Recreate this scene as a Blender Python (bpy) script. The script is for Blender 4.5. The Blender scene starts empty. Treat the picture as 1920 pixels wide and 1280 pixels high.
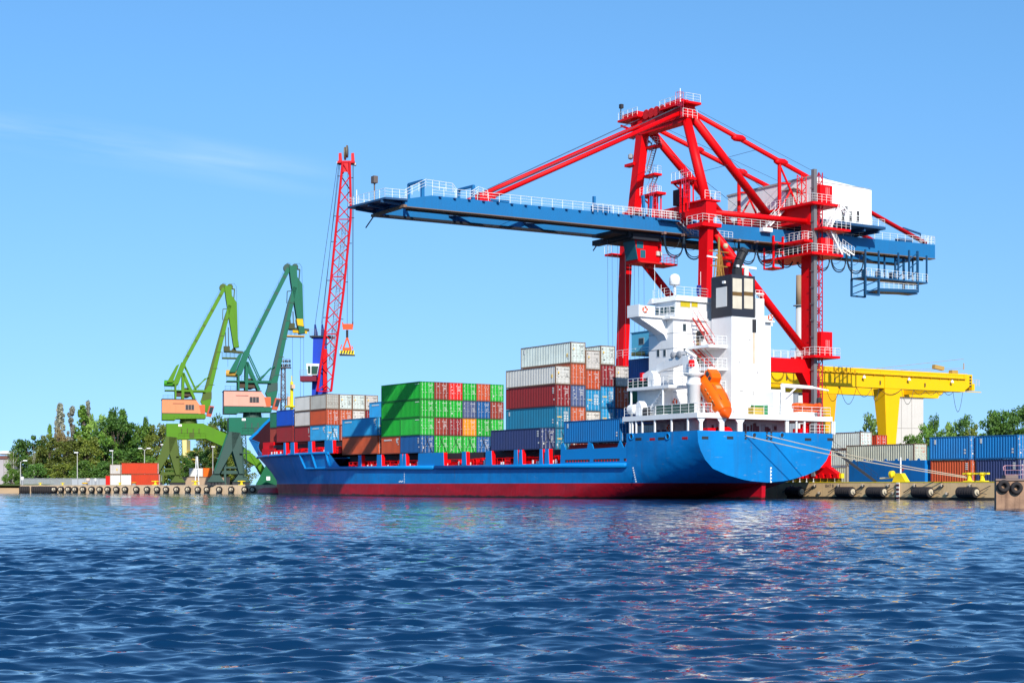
import bpy, bmesh, math, random
import numpy as np
from mathutils import Vector, Matrix
R = math.radians
random.seed(7)
# ------------------------------------------------------------------ camera, sky, sun
sc = bpy.context.scene
COL = sc.collection
F, HZ, EYE = 2940.0, 910.5, 1.6          # focal length and horizon in photo pixels, eye height
cd = bpy.data.cameras.new('camera'); cam = bpy.data.objects.new('camera', cd); COL.objects.link(cam)
cam.location = (0, 0, EYE); cam.rotation_euler = (R(90), 0, 0)
cd.sensor_width = 36; cd.lens = 36 * F / 1920; cd.shift_y = (HZ - 640) / 1920
cd.clip_start = 0.5; cd.clip_end = 9000
sc.camera = cam
UX, UY = .545, -.8384                     # along the quay, towards the stern of the ship
VX, VY = .8384, .545                      # across the quay, towards the land
SX, SY = 3.66, 207.0
A0 = math.atan2(UY, UX)
SUN = Vector((UX - .37 * VX, UY - .37 * VY, .665)).normalized()
ELEV = math.asin(SUN.z); AZ = math.atan2(SUN.x, SUN.y)
w = bpy.data.worlds.new('World'); sc.world = w; w.use_nodes = True
nt = w.node_tree; N = nt.nodes; N.clear()
def nd(t, **k):
    n = N.new(t)
    for a, b in k.items(): setattr(n, a, b)
    return n
out = nd('ShaderNodeOutputWorld'); bg = nd('ShaderNodeBackground')
sky = nd('ShaderNodeTexSky', sky_type='NISHITA', sun_disc=False, sun_elevation=ELEV, sun_rotation=AZ % (2 * math.pi),
         altitude=0, air_density=1.0, dust_density=0.25, ozone_density=3.0)
hs = nd('ShaderNodeHueSaturation'); hs.inputs['Saturation'].default_value = SKY_SAT = 1.12
bg.inputs['Strength'].default_value = 0.15
tcs = nd('ShaderNodeTexCoord'); sps = nd('ShaderNodeSeparateXYZ'); nt.links.new(tcs.outputs['Generated'], sps.inputs[0])
zs_ = nd('ShaderNodeMath', operation='MULTIPLY_ADD'); nt.links.new(sps.outputs[2], zs_.inputs[0]); zs_.inputs[1].default_value = .72; zs_.inputs[2].default_value = .15
cbs = nd('ShaderNodeCombineXYZ'); nt.links.new(sps.outputs[0], cbs.inputs[0]); nt.links.new(sps.outputs[1], cbs.inputs[1]); nt.links.new(zs_.outputs[0], cbs.inputs[2])
nms = nd('ShaderNodeVectorMath', operation='NORMALIZE'); nt.links.new(cbs.outputs[0], nms.inputs[0]); nt.links.new(nms.outputs[0], sky.inputs['Vector'])
nt.links.new(sky.outputs[0], hs.inputs['Color'])
# thin cirrus streak
tc = nd('ShaderNodeTexCoord'); sp = nd('ShaderNodeSeparateXYZ'); nt.links.new(tc.outputs['Generated'], sp.inputs[0])
def mt(op, a, b=None, c=None, clamp=False):
    n = nd('ShaderNodeMath', operation=op, use_clamp=clamp)
    for i, s in enumerate((a, b, c)):
        if s is None: continue
        if isinstance(s, (int, float)): n.inputs[i].default_value = s
        else: nt.links.new(s, n.inputs[i])
    return n.outputs[0]
az = mt('DIVIDE', sp.outputs[0], sp.outputs[1]); el = mt('DIVIDE', sp.outputs[2], sp.outputs[1])
mp = nd('ShaderNodeCombineXYZ'); nt.links.new(mt('MULTIPLY', az, 7.0), mp.inputs[0])
nt.links.new(mt('ADD', mt('MULTIPLY', el, 60.0), mt('MULTIPLY', az, 8.0)), mp.inputs[1])
nz = nd('ShaderNodeTexNoise'); nz.inputs['Scale'].default_value = 1.2; nz.inputs['Detail'].default_value = 6
nt.links.new(mp.outputs[0], nz.inputs['Vector'])
band = mt('SUBTRACT', el, mt('ADD', .178, mt('MULTIPLY', az, -.155)))
band = mt('SUBTRACT', 1.0, mt('MULTIPLY', mt('ABSOLUTE', band), 60.0), clamp=True)
side = mt('MULTIPLY', mt('SUBTRACT', -.095, az), 14.0, clamp=True)
msk = mt('MULTIPLY', mt('MULTIPLY', band, side), mt('MULTIPLY', mt('SUBTRACT', nz.outputs[0], .36), 1.6, clamp=True), clamp=True)
mx = nd('ShaderNodeMixRGB'); mx.inputs[2].default_value = (7.2, 7.6, 8.0, 1)
tn = nd('ShaderNodeMixRGB', blend_type='MULTIPLY'); tn.inputs[0].default_value = 1; tg = nd('ShaderNodeMixRGB'); tg.inputs[1].default_value = (.93, .955, .97, 1); tg.inputs[2].default_value = (.83, 1.04, 1.10, 1); nt.links.new(mt('MULTIPLY', sp.outputs[2], 4.0, clamp=True), tg.inputs[0]); nt.links.new(tg.outputs[0], tn.inputs[2]); nt.links.new(hs.outputs[0], tn.inputs[1])
nt.links.new(mt('MULTIPLY', msk, .27), mx.inputs[0]); nt.links.new(tn.outputs[0], mx.inputs[1])
nt.links.new(mx.outputs[0], bg.inputs['Color']); nt.links.new(bg.outputs[0], out.inputs[0])
sd = bpy.data.lights.new('sun', 'SUN'); sd.energy = 5.0; sd.angle = R(.5); sd.color = (1, .95, .87)
so = bpy.data.objects.new('sun', sd); COL.objects.link(so)
so.rotation_euler = (-SUN).to_track_quat('-Z', 'Y').to_euler(); so.location = (20, -60, 90)
vs = sc.view_settings; vs.view_transform = 'Standard'; vs.look = 'None'; vs.gamma = 1; vs.exposure = 0.22
sc.cycles.max_bounces = 6; sc.cycles.caustics_reflective = False; sc.cycles.caustics_refractive = False
sc.cycles.sample_clamp_indirect = 4

# ------------------------------------------------------------------ materials
def lin(c):
    if isinstance(c, str):
        c = [int(c[i:i + 2], 16) / 255 for i in (0, 2, 4)]
        return tuple(x / 12.92 if x <= .04045 else ((x + .055) / 1.055) ** 2.4 for x in c)
    return c
MC = {}
def paint(c, rough=.45, dirt=.25, scale=.35, streak=.5, name='paint', metal=0, bump=0, dcol=None):
    """painted steel: soft tonal variation, run-down streaks and rust specks in object space"""
    c = lin(c); key = (c, rough, dirt, scale, streak, metal, bump, dcol)
    if key in MC: return MC[key]
    m = bpy.data.materials.new(name); m.use_nodes = True; t = m.node_tree; b = t.nodes['Principled BSDF']
    b.inputs['Specular IOR Level'].default_value = .18; b.inputs['Roughness'].default_value = rough; b.inputs['Metallic'].default_value = metal
    tc = t.nodes.new('ShaderNodeTexCoord')
    n1 = t.nodes.new('ShaderNodeTexNoise'); n1.inputs['Scale'].default_value = scale; n1.inputs['Detail'].default_value = 5
    t.links.new(tc.outputs['Object'], n1.inputs['Vector'])
    mp = t.nodes.new('ShaderNodeMapping'); mp.inputs['Scale'].default_value = (2.2, 2.2, .16)
    t.links.new(tc.outputs['Object'], mp.inputs[0])
    n2 = t.nodes.new('ShaderNodeTexNoise'); n2.inputs['Scale'].default_value = 1.0; n2.inputs['Detail'].default_value = 4
    t.links.new(mp.outputs[0], n2.inputs['Vector'])
    r2 = t.nodes.new('ShaderNodeMapRange'); r2.inputs[1].default_value = .5; r2.inputs[2].default_value = .78; r2.inputs[4].default_value = streak
    t.links.new(n2.outputs[0], r2.inputs[0])
    r1 = t.nodes.new('ShaderNodeMapRange'); r1.inputs[1].default_value = .35; r1.inputs[2].default_value = .7; r1.inputs[4].default_value = .55
    t.links.new(n1.outputs[0], r1.inputs[0])
    ad = t.nodes.new('ShaderNodeMath'); ad.operation = 'ADD'; ad.use_clamp = True
    t.links.new(r1.outputs[0], ad.inputs[0]); t.links.new(r2.outputs[0], ad.inputs[1])
    ml = t.nodes.new('ShaderNodeMath'); ml.operation = 'MULTIPLY'; ml.inputs[1].default_value = dirt
    t.links.new(ad.outputs[0], ml.inputs[0])
    mx = t.nodes.new('ShaderNodeMixRGB'); mx.inputs[1].default_value = (*c, 1)
    d = lin(dcol) if dcol else tuple(x * .45 + g * .025 for x, g in zip(c, (1, .8, .6)))
    mx.inputs[2].default_value = (*d, 1)
    t.links.new(ml.outputs[0], mx.inputs[0]); t.links.new(mx.outputs[0], b.inputs['Base Color'])
    if bump:
        bp = t.nodes.new('ShaderNodeBump'); bp.inputs['Strength'].default_value = bump; bp.inputs['Distance'].default_value = .05
        n3 = t.nodes.new('ShaderNodeTexNoise'); n3.inputs['Scale'].default_value = 6; n3.inputs['Detail'].default_value = 6
        t.links.new(tc.outputs['Object'], n3.inputs['Vector'])
        t.links.new(n3.outputs[0], bp.inputs['Height']); t.links.new(bp.outputs[0], b.inputs['Normal'])
    MC[key] = m
    return m
def glass(c=(.03, .05, .06), rough=.08):
    return paint(c, rough, 0, name='glass')
RED = paint((.76, .001, .004), .5, .30, dcol=(.36, .004, .006), name='red_paint')
RED2 = paint((.62, .012, .012), .5, .35, name='deck_red')
CBLUE = paint((.014, .150, .36), .5, .34, dcol=(.03, .09, .18), name='crane_blue')
CBLUED = paint((.02, .07, .16), .5, .3)
WHITE = paint((.80, .80, .79), .45, .10, dcol=(.55, .50, .44), name='white_paint')
WHITE2 = paint((.78, .78, .77), .5, .25, dcol=(.42, .36, .30), name='ship_white')
RAILW = paint((.82, .82, .80), .5, .05)
BLACK = paint((.02, .021, .026), .5, .2)
DARK = paint((.035, .035, .04), .6, .2)
STEEL = paint((.30, .31, .33), .5, .4)
GLASS = glass()
YEL = paint((.80, .45, .006), .45, .22, dcol=(.45, .22, .02))
YEL2 = paint((.78, .60, .02), .5, .15)
ROPE = paint((.50, .42, .30), .9, .3)
WIRE = paint((.06, .08, .11), .6, .1)
CONC = paint((.78, .53, .27), .9, .36, .5, .7, dcol=(.26, .17, .09), bump=.5, name='quay_concrete')
RUBBER = paint((.022, .02, .022), .75, .5, 2, dcol=(.07, .055, .045), bump=.4)

# ------------------------------------------------------------------ geometry helpers
OFF = {}
KEEP = set('lettering draught_marks stripes grating slats mullion panel_joint wall_rib cladding_rib ladder chain white_band pane boat_hull inflated_tube roof_edge door_trim end_gate hoist_winch tip_gear window rope_gear wall_fittings brackets wheel waterline_stain edge_strip head_guard'.split())
class MB:
    """collects shapes, builds them as one mesh object"""
    solo = False
    def __init__(s): s.v = []; s.f = []
    def add(s, vs, fs):
        k = len(s.v); s.v += [tuple(p) for p in vs]; s.f += [tuple(i + k for i in f) for f in fs]; return s
    def box(s, x0, x1, y0, y1, z0, z1):
        return s.add([(x, y, z) for x in (x0, x1) for y in (y0, y1) for z in (z0, z1)],
                     [(0, 1, 3, 2), (4, 6, 7, 5), (0, 4, 5, 1), (2, 3, 7, 6), (0, 2, 6, 4), (1, 5, 7, 3)])
    def hexa(s, a, b):
        """two quads a, b (4 points each) joined into a solid"""
        return s.add(list(a) + list(b), [(0, 1, 2, 3), (7, 6, 5, 4)] + [(i, (i + 1) % 4, (i + 1) % 4 + 4, i + 4) for i in range(4)])
    def bar(s, p, q, w, h=None, w2=None, h2=None, up=(0, 0, 1)):
        p = Vector(p); q = Vector(q); h = h or w; w2 = w2 or w; h2 = h2 or h
        d = (q - p).normalized(); up = Vector(up)
        if abs(d.dot(up)) > .985: up = Vector((1, 0, 0))
        a = d.cross(up).normalized(); b = a.cross(d)
        c = lambda o, W, H: [o + a * W / 2 + b * H / 2, o - a * W / 2 + b * H / 2, o - a * W / 2 - b * H / 2, o + a * W / 2 - b * H / 2]
        return s.hexa(c(p, w, h), c(q, w2, h2))
    def tube(s, p, q, r, r2=None, n=8):
        p = Vector(p); q = Vector(q); r2 = r if r2 is None else r2; d = (q - p).normalized()
        up = Vector((0, 0, 1)) if abs(d.z) < .95 else Vector((1, 0, 0))
        a = d.cross(up).normalized(); b = a.cross(d); vs = []
        for o, rr in ((p, r), (q, r2)):
            for i in range(n):
                t = 2 * math.pi * i / n; vs.append(o + a * math.cos(t) * rr + b * math.sin(t) * rr)
        return s.add(vs, [(i, (i + 1) % n, (i + 1) % n + n, i + n) for i in range(n)] + [tuple(range(n - 1, -1, -1)), tuple(range(n, 2 * n))])
    def path(s, pts, r, n=5):
        for a, b in zip(pts, pts[1:]): s.tube(a, b, r, n=n)
        return s
    def prism(s, poly, ax, a0, a1):
        """polygon extruded along axis ax; poly coords are the other two axes in order"""
        n = len(poly); mk = {'x': lambda p, a: (a, p[0], p[1]), 'y': lambda p, a: (p[0], a, p[1]), 'z': lambda p, a: (p[0], p[1], a)}[ax]
        return s.add([mk(p, a0) for p in poly] + [mk(p, a1) for p in poly],
                     [tuple(range(n - 1, -1, -1)), tuple(range(n, 2 * n))] + [(i, (i + 1) % n, (i + 1) % n + n, i + n) for i in range(n)])
    def lathe(s, prof, c, n=16, ax='z'):
        vs = []; m = len(prof)
        for r, z in prof:
            for i in range(n):
                t = 2 * math.pi * i / n; x, y = r * math.cos(t), r * math.sin(t)
                p = {'z': (x, y, z), 'x': (z, x, y), 'y': (x, z, y)}[ax]
                vs.append((c[0] + p[0], c[1] + p[1], c[2] + p[2]))
        fs = [(j * n + i, j * n + (i + 1) % n, (j + 1) * n + (i + 1) % n, (j + 1) * n + i) for j in range(m - 1) for i in range(n)]
        fs += [tuple(range(n - 1, -1, -1)), tuple(range((m - 1) * n, m * n))]
        return s.add(vs, fs)
    def torus(s, c, R0, r, ax='y', n=20, k=8):
        vs = []
        for i in range(n):
            t = 2 * math.pi * i / n
            for j in range(k):
                u = 2 * math.pi * j / k; rr = R0 + r * math.cos(u); x, y, z = rr * math.cos(t), rr * math.sin(t), r * math.sin(u)
                p = {'z': (x, y, z), 'x': (z, x, y), 'y': (x, z, y)}[ax]; vs.append((c[0] + p[0], c[1] + p[1], c[2] + p[2]))
        return s.add(vs, [(i * k + j, i * k + (j + 1) % k, ((i + 1) % n) * k + (j + 1) % k, ((i + 1) % n) * k + j) for i in range(n) for j in range(k)])
    def rail(s, pts, h=1.1, post=1.5, r=.045, rails=3):
        r *= .62
        for a, b in zip(pts, pts[1:]):
            a = Vector(a); b = Vector(b); L = (b - a).length; n = max(1, round(L / post))
            for k in range(rails):
                z = Vector((0, 0, h * (k + 1) / rails)); s.tube(a + z, b + z, r if k == rails - 1 else r * .75, n=4)
            for i in range(n + 1):
                p = a.lerp(b, i / n); s.tube(p, p + Vector((0, 0, h)), r, n=4)
        return s
    def stairs(s, p, q, w, dv=(0, 1, 0)):
        """treads between p (low) and q (high), width w along dv"""
        p = Vector(p); q = Vector(q); dv = Vector(dv).normalized(); n = max(2, int(abs(q.z - p.z) / .28))
        for e in (-.5, .5): s.bar(p + dv * w * e, q + dv * w * e, .06, .22)
        for i in range(1, n):
            c = p.lerp(q, i / n); s.bar(c - dv * w * .5, c + dv * w * .5, .22, .05)
        return s
    def lattice(s, p, q, w, h, w2=None, h2=None, n=10, r=.12, rb=.06, up=(0, 0, 1)):
        """four chords with zig-zag bracing"""
        p = Vector(p); q = Vector(q); d = (q - p).normalized(); up = Vector(up); w2 = w2 or w; h2 = h2 or h
        if abs(d.dot(up)) > .985: up = Vector((1, 0, 0))
        a = d.cross(up).normalized(); b = a.cross(d)
        def ring(t):
            o = p.lerp(q, t); W = w + (w2 - w) * t; H = h + (h2 - h) * t
            return [o + a * W / 2 + b * H / 2, o - a * W / 2 + b * H / 2, o - a * W / 2 - b * H / 2, o + a * W / 2 - b * H / 2]
        rs = [ring(i / n) for i in range(n + 1)]
        for j in range(4): s.tube(rs[0][j], rs[-1][j], r, n=6)
        for i in range(n):
            for j in range(4):
                k = (j + 1) % 4
                s.tube(rs[i][j], rs[i + 1][k], rb, n=4) if (i + j) % 2 else s.tube(rs[i][k], rs[i + 1][j], rb, n=4)
                if i % 2 == 0: s.tube(rs[i][j], rs[i][k], rb, n=4)
        return s
    def mesh(s, name, mat, off=(0, 0, 0), smooth=False):
        me = bpy.data.meshes.new(name)
        me.from_pydata([(x - off[0], y - off[1], z - off[2]) for x, y, z in s.v], [], s.f)
        bm = bmesh.new(); bm.from_mesh(me); bmesh.ops.recalc_face_normals(bm, faces=bm.faces); bm.to_mesh(me); bm.free()
        if smooth:
            for p in me.polygons: p.use_smooth = True
        if mat: me.materials.append(mat)
        return me
    def clusters(s, tol=.1):
        '''pieces that do not touch each other (by bounding box)'''
        n = len(s.v); par = list(range(n))
        def find(i):
            while par[i] != i: par[i] = par[par[i]]; i = par[i]
            return i
        for f in s.f:
            r = find(f[0])
            for i in f[1:]: par[find(i)] = r
        comp = {}
        for i in range(n): comp.setdefault(find(i), []).append(i)
        if len(comp) > 4000: return None
        bx = []
        for ids in comp.values():
            P = np.array([s.v[i] for i in ids]); bx.append([P.min(0) - tol / 2, P.max(0) + tol / 2, set(ids)])
        ch = True
        while ch:
            ch = False; out = []
            for b_ in bx:
                hit = None
                for o in out:
                    if (b_[0] <= o[1]).all() and (o[0] <= b_[1]).all(): hit = o; break
                if hit: hit[0] = np.minimum(hit[0], b_[0]); hit[1] = np.maximum(hit[1], b_[1]); hit[2] |= b_[2]; ch = True
                else: out.append(b_)
            bx = out
        return [b_[2] for b_ in bx]
    def build(s, name, mat, parent, smooth=False):
        if parent is not None and name not in KEEP and not s.solo:
            cl = s.clusters()
            if cl and 1 < len(cl) <= 60:
                first = None
                for ids in cl:
                    m = MB(); m.solo = True; mp = {}
                    for i in sorted(ids): mp[i] = len(m.v); m.v.append(s.v[i])
                    m.f = [tuple(mp[i] for i in f) for f in s.f if f[0] in ids]
                    o = m.build(name, mat, parent, smooth); first = first or o
                return first
        off = OFF.get(parent.name, (0, 0, 0)) if parent else (0, 0, 0)
        o = bpy.data.objects.new(name, s.mesh(name, mat, off, smooth)); COL.objects.link(o)
        if parent: o.parent = parent; OFF[o.name] = off
        return o
def put(me, name, parent):
    o = bpy.data.objects.new(name, me); COL.objects.link(o); o.parent = parent; return o
def tag(o, label, cat, group=None, kind=None):
    if label: o['label'] = label
    if cat: o['category'] = cat
    if group: o['group'] = group
    if kind: o['kind'] = kind
    return o
def W2(u, v, z=0.0): return (SX + u * UX + v * VX, SY + u * UY + v * VY, z)
def thing(name, label, cat, loc, rotz=0, group=None):
    o = bpy.data.objects.new(name, None); COL.objects.link(o); o.empty_display_size = .3
    o.location = loc; o.rotation_euler = (0, 0, rotz); return tag(o, label, cat, group)
def qthing(name, label, cat, u, v, z, group=None):
    """a thing in the quay frame: its parts are written in (u, v, z) of that frame"""
    o = thing(name, label, cat, W2(u, v, z), A0, group); OFF[o.name] = (u, v, z); return o
def copy_tree(o, parent=None):
    c = o.copy(); COL.objects.link(c); c.parent = parent
    for ch in o.children: copy_tree(ch, c)
    return c
def px(x, y, Y):
    """photo position at depth Y -> world point"""
    return Vector(((x - 960) / F * Y, Y, EYE + (HZ - y) / F * Y))
GZ = 1.65
ORD = ['bottom', 'second', 'third', 'fourth', 'fifth', 'sixth']
# ------------------------------------------------------------------ water, ground, quay
def make_water():
    rng = np.random.default_rng(3)
    rows, cols = 1500, 900
    Y = 4.0 * (400 / 4.0) ** (np.arange(rows) / (rows - 1))
    S = np.linspace(-1, 1, cols - 80)
    X = S[None, :] * (9 + .46 * Y[:, None])
    side = np.linspace(0, 1, 41)[1:] ** 2; ex = side[None, :] * (110 + .8 * Y[:, None])
    X = np.concatenate([X[:, :1] - ex[:, ::-1], X, X[:, -1:] + ex], 1); YY = np.repeat(Y[:, None], cols, 1)
    sp = np.maximum(np.gradient(Y)[:, None] + 0 * X, np.gradient(X, axis=1))
    Z = np.zeros_like(X); DX = np.zeros_like(X); DY = np.zeros_like(X)
    def wave(lam, steep, ang):
        nonlocal Z, DX, DY
        k = 2 * math.pi / lam; kx, ky = k * math.sin(ang), k * math.cos(ang); a = steep / k
        fade = np.clip((lam / sp - 2.0) / 2.0, 0, 1); ph = kx * X + ky * YY + rng.uniform(0, 6.28)
        Z += fade * a * np.sin(ph); DX += fade * a * .8 * math.sin(ang) * np.cos(ph); DY += fade * a * .8 * math.cos(ang) * np.cos(ph)
    for lam0, n, st in ((4, 4, .007), (2.0, 8, .016), (1.05, 13, .030), (.62, 20, .042), (.4, 24, .044), (.27, 26, .038), (.185, 22, .030), (.13, 14, .02)):
        for _ in range(n):
            wave(lam0 * rng.uniform(.75, 1.3), st * rng.uniform(.5, 1.4), R(-14) + rng.normal(0, .42))
    patch = .72 + .5 * np.sin(X * .045 + YY * .03 + 1) * np.sin(YY * .05 - X * .02) + .25 * np.sin(X * .16 - YY * .11)
    Z *= np.clip(patch, .45, 1.25)
    calm = np.clip((YY - 200) / 160, 0, 1) * .2
    Z *= 1 - calm
    co = np.stack([X + DX, YY + DY, Z], -1).reshape(-1, 3).astype(np.float32)
    i = np.arange(rows * cols).reshape(rows, cols)
    q = np.stack([i[:-1, :-1], i[:-1, 1:], i[1:, 1:], i[1:, :-1]], -1).reshape(-1, 4)
    # a plain skirt behind and beside the camera
    base = len(co)
    extra = np.array([(-900, -300, -.12), (900, -300, -.12), (900, 420, -.12), (-900, 420, -.12)], np.float32)
    co = np.concatenate([co, extra]); q = np.concatenate([q, [[base, base + 1, base + 2, base + 3]]])
    me = bpy.data.meshes.new('water'); me.vertices.add(len(co)); me.vertices.foreach_set('co', co.ravel())
    me.loops.add(q.size); me.loops.foreach_set('vertex_index', q.ravel().astype(np.int32))
    me.polygons.add(len(q)); me.polygons.foreach_set('loop_start', np.arange(0, q.size, 4, dtype=np.int32))
    me.polygons.foreach_set('use_smooth', np.ones(len(q), bool)); me.update(calc_edges=True); me.validate()
    m = bpy.data.materials.new('harbour_water'); m.use_nodes = True; t = m.node_tree; b = t.nodes['Principled BSDF']
    b.inputs['Base Color'].default_value = (.002, .023, .068, 1); b.inputs['Roughness'].default_value = .025; b.inputs['IOR'].default_value = 1.35; b.inputs['Specular Tint'].default_value = (.86, .94, 1, 1)
    tc = t.nodes.new('ShaderNodeTexCoord'); prev = None
    for sc_, st, di in ((2.6, .40, .040), (.85, .42, .20), (.38, .30, .36)):
        mp = t.nodes.new('ShaderNodeMapping'); mp.inputs['Scale'].default_value = (.75, 1.25, 1); mp.inputs['Rotation'].default_value = (0, 0, R(13))
        t.links.new(tc.outputs['Object'], mp.inputs[0])
        n = t.nodes.new('ShaderNodeTexNoise'); n.inputs['Scale'].default_value = sc_; n.inputs['Detail'].default_value = 3; n.inputs['Roughness'].default_value = .55
        t.links.new(mp.outputs[0], n.inputs['Vector'])
        bp = t.nodes.new('ShaderNodeBump'); bp.inputs['Strength'].default_value = st; bp.inputs['Distance'].default_value = di
        t.links.new(n.outputs[0], bp.inputs['Height'])
        if prev: t.links.new(prev.outputs[0], bp.inputs['Normal'])
        prev = bp
    t.links.new(prev.outputs[0], b.inputs['Normal'])
    me.materials.append(m)
    o = bpy.data.objects.new('water', me); COL.objects.link(o); o['kind'] = 'structure'
make_water()
QE = W2(-122, 23); QS = W2(95, 23)                 # ends of the ship's quay face
QL = (-109.8, 350.0)                               # far end of the left quay
def ground():
    m = paint((.20, .17, .13), .95, .6, .05, .0, dcol=(.06, .085, .03), name='yard_ground')
    b = MB(); z = GZ
    pts = [W2(95, 24.5), W2(-121, 24.5), (QL[0], QL[1] + 1), (-170, 352), (-4000, 700), (-4000, 7000), (4500, 7000), (4500, 60)]
    b.add([(p[0], p[1], z) for p in pts], [tuple(range(len(pts)))])
    o = b.build('ground', m, None); o['kind'] = 'structure'
    b = MB(); s = paint((.48, .33, .19), .95, .4, .3, 0)
    b.add([(-400, 348, -.6), (QL[0], 347.5, -.6), (QL[0], 352, 1.2), (-400, 353, 1.25)], [(0, 1, 2, 3)])
    o = b.build('shore', s, None); o['kind'] = 'structure'
    g = paint((.075, .11, .015), .95, .6, .6, 0, dcol=(.12, .11, .03))
    b = MB(); b.add([(-400, 353, 1.25), (QL[0], 352, 1.2), (QL[0] + 3, 366, 2.0), (-400, 368, 2.1)], [(0, 1, 2, 3)])
    o = b.build('lawn', g, None); o['kind'] = 'structure'
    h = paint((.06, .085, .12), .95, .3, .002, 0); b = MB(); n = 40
    top = [(-1500 + i * 22, 2600, max(2, (60 + 6 * math.sin(i * .31)) * min(1, (40 - i) / 14))) for i in range(n)]
    b.add(top + [(x, y - 400, 0) for x, y, z_ in top] + [(x, y + 500, 0) for x, y, z_ in top],
          [(i, i + 1, n + i + 1, n + i) for i in range(n - 1)] + [(i + 1, i, 2 * n + i, 2 * n + i + 1) for i in range(n - 1)])
    o = b.build('hills', h, None); o['kind'] = 'structure'
ground()
q = qthing('quay_wall', 'long weathered concrete quay wall with yellow edge beside the moored ship', 'quay', 31, 23, 0)
b = MB(); u = -122.0
while u < 95:
    b.box(u, min(u + 6.15, 95), 23, 25, -1.2, 2.02); u += 6.2
b.build('wall', CONC, q)
b = MB(); b.box(-122, 95, 23.3, 25, 2.02, 2.06); b.box(20, 95, 22.97, 23.3, 2.0, 2.09); b.build('edge_strip', YEL2, q)
b = MB(); b.box(22.6, 95, 22.9, 23, -1, .3); b.build('waterline_stain', paint((.05, .045, .035), .8, .4), q)
ql = thing('quay_wall', 'low grey concrete quay wall below the two green cranes', 'quay', (QE[0], QE[1], 0), math.atan2(QL[1] - QE[1], QL[0] - QE[0]))
LQ = math.hypot(QL[0] - QE[0], QL[1] - QE[1])
b = MB(); x = 0.0
while x < LQ:
    b.box(x, min(x + 4.95, LQ), -2.5, 0, -1.2, 1.72); x += 5
b.build('wall', paint((.56, .42, .28), .9, .6, .5, .7, dcol=(.24, .17, .11), bump=.5), ql)
b = MB(); b.box(0, LQ, -2.4, .06, 1.72, 1.80); b.build('coping', paint((.60, .48, .34), .9, .4), ql)
def lq(x, d=0.0, z=0.0):
    """point along the left quay face: x metres from its right end, d metres inland"""
    ex = ((QL[0] - QE[0]) / LQ, (QL[1] - QE[1]) / LQ)
    return (QE[0] + ex[0] * x + ex[1] * d, QE[1] + ex[1] * x - ex[0] * d, z)
def lqx(pxx):
    """distance along the left quay of photo column pxx"""
    t = (pxx - 960) / F; ex = ((QL[0] - QE[0]) / LQ, (QL[1] - QE[1]) / LQ)
    return (t * QE[1] - QE[0]) / (ex[0] - t * ex[1])
# cylindrical rubber fenders with pale cores, right quay
def fender(name, label, r, L, group):
    f = thing(name, label, 'fender', (0, 0, 0), 0, group)
    b = MB(); n = 7
    prof = []
    for i in range(n):
        a, c = -L / 2 + L * i / n, -L / 2 + L * (i + 1) / n
        prof += [(r * .93, a), (r, a + .08), (r, c - .08), (r * .93, c)]
    b.lathe(prof, (0, 0, 0), 18, 'x'); b.build('rubber_roll', RUBBER, f, False)
    b = MB(); b.lathe([(r * .58, L / 2), (r * .58, L / 2 + .12), (r * .3, L / 2 + .13), (r * .3, L / 2 + .32), (r * .1, L / 2 + .34)], (0, 0, 0), 14, 'x')
    b.build('core', paint((.55, .47, .34), .8, .4), f)
    b = MB(); b.bar((L / 2 + .2, 0, 0), (L / 2 + 1.6, .45, .75), .07); b.bar((L / 2 + .2, 0, 0), (L / 2 + 1.0, .5, -.2), .06)
    b.build('chain', DARK, f)
    return f
def solve_u(pxx, v):
    t = (pxx - 960) / F; x0, y0 = SX + v * VX, SY + v * VY
    return (t * y0 - x0) / (UX - t * UY)
fd = ['black ribbed roll fender nearest the ship stern', 'black ribbed roll fender before the striped post', 'black ribbed roll fender beyond the striped post',
      'black ribbed roll fender below the yellow bollards']
f0 = fender('fender', None, .62, 2.5, 'roll fenders on the near quay')
for i, xx in enumerate((1598, 1657, 1744, 1830)):
    f = f0 if i == 0 else copy_tree(f0)
    f['label'] = fd[i]; u = solve_u(xx, 22.3); f.location = W2(u - 1.25, 22.35, .88); f.rotation_euler = (0, 0, A0)
f = copy_tree(f0); f['label'] = 'black roll fender in the dark shade under the ship stern'; f.location = W2(24.6, 22.35, .88); f.rotation_euler = (0, 0, A0)
f1 = fender('fender', None, .64, 1.9, 'roll fenders on the far quay')
A1 = math.atan2(QL[1] - QE[1], QL[0] - QE[0])
fx = [1910, 1850, 1750, 1660, 1568, 1500, 1425, 1340, 1262, 1195, 1120, 1040, 955, 890, 825, 765, 705, 640, 580, 530, 475, 425]
for i, z4 in enumerate(fx):
    f = f1 if i == 0 else copy_tree(f1); xx = z4 / 4
    n = i + 1; th = '%d%s' % (n, 'th' if 10 < n % 100 < 14 else {1: 'st', 2: 'nd', 3: 'rd'}.get(n % 10, 'th'))
    f['label'] = 'dark roll fender on the far quay, %s from the ship bow' % th
    if i == 0: f['label'] = 'dark roll fender on the far quay beside the ship bow'
    f.location = lq(lqx(xx), -.75, .85); f.rotation_euler = (0, 0, A1 + R(118))
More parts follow.
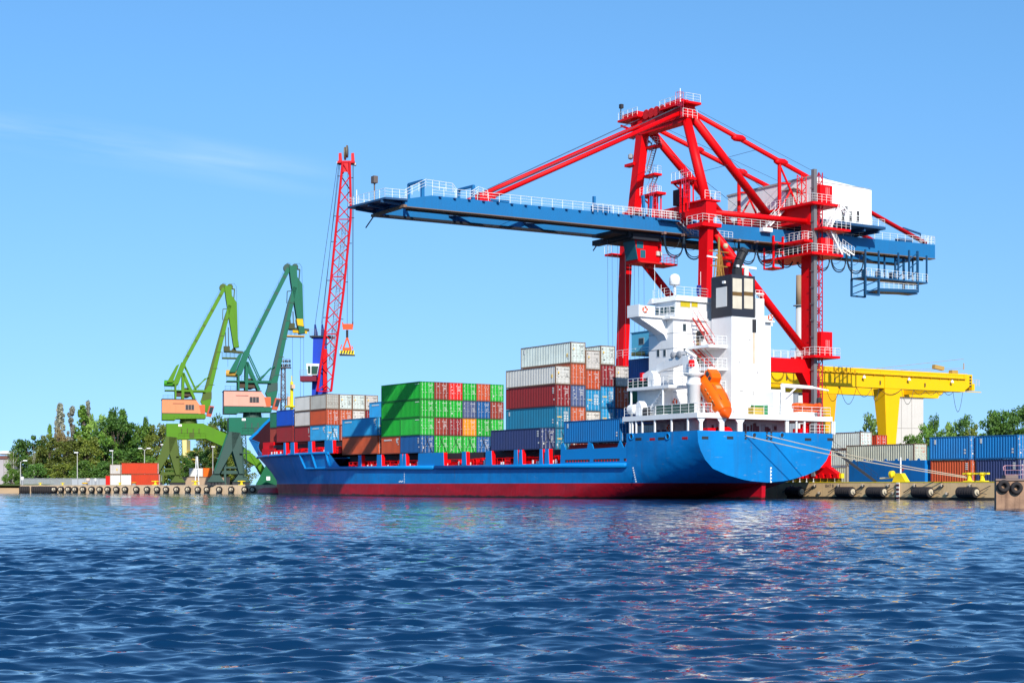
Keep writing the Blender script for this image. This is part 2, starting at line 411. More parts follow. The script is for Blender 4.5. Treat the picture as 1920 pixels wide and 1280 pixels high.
# black strip fenders at the left end
sb = MB(); sb.lathe([(.16, -.75), (.3, -.6), (.32, 0), (.3, .6), (.16, .75)], (0, 0, 0), 10); sme = sb.mesh('strip_fender', RUBBER, smooth=True)
sx = [40, 44, 47.5, 51, 55, 62.5, 66.5, 70.5, 74.5, 78.5, 82.5, 86.5, 90.5, 94.5, 98.5, 102]
for i, xx in enumerate(sx):
    o = bpy.data.objects.new('strip_fender', sme); COL.objects.link(o); o.location = lq(lqx(xx), -.3, .78)
    side = 'group of five' if i < 5 else 'group of eleven'
    tag(o, 'slim upright black fender, %s from the fence end in the %s' % (['first', 'second', 'third', 'fourth', 'fifth', 'sixth', 'seventh', 'eighth', 'ninth', 'tenth', 'eleventh'][i if i < 5 else i - 5], side), 'fender', 'upright strip fenders')
# bollards
def bollard():
    t = thing('bollard', None, 'bollard', (0, 0, 0), 0, 'yellow mooring bollards')
    b = MB(); b.box(-.6, .6, -.4, .4, 0, .1); b.lathe([(.3, .1), (.24, .3), (.24, .55), (.3, .62)], (0, 0, 0), 12); b.build('post', YEL2, t)
    b = MB(); b.lathe([(.3, 0), (.42, .04), (.42, .16), (.3, .22)], (0, 0, .62), 12); b.box(-.85, .85, -.22, .22, .66, .82); b.build('cap', YEL2, t)
    return t
bo0 = bollard(); first = True
spots = [(W2(solve_u(1818, 24.3), 24.3, 2.06), A0, 1.0, 'yellow bollard where the two mooring lines end'),
         (W2(solve_u(1842, 24.3), 24.3, 2.06), A0, 1.0, 'yellow bollard beyond the roped bollard')]
for xx, lab in ((286, 'small yellow bollard beside the light green crane foot'), (361, 'small yellow bollard between the two green cranes'),
                (448, 'small yellow bollard in front of the dark green crane'), (219, 'small yellow bollard before the white containers'),
                (112, 'small yellow bollard before the mesh fence'), (70, 'small yellow bollard near the strip fenders')):
    spots.append((lq(lqx(xx), 1.0, 1.8), A1, 1.35 if xx > 250 else .8, lab))
for p, a, s, lab in spots:
    o = bo0 if first else copy_tree(bo0); first = False
    o.location = p; o.rotation_euler = (0, 0, a); o.scale = (s * 1.0, s * 1.0, s * 1.25) if a == A0 else (s * .72, s * .72, s * .8); o['label'] = lab
# yellow quick-release hook with a white post
t = qthing('mooring_hook', 'yellow mooring hook machine with a thin white post on quay', 'mooring hook', solve_u(1690, 24.2), 24.2, 2.06)
u = solve_u(1690, 24.2)
b = MB(); b.prism([(u - 1.2, 2.06), (u + 1.0, 2.06), (u + .2, 3.1), (u - .7, 3.1)], 'y', 23.9, 24.6); b.build('base', YEL2, t)
b = MB(); b.lathe([(.1, -.3), (.4, -.2), (.42, .2), (.2, .3)], (u - 1.5, 24.2, 3.0), 12, 'x'); b.build('hook_head', YEL2, t)
b = MB(); b.tube((u - 3.4, 24.2, 2.5), (u - 1.3, 24.2, 2.6), .1); b.build('arm', paint((.6, .52, .38), .7), t)
b = MB(); b.tube((u - .2, 24.3, 3.1), (u - .2, 24.3, 5.0), .09); b.build('post', WHITE, t)
# depth gauge post
t = qthing('gauge_post', 'black and white striped depth board on the quay face', 'gauge board', solve_u(1684, 22.9), 22.9, 0)
u = solve_u(1684, 22.9)
b = MB(); b.box(u - .2, u + .2, 22.8, 22.95, -.2, 2.0); b.build('board', paint((.7, .66, .6), .7), t)
b = MB()
for i in range(4): b.box(u - .21, u + .21, 22.78, 22.85, .05 + i * .5, .3 + i * .5)
b.build('stripes', paint((.10, .012, .012), .7), t)
# steel brackets and hanging chains of the quay face
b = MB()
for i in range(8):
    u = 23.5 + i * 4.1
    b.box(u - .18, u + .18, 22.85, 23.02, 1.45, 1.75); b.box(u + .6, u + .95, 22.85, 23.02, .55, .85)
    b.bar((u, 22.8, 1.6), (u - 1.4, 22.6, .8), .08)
b.build('brackets_and_shade', DARK, q)  # dark boxes are painted shadow holes of the pale ones; bars are chains
b = MB()
for i in range(8):
    u = 23.5 + i * 4.1
    b.box(u - .16, u + .1, 22.78, 22.95, 1.5, 1.8); b.box(u + .62, u + .88, 22.78, 22.95, .6, .88)
b.build('brackets_and_shade', paint((.62, .52, .40), .8, .4), q)
fc = bpy.data.curves.new('lettering', 'FONT'); fc.body = 'BAT B'; fc.size = .55; fc.extrude = .004; fc.materials.append(paint((.03, .02, .06), .8, .2))
tx = bpy.data.objects.new('lettering', fc); COL.objects.link(tx); tx.parent = q; u0 = solve_u(1547.5, 23); tx.location = (u0 - 31, -.012, 1.42); tx.rotation_euler = (R(90), 0, 0)
# ------------------------------------------------------------------ cargo ship
def iv(pxx, py, v):
    u = solve_u(pxx, v); y = SY + u * UY + v * VY; return u, EYE + (HZ - py) * y / F
def solve_v(pxx, u):
    t = (pxx - 960) / F; x0, y0 = SX + u * UX, SY + u * UY; return (t * y0 - x0) / (VX - t * VY)
def iu(pxx, py, u):
    v = solve_v(pxx, u); y = SY + u * UY + v * VY; return v, EYE + (HZ - py) * y / F
VC, HB = 10.25, 10.65
ship = qthing('cargo_ship', 'blue container ship with red underwater hull and white deckhouse moored at the quay', 'ship', -40, VC, 0)
def hull_mat():
    m = bpy.data.materials.new('hull_paint'); m.use_nodes = True; t = m.node_tree; b = t.nodes['Principled BSDF']; L = t.links
    b.inputs['Roughness'].default_value = .42; b.inputs['Specular IOR Level'].default_value = .2
    tc = t.nodes.new('ShaderNodeTexCoord'); s = t.nodes.new('ShaderNodeSeparateXYZ'); L.new(tc.outputs['Object'], s.inputs[0])
    def noise(scale, det, mapping=None, rough=.5):
        n = t.nodes.new('ShaderNodeTexNoise'); n.inputs['Scale'].default_value = scale; n.inputs['Detail'].default_value = det; n.inputs['Roughness'].default_value = rough
        if mapping:
            mp = t.nodes.new('ShaderNodeMapping'); mp.inputs['Scale'].default_value = mapping; L.new(tc.outputs['Object'], mp.inputs[0]); L.new(mp.outputs[0], n.inputs['Vector'])
        else: L.new(tc.outputs['Object'], n.inputs['Vector'])
        return n.outputs[0]
    def rng(x, a, c, d=0, e=1):
        r = t.nodes.new('ShaderNodeMapRange'); L.new(x, r.inputs[0])
        for i, k in enumerate((a, c, d, e)): r.inputs[i + 1].default_value = k
        return r.outputs[0]
    def mix(f, a, c):
        x = t.nodes.new('ShaderNodeMixRGB'); L.new(f, x.inputs[0])
        for i, k in ((1, a), (2, c)):
            if isinstance(k, tuple): x.inputs[i].default_value = (*k, 1)
            else: L.new(k, x.inputs[i])
        return x.outputs[0]
    blue = mix(rng(noise(.16, 5), .35, .7), (.003, .22, .57), (.004, .155, .42))
    blue = mix(rng(noise(1, 4, (.9, .9, .07)), .52, .78, 0, .5), blue, (.02, .12, .30))
    blue = mix(rng(noise(1, 5, (.5, .5, 2.5), .7), .64, .70, 0, .55), blue, (.16, .24, .34))
    blue = mix(rng(noise(1.3, 6, (1.1, 1.1, .12), .65), .63, .72, 0, .55), blue, (.10, .07, .06))
    red = mix(rng(noise(.4, 6, (.5, .5, 1.4)), .35, .7), (.50, .005, .016), (.27, .008, .015))
    red = mix(rng(noise(1, 6, (1.6, 1.6, .25), .7), .58, .74, 0, .75), red, (.16, .010, .016))
    red = mix(rng(noise(1.1, 7, (.5, .5, 1.7), .78), .655, .70, 0, .75), red, (.52, .36, .35))
    # slimy band just above the water
    wl = t.nodes.new('ShaderNodeMath'); wl.operation = 'MULTIPLY_ADD'; L.new(noise(.8, 5), wl.inputs[0]); wl.inputs[1].default_value = .5; L.new(s.outputs[2], wl.inputs[2])
    red = mix(rng(wl.outputs[0], .62, .42), red, (.03, .014, .014))
    cut = rng(s.outputs[2], 1.93, 1.95)
    L.new(mix(cut, red, blue), b.inputs['Base Color'])
    # plate dents and weld lines
    n = noise(.30, 3); bp = t.nodes.new('ShaderNodeBump'); bp.inputs['Strength'].default_value = .35; bp.inputs['Distance'].default_value = .5
    L.new(n, bp.inputs['Height'])
    br = t.nodes.new('ShaderNodeTexBrick'); br.inputs['Scale'].default_value = 1; br.inputs['Brick Width'].default_value = 7.5; br.inputs['Row Height'].default_value = 2.1
    br.inputs['Mortar Size'].default_value = .02; br.inputs['Color1'].default_value = br.inputs['Color2'].default_value = (1, 1, 1, 1); br.inputs['Mortar'].default_value = (0, 0, 0, 1)
    cb = t.nodes.new('ShaderNodeCombineXYZ'); L.new(s.outputs[0], cb.inputs[0]); L.new(s.outputs[2], cb.inputs[1]); L.new(cb.outputs[0], br.inputs['Vector'])
    b2 = t.nodes.new('ShaderNodeBump'); b2.inputs['Strength'].default_value = .35; b2.inputs['Distance'].default_value = .03; L.new(br.outputs[0], b2.inputs['Height'])
    L.new(bp.outputs[0], b2.inputs['Normal']); L.new(b2.outputs[0], b.inputs['Normal'])
    return m
HULL = hull_mat()
SBLUE = paint((.003, .21, .54), .4, .18, .2, .4, name='ship_blue')
SHEER = 4.35
ZT = [(0, 2.01), (2.5, 2.16), (3.85, 2.36), (6.2, 2.87), (8.35, 3.6), (9.5, 4.6), (10.2, 5.7), (10.55, 6.6), (10.65, 7.9)]   # transom outline (half breadth, z)
US = 32.8
def zt(y):
    for (a, za), (c, zc) in zip(ZT, ZT[1:]):
        if y <= c: return za + (zc - za) * (y - a) / (c - a)
    return 7.9
def section(u):
    """half section: list of (half breadth, z) from keel to top"""
    p = min(1, max(0, (u - 2) / (US - 2))) ** 1.35
    top = 7.95 if u >= 19.4 else SHEER
    pts = []
    for y in [0, 2.5, 3.85, 5, 6.2, 7.3, 8.35, 9, 9.5, 9.9, 10.2, 10.4, 10.55, 10.65]:
        z0 = -2.5 if y < 9.5 else -2.5 + 2.0 * ((y - 9.5) / 1.15) ** 2
        pts.append((y, min(top - .05, z0 + (zt(y) - z0) * p)))
    zl = pts[-1][1]
    for k in range(1, 7): pts.append((HB, zl + (top - zl) * k / 6))
    return pts
def hull():
    b = MB(); us = [-50, -35, -20, -8, 0, 4, 8, 11, 14, 17, 19.39, 19.41, 21, 23, 25, 27, 29, 31, US]
    secs = [section(u) for u in us]; m = len(secs[0])
    for sgn in (-1, 1):
        vs = [(u, VC + sgn * y, z) for u, s in zip(us, secs) for y, z in s]
        b.add(vs, [(i * m + j, i * m + j + 1, (i + 1) * m + j + 1, (i + 1) * m + j) for i in range(len(us) - 1) for j in range(m - 1)])
    # fore body
    def stem(z):
        T = [(-2.5, -108), (0, -105.6), (2.5, -105.2), (4, -107.4), (5.8, -110.8), (7.0, -113.2), (9.2, -116.2), (10.9, -118.4)]
        for (a, ua), (c, uc) in zip(T, T[1:]):
            if z <= c: return ua + (uc - ua) * (z - a) / (c - a)
        return -118.4
    def hb(u, z, u0=-50.0):
        s = max(0, min(1, (u0 - u) / (u0 - stem(z)))); f = min(1, max(0, (z + .5) / 7.5)); n = 1.75 + 1.5 * f ** 1.3
        return HB * max(0, 1 - s ** n)
    def patch(zs, ua):
        for sgn in (-1, 1):
            n = 30; vs = []
            for z in zs:
                for i in range(n + 1):
                    u = ua + (stem(z) - ua) * (i / n); vs.append((u, VC + sgn * hb(u, z), z))
            k = n + 1
            b.add(vs, [(i * k + j, i * k + j + 1, (i + 1) * k + j + 1, (i + 1) * k + j) for i in range(len(zs) - 1) for j in range(n)])
    patch([-2.5, -1, 0, .6, 1.3, 1.95, 2.6, 3.3, 3.9, SHEER], -50)
    patch([SHEER, 5, 5.6, 6.3, 7.0], -61.4)
    # sloping plate where the raised foredeck begins
    for sgn in (-1, 1):
        v = VC + sgn * HB
        b.add([(-61.4, v, SHEER), (-56.4, v, SHEER), (-57.4, v, 4.7), (-58.6, v, 5.3), (-60, v, 6.2), (-61.4, v, 7.0)], [(0, 1, 2, 3, 4, 5)])
        b.add([(-61.4, VC + sgn * hb(-61.4, 7), 7.0), (-61.4, v, 7), (-61.4, v, SHEER), (-61.4, VC + sgn * hb(-61.4, SHEER), SHEER)], [(0, 1, 2, 3)])
    # transom
    tp = [(US, VC - y, z) for y, z in section(US)] + [(US, VC + y, z) for y, z in reversed(section(US))]
    b.add(tp, [tuple(range(len(tp)))])
    o = b.build('hull', HULL, ship)
    for p in o.data.polygons: p.use_smooth = len(p.vertices) == 4
    m_ = o.modifiers.new('es', 'EDGE_SPLIT'); m_.split_angle = R(28)
    return stem, hb
stem, hb = hull()
# bulb and rudder
b = MB(); b.lathe([(.2, -112.8), (.8, -112.5), (1.2, -111.8), (1.35, -110.5), (1.4, -106), (1.2, -100)], (0, VC, .0), 18, 'x'); b.build('bulbous_bow', HULL, ship, True)
b = MB(); b.prism([(27.0, -2), (32.0, -2), (32.2, 2.1), (29.5, 2.05), (24, 2.3), (18, 1.2), (18, -2)], 'y', VC - .3, VC + .3); b.build('rudder', HULL, ship)
# decks
DECK = paint((.16, .02, .02), .7, .4)
b = MB()
b.add([(-56, -.2, SHEER - .02), (19.4, -.2, SHEER - .02), (19.4, 20.7, SHEER - .02), (-56, 20.7, SHEER - .02)], [(0, 1, 2, 3)])
f = [(u, VC - hb(u, 6.9) + .1, 6.9) for u in range(-56, -112, -4)]; g = [(u, 2 * VC - v, z) for u, v, z in f]
b.add(f + g[::-1], [tuple(range(len(f) * 2))])
b.add([(19.4, -.3, 6.9), (US - .05, -.3, 6.9), (US - .05, 20.8, 6.9), (19.4, 20.8, 6.9)], [(0, 1, 2, 3)])
b.build('deck', DECK, ship)
# rub rails and bow frame ribs
b = MB(); b.tube((-62, -.5, 4.5), (-27, -.55, 4.3), .30, n=10); b.tube((-26.4, -.55, 4.28), (19.5, -.55, 4.12), .30, n=10); b.build('rub_rail', SBLUE, ship, True)
b = MB(); pts = [(u, VC - hb(u, 7.0) - .18, 7.0) for u in (-61.4, -66, -72, -78, -84, -90, -95, -100, -104, -108)]
b.path(pts, .26, 8); pts = [(u, VC - hb(u, 4.5) - .15, 4.5) for u in (-56, -60, -64, -68, -71.5)]; b.path(pts, .24, 8)
for u0, u1 in ((-71.3, -72.8), (-66.4, -67.6), (-60.8, -62)): b.path([(u0, VC - hb(u0, 4.5) - .25, 4.5), ((u0 + u1) / 2, VC - hb(u0, 5.8) - .28, 5.8), (u1, VC - hb(u1, 7) - .25, 7)], .2, 6)
b.build('bow_rib', SBLUE, ship)
# bow bulwarks: low port plate to the stem head, high starboard visor
b = MB(); us_ = [-118.3, -116, -113.5, -111, -108.5, -106]
ul = [-118.4, -117.4, -116.2, -114.8, -113.2, -112, -110, -107.5, -105, -102, -98.5, -95]
zu = lambda u: 10.95 - 3.9 * (u + 118.4) / 23.4
def zs_stem(u):
    z = 10.9
    while z > 7 and stem(z) < u: z -= .05
    return z
lo = [(u, VC - max(.03, hb(u, 7.0) if u > -113.2 else .03) - .04, 7.0 if u > -113.2 else zs_stem(u)) for u in ul]
up = [(u, a[1] - .02 * (zu(u) - a[2]), max(zu(u), a[2] + .02)) for u, a in zip(ul, lo)]
n_ = len(ul); b.add(lo + up, [(i, i + 1, n_ + i + 1, n_ + i) for i in range(n_ - 1)])
b.path(up, .09, 6)
b.build('port_bulwark', SBLUE, ship)
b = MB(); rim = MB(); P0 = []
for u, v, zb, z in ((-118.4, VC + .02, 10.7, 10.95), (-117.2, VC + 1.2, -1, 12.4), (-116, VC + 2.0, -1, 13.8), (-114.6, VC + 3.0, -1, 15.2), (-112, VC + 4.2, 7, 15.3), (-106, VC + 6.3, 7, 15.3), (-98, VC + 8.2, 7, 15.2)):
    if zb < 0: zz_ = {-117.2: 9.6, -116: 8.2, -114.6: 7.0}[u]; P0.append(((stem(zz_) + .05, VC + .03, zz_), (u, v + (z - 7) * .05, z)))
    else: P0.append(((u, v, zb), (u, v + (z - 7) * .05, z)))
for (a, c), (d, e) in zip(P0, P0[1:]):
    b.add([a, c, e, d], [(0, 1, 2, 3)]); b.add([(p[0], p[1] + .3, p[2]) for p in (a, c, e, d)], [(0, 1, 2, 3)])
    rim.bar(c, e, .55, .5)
b.build('starboard_bulwark', paint((.035, .005, .008), .7, .3), ship); rim.build('bulwark_rim', SBLUE, ship)  # inner face near black maroon: its shade is painted into the colour
# side frames between the deck and the containers
FR = []
def frame(x0, x1, za, zb, slant=0):
    """one blue side post with its red inboard web; x in photo columns, z the height range"""
    u0, u1 = solve_u(x0, -.35), solve_u(x1, -.35)
    b = MB(); b.prism([(u0 - slant, za), (u1 + .15, za), (u1, zb), (u0, zb)], 'y', -.38, -.28); p = b.build('side_post', SBLUE, ship)
    b = MB(); b.prism([(u0 + .05, za), (u1 + .08, za), (u1 + .02, zb), (u0 + .05, zb)], 'y', -.27, .32)
    b.build('web', RED, p)
for x0, x1 in ((532, 535), (545, 551), (578, 584), (609, 623)): frame(x0, x1, 7.0, 9.1, .1)
for x0, x1 in ((672, 677), (707, 714.5), (750, 753.5), (756, 760), (784.5, 831), (866.5, 873), (911, 921), (964, 970), (974, 978), (1012, 1016.5), (1022, 1028)): frame(x0, x1, SHEER, 6.45, .1)
b = MB(); u = lambda x: solve_u(x, -.35)
b.prism([(u(1051), SHEER), (19.42, SHEER), (19.42, 7.6), (u(1176), 7.15), (u(1172), 6.35), (u(1169), 6.25), (u(1165), 6.9), (u(1162), 7.15), (u(1158), 6.35), (u(1113), 6.25), (u(1110), 6.9), (u(1103), 7.1),
         (u(1101), 6.35), (u(1061), 6.25), (u(1056), 7.1), (u(1052), 7.0)], 'y', -.38, -.26)
b.build('side_plate', SBLUE, ship)
for x0, x1 in ((1060, 1106), (1113, 1162), (1170, 1179)):
    b = MB(); b.box(u(x0), u(x1), -.385, -.3, 4.62, 4.95); p = b.build('scupper', DARK, ship)
    b = MB(); k = u(x0) + .4
    while k < u(x1) - .2: b.box(k, k + .16, -.392, -.35, 4.62, 4.85); k += .62
    b.build('grating', RED, p)
b = MB(); b.box(5.3, 19.4, 1.0, 1.2, SHEER, 6.9); b.build('inner_wall', RED2, ship)
# hatch coaming and red deck gear in the openings
b = MB(); b.box(-58, 19, 1.7, 18.8, SHEER, 6.4); b.box(-94, -58.5, 3.6, 17, 6.9, 9.0); b.build('hatch_coaming', DARK, ship)  # dark colour paints in the shade below the containers
b = MB(); rr = random.Random(4)
def gear(u0, u1, z, v0=.55, v1=1.5):
    k = u0
    while k < u1:
        wd = rr.uniform(.25, 1.1); b.box(k, k + wd, v0 + rr.uniform(0, .3), v1, z, z + rr.uniform(.35, 1.3))
        if rr.random() < .5: b.tube((k, v0, z), (k, v0, z + 1.1), .05, n=5)
        k += wd + rr.uniform(.05, .5)
    b.tube((u0, v0, z + 1.05), (u1, v0, z + 1.05), .045, n=5); b.tube((u0, v0, z + .55), (u1, v0, z + .55), .035, n=5)
gear(-56, 4.5, SHEER); gear(-90, -62, 6.9, 1.6, 3.2)
b.build('deck_gear', RED, ship)
b = MB()
for k in range(26):
    a = rr.uniform(-55, 4); z = SHEER if a > -57 else 6.9; b.box(a, a + .28, .42, .5, z + .2, z + rr.uniform(.5, .9))
for k in range(8):
    a = rr.uniform(-90, -63); b.box(a, a + .3, 1.45, 1.55, 7.1, 7.7)
b.build('deck_equipment', WHITE, ship)
b = MB(); w0, w1 = solve_u(493, 3.6), solve_u(513, 3.6); b.box(w0, w1, 3.6, 6, 6.9, 9.6); b.box(w0 + .5, w1 + 1.5, 3.2, 5, 6.9, 8.4); b.lathe([(.7, w0 - 1.2), (.7, w0)], (0, 4.6, 7.7), 14, 'x'); b.build('windlass', RED, ship)
# yellow foremast
b = MB(); uf = solve_u(547, VC); b.tube((uf, VC, 6.9), (uf, VC, 21.2), .38, .30, 10); b.box(uf - 1.2, uf + .8, VC - .8, VC + .8, 16.4, 16.7); b.tube((uf, VC, 21.2), (uf, VC, 22.3), .09, n=6)
b.tube((uf - .9, VC, 16.7), (uf, VC, 19.6), .12); fm = b.build('foremast', YEL2, ship)
b = MB(); b.box(uf + .3, uf + 1.0, VC - .4, VC + .2, 19.9, 20.6); b.box(uf - 1.1, uf - .5, VC - .5, VC, 16.7, 18.4); b.build('mast_lamp', paint((.75, .45, .3), .6), fm)
# ---- stern: openings, fairleads, draught marks
def slot(b, x, y, wpx=9, hz=.34):
    v, z = iu(x, y, US); b.box(US - .1, US + .012, v - .5 * wpx / 12.3, v + .5 * wpx / 12.3, z - hz / 2, z + hz / 2)
b = MB()
for x in (1322, 1369): slot(b, x, 820.5, 12)
for x in (1515, 1557): slot(b, x, 823.5, 13)
b.build('mooring_slot', DARK, ship)
b = MB()
for x in (1398, 1438, 1446):
    v, z = iu(x, 816, US)
    for k in (-.35, 0, .35): b.box(US - .05, US + .03, v - .14, v + .14, z + k - .12, z + k + .12)
b.build('roller_fairlead', DARK, ship)
for x in (1414, 1466):
    v, z = iu(x, 816, US); b = MB(); b.torus((US + .02, v, z), .34, .09, 'x', 16, 6); r_ = b.build('panama_chock', SBLUE, ship, True)
    b = MB(); b.lathe([(.33, 0), (.33, .02)], (US, v, z), 14, 'x'); b.build('hole', DARK, r_)
b = MB()
for x, y, wd in ((1197, 823, 8), (1240, 822, 8)):
    a, z = iv(x, y, -.4); b.box(a - .6, a + .6, -.412, -.35, z - .17, z + .17)
b.build('mooring_slot', DARK, ship)
b = MB()
for x, y in ((1223, 823), (1284, 821)):
    a, z = iv(x, y, -.4); b.box(a - .5, a + .5, -.413, -.35, z - .15, z + .15)
b.build('mooring_slot', paint((.4, .01, .015), .5, .3), ship)
for x in (1184, 1252):
    a, z = iv(x, 818, -.4); b = MB(); b.torus((a, -.42, z), .36, .09, 'y', 16, 6); r_ = b.build('panama_chock', SBLUE, ship, True)
    b = MB(); b.lathe([(.35, -.415), (.35, -.38)], (a, 0, z), 14, 'y'); b.build('hole', DARK, r_)
b = MB()
for i in range(9):
    v, z = iu(1445.5, 877 + i * 3.2, US); 
    if i % 2 == 0: b.box(US, US + .012, v - .12, v + .12, z - .1, z + .1)
    else: b.box(US, US + .012, v - .12, v - .04, z - .06, z + .06)
for i in range(7):
    a, z = iv(1187 + i * .9, 877 + i * 4.2, -.41); b.box(a - .12, a + .1, -.418, -.40, z - .09, z + .09)
for i in range(7):
    a, z = iv(758, 886 + i * 3, -.41); b.box(a - .1, a + .1, -.418, -.40, z - .07, z + .07)
for i, dx in enumerate((0, 2, 4, 6)):
    a, z = iv(749 + dx, 902.5 - (i % 2), -.41); b.box(a - .2, a + .1, -.418, -.40, z - .12, z + .08)
b.build('draught_marks', WHITE, ship)
# ---- poop: columns, white deck above
b = MB(); b.box(18.6, US - .05, -.38, 20.88, 9.42, 10.0); pd = b.build('upper_deck', WHITE2, ship)
b = MB()
for x in (1181.5, 1186, 1193, 1204.5, 1228, 1259.5, 1290): a = solve_u(x, -.2); b.box(a - .09, a + .09, -.3, -.12, 7.9, 9.45)
for x, wd in ((1314, .2), (1353, .32), (1387, .34), (1474, .1), (1477, .1), (1493, .09), (1508, .1), (1560, .12), (1564, .1)):
    v = solve_v(x, US - .3); b.box(US - .4, US - .2, v - wd, v + wd, 7.9, 9.45)
    if wd > .15: b.prism([(v - wd, 9.43), (v + wd, 9.43), (v + wd + .45, 9.43), (v + wd, 8.9), (v - wd, 8.9), (v - wd - .45, 9.43)], 'x', US - .38, US - .22)
b.build('deck_column', WHITE, ship)
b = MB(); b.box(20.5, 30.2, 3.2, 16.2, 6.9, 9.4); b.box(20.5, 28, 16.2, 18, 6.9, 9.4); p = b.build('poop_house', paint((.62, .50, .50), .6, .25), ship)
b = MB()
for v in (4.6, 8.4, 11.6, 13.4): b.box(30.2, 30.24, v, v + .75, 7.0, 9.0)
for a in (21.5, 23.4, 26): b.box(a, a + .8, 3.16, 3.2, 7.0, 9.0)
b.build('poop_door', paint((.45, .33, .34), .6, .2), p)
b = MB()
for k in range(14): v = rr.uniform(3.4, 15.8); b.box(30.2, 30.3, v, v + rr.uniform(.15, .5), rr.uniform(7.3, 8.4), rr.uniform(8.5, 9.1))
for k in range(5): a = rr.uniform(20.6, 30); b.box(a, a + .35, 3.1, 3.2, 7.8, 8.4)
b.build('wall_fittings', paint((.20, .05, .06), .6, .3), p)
b = MB(); b.lathe([(.7, -.9), (.9, -.8), (.9, .8), (.7, .9)], (31.4, 4.6, 7.6), 14, 'y'); b.box(30.8, 32, 1.8, 3.0, 6.9, 8.3); b.box(31, 32.2, 16, 17.4, 6.9, 8.5); b.tube((31.6, 17, 8.4), (31.6, 17, 9.1), .25); b.build('mooring_winch', RED, ship)
# railings of the poop deck
b = MB(); b.rail([(18.8, -.25, 10), (US - .2, -.25, 10)], 1.1, 1.5); b.rail([(US - .2, -.25, 10), (US - .2, 1.9, 10)], 1.1, 1.1); b.rail([(US - .2, 5.3, 10), (US - .2, 20.7, 10), (24, 20.7, 10)], 1.1, 1.6); pr_ = b.build('railing', RAILW, ship)
b = MB(); b.rail([(US - .3, 17.4, 6.9 + .9), (US - .3, 20.6, 6.9 + .9)], 1.2, .8); b.build('railing', RAILW, ship)
net = bpy.data.materials.new('green_net'); net.use_nodes = True; nb = net.node_tree.nodes['Principled BSDF']; nb.inputs['Base Color'].default_value = (.05, .13, .10, 1); nb.inputs['Alpha'].default_value = .8; nb.inputs['Roughness'].default_value = .9
b = MB(); b.box(solve_u(1230, -.25), solve_u(1301, -.25), -.22, -.20, 10.05, 11.1); b.build('windbreak_net', net, ship)
# ---- deckhouse
dh = MB()
dh.box(18.2, 23.0, 4.0, 17.0, 10.0, 21.8); dh.box(23.0, 26.0, 9.0, 17.0, 10, 21.8); dh.box(18.2, 23, 2.2, 4.0, 10.0, 13.2)
house = dh.build('deckhouse', WHITE2, ship)
b = MB()
for z in (12.9, 15.55, 18.25, 20.1):
    b.box(18.17, 23.03, 3.96, 4.0, z, z + .07); b.box(23.0, 23.04, 3.97, 8.0, z, z + .07)
b.build('deck_seam', paint((.42, .42, .42), .6), house)
def win(u_, v_, z_, face, wd=.42, hz=.8, par=None, mat=None):
    b = MB()
    if face == 'p': b.box(u_ - wd / 2 - .08, u_ + wd / 2 + .08, v_ - .04, v_, z_ - hz / 2 - .08, z_ + hz / 2 + .08)
    else: b.box(u_, u_ + .04, v_ - wd / 2 - .08, v_ + wd / 2 + .08, z_ - hz / 2 - .08, z_ + hz / 2 + .08)
    f_ = b.build('window', paint((.5, .5, .5), .5), par or house); b = MB()
    if face == 'p': b.box(u_ - wd / 2, u_ + wd / 2, v_ - .05, v_ - .03, z_ - hz / 2, z_ + hz / 2)
    else: b.box(u_ + .03, u_ + .05, v_ - wd / 2, v_ + wd / 2, z_ - hz / 2, z_ + hz / 2)
    b.build('pane', mat or GLASS, f_)
for x, y in ((1233.5, 616), (1246, 615), (1234.5, 662), (1246.5, 661.5), (1236, 707)): a, z = iv(x, y, 4.0); win(a, 4.0, z, 'p')
for x, y in ((1283, 614), (1284.5, 660)): v, z = iu(x, y, 23.0); win(23.0, v, z, 'a', .45, .85)
# bridge deck, wings, wheelhouse
b = MB(); b.box(18.0, 23.35, 3.2, 17.6, 21.8, 22.05)
for v0, v1, vi in ((-.5, 3.4, 4.2), (17.4, 21.0, 16.8)):
    b.box(19.7, 22.0, v0, v1, 21.95, 22.2)
    o_, i_ = (v0, vi) if v0 < 5 else (v1, vi)
    b.prism([(o_, 21.95), (i_, 21.95), (i_, 19.0), (i_ + (.6 if v0 > 5 else -.6), 20.0)], 'x', 20.0, 21.7)
b.build('bridge_deck', WHITE2, ship)
b = MB()
b.box(23.25, 23.35, 4.0, 9.0, 22.05, 22.98)
b.box(19.7, 22.0, -.5, -.42, 22.2, 23.4); b.box(21.92, 22.0, -.42, 1.9, 22.2, 23.3); b.box(19.7, 19.78, -.42, 3.2, 22.2, 23.3)
b.box(21.92, 22, 17.6, 21, 22.2, 23.2); b.box(19.7, 22, 20.92, 21, 22.2, 23.2)
b.build('bridge_bulwark', WHITE, ship)
wh = MB(); wh.prism([(4.75, 22.05), (16.4, 22.05), (16.6, 24.1), (4.55, 24.1)], 'x', 18.6, 22.7); wheel = wh.build('wheelhouse', WHITE, ship)
b = MB(); b.prism([(4.3, 24.1), (16.9, 24.1), (16.7, 24.75), (4.6, 24.75)], 'x', 18.3, 23.0); b.prism([(17.2, 24.1), (18.3, 24.1), (18.3, 24.75), (17.9, 24.75)], 'y', 4.4, 16.8); b.build('roof', WHITE, wheel)
yb = paint((.55, .42, .02), .5, .35)
for x, wd in ((1284.5, 1.5), (1302, .95)): v, z = iu(x, 567.5, 22.7); win(22.7, v, z, 'a', wd, 1.05, wheel, yb)
for a, wd in ((22.0, .9), (20.9, .8), (20.0, .55), (19.1, .7)): win(a, 4.66, 23.3, 'p', wd, 1.1, wheel, glass((.05, .09, .10)))
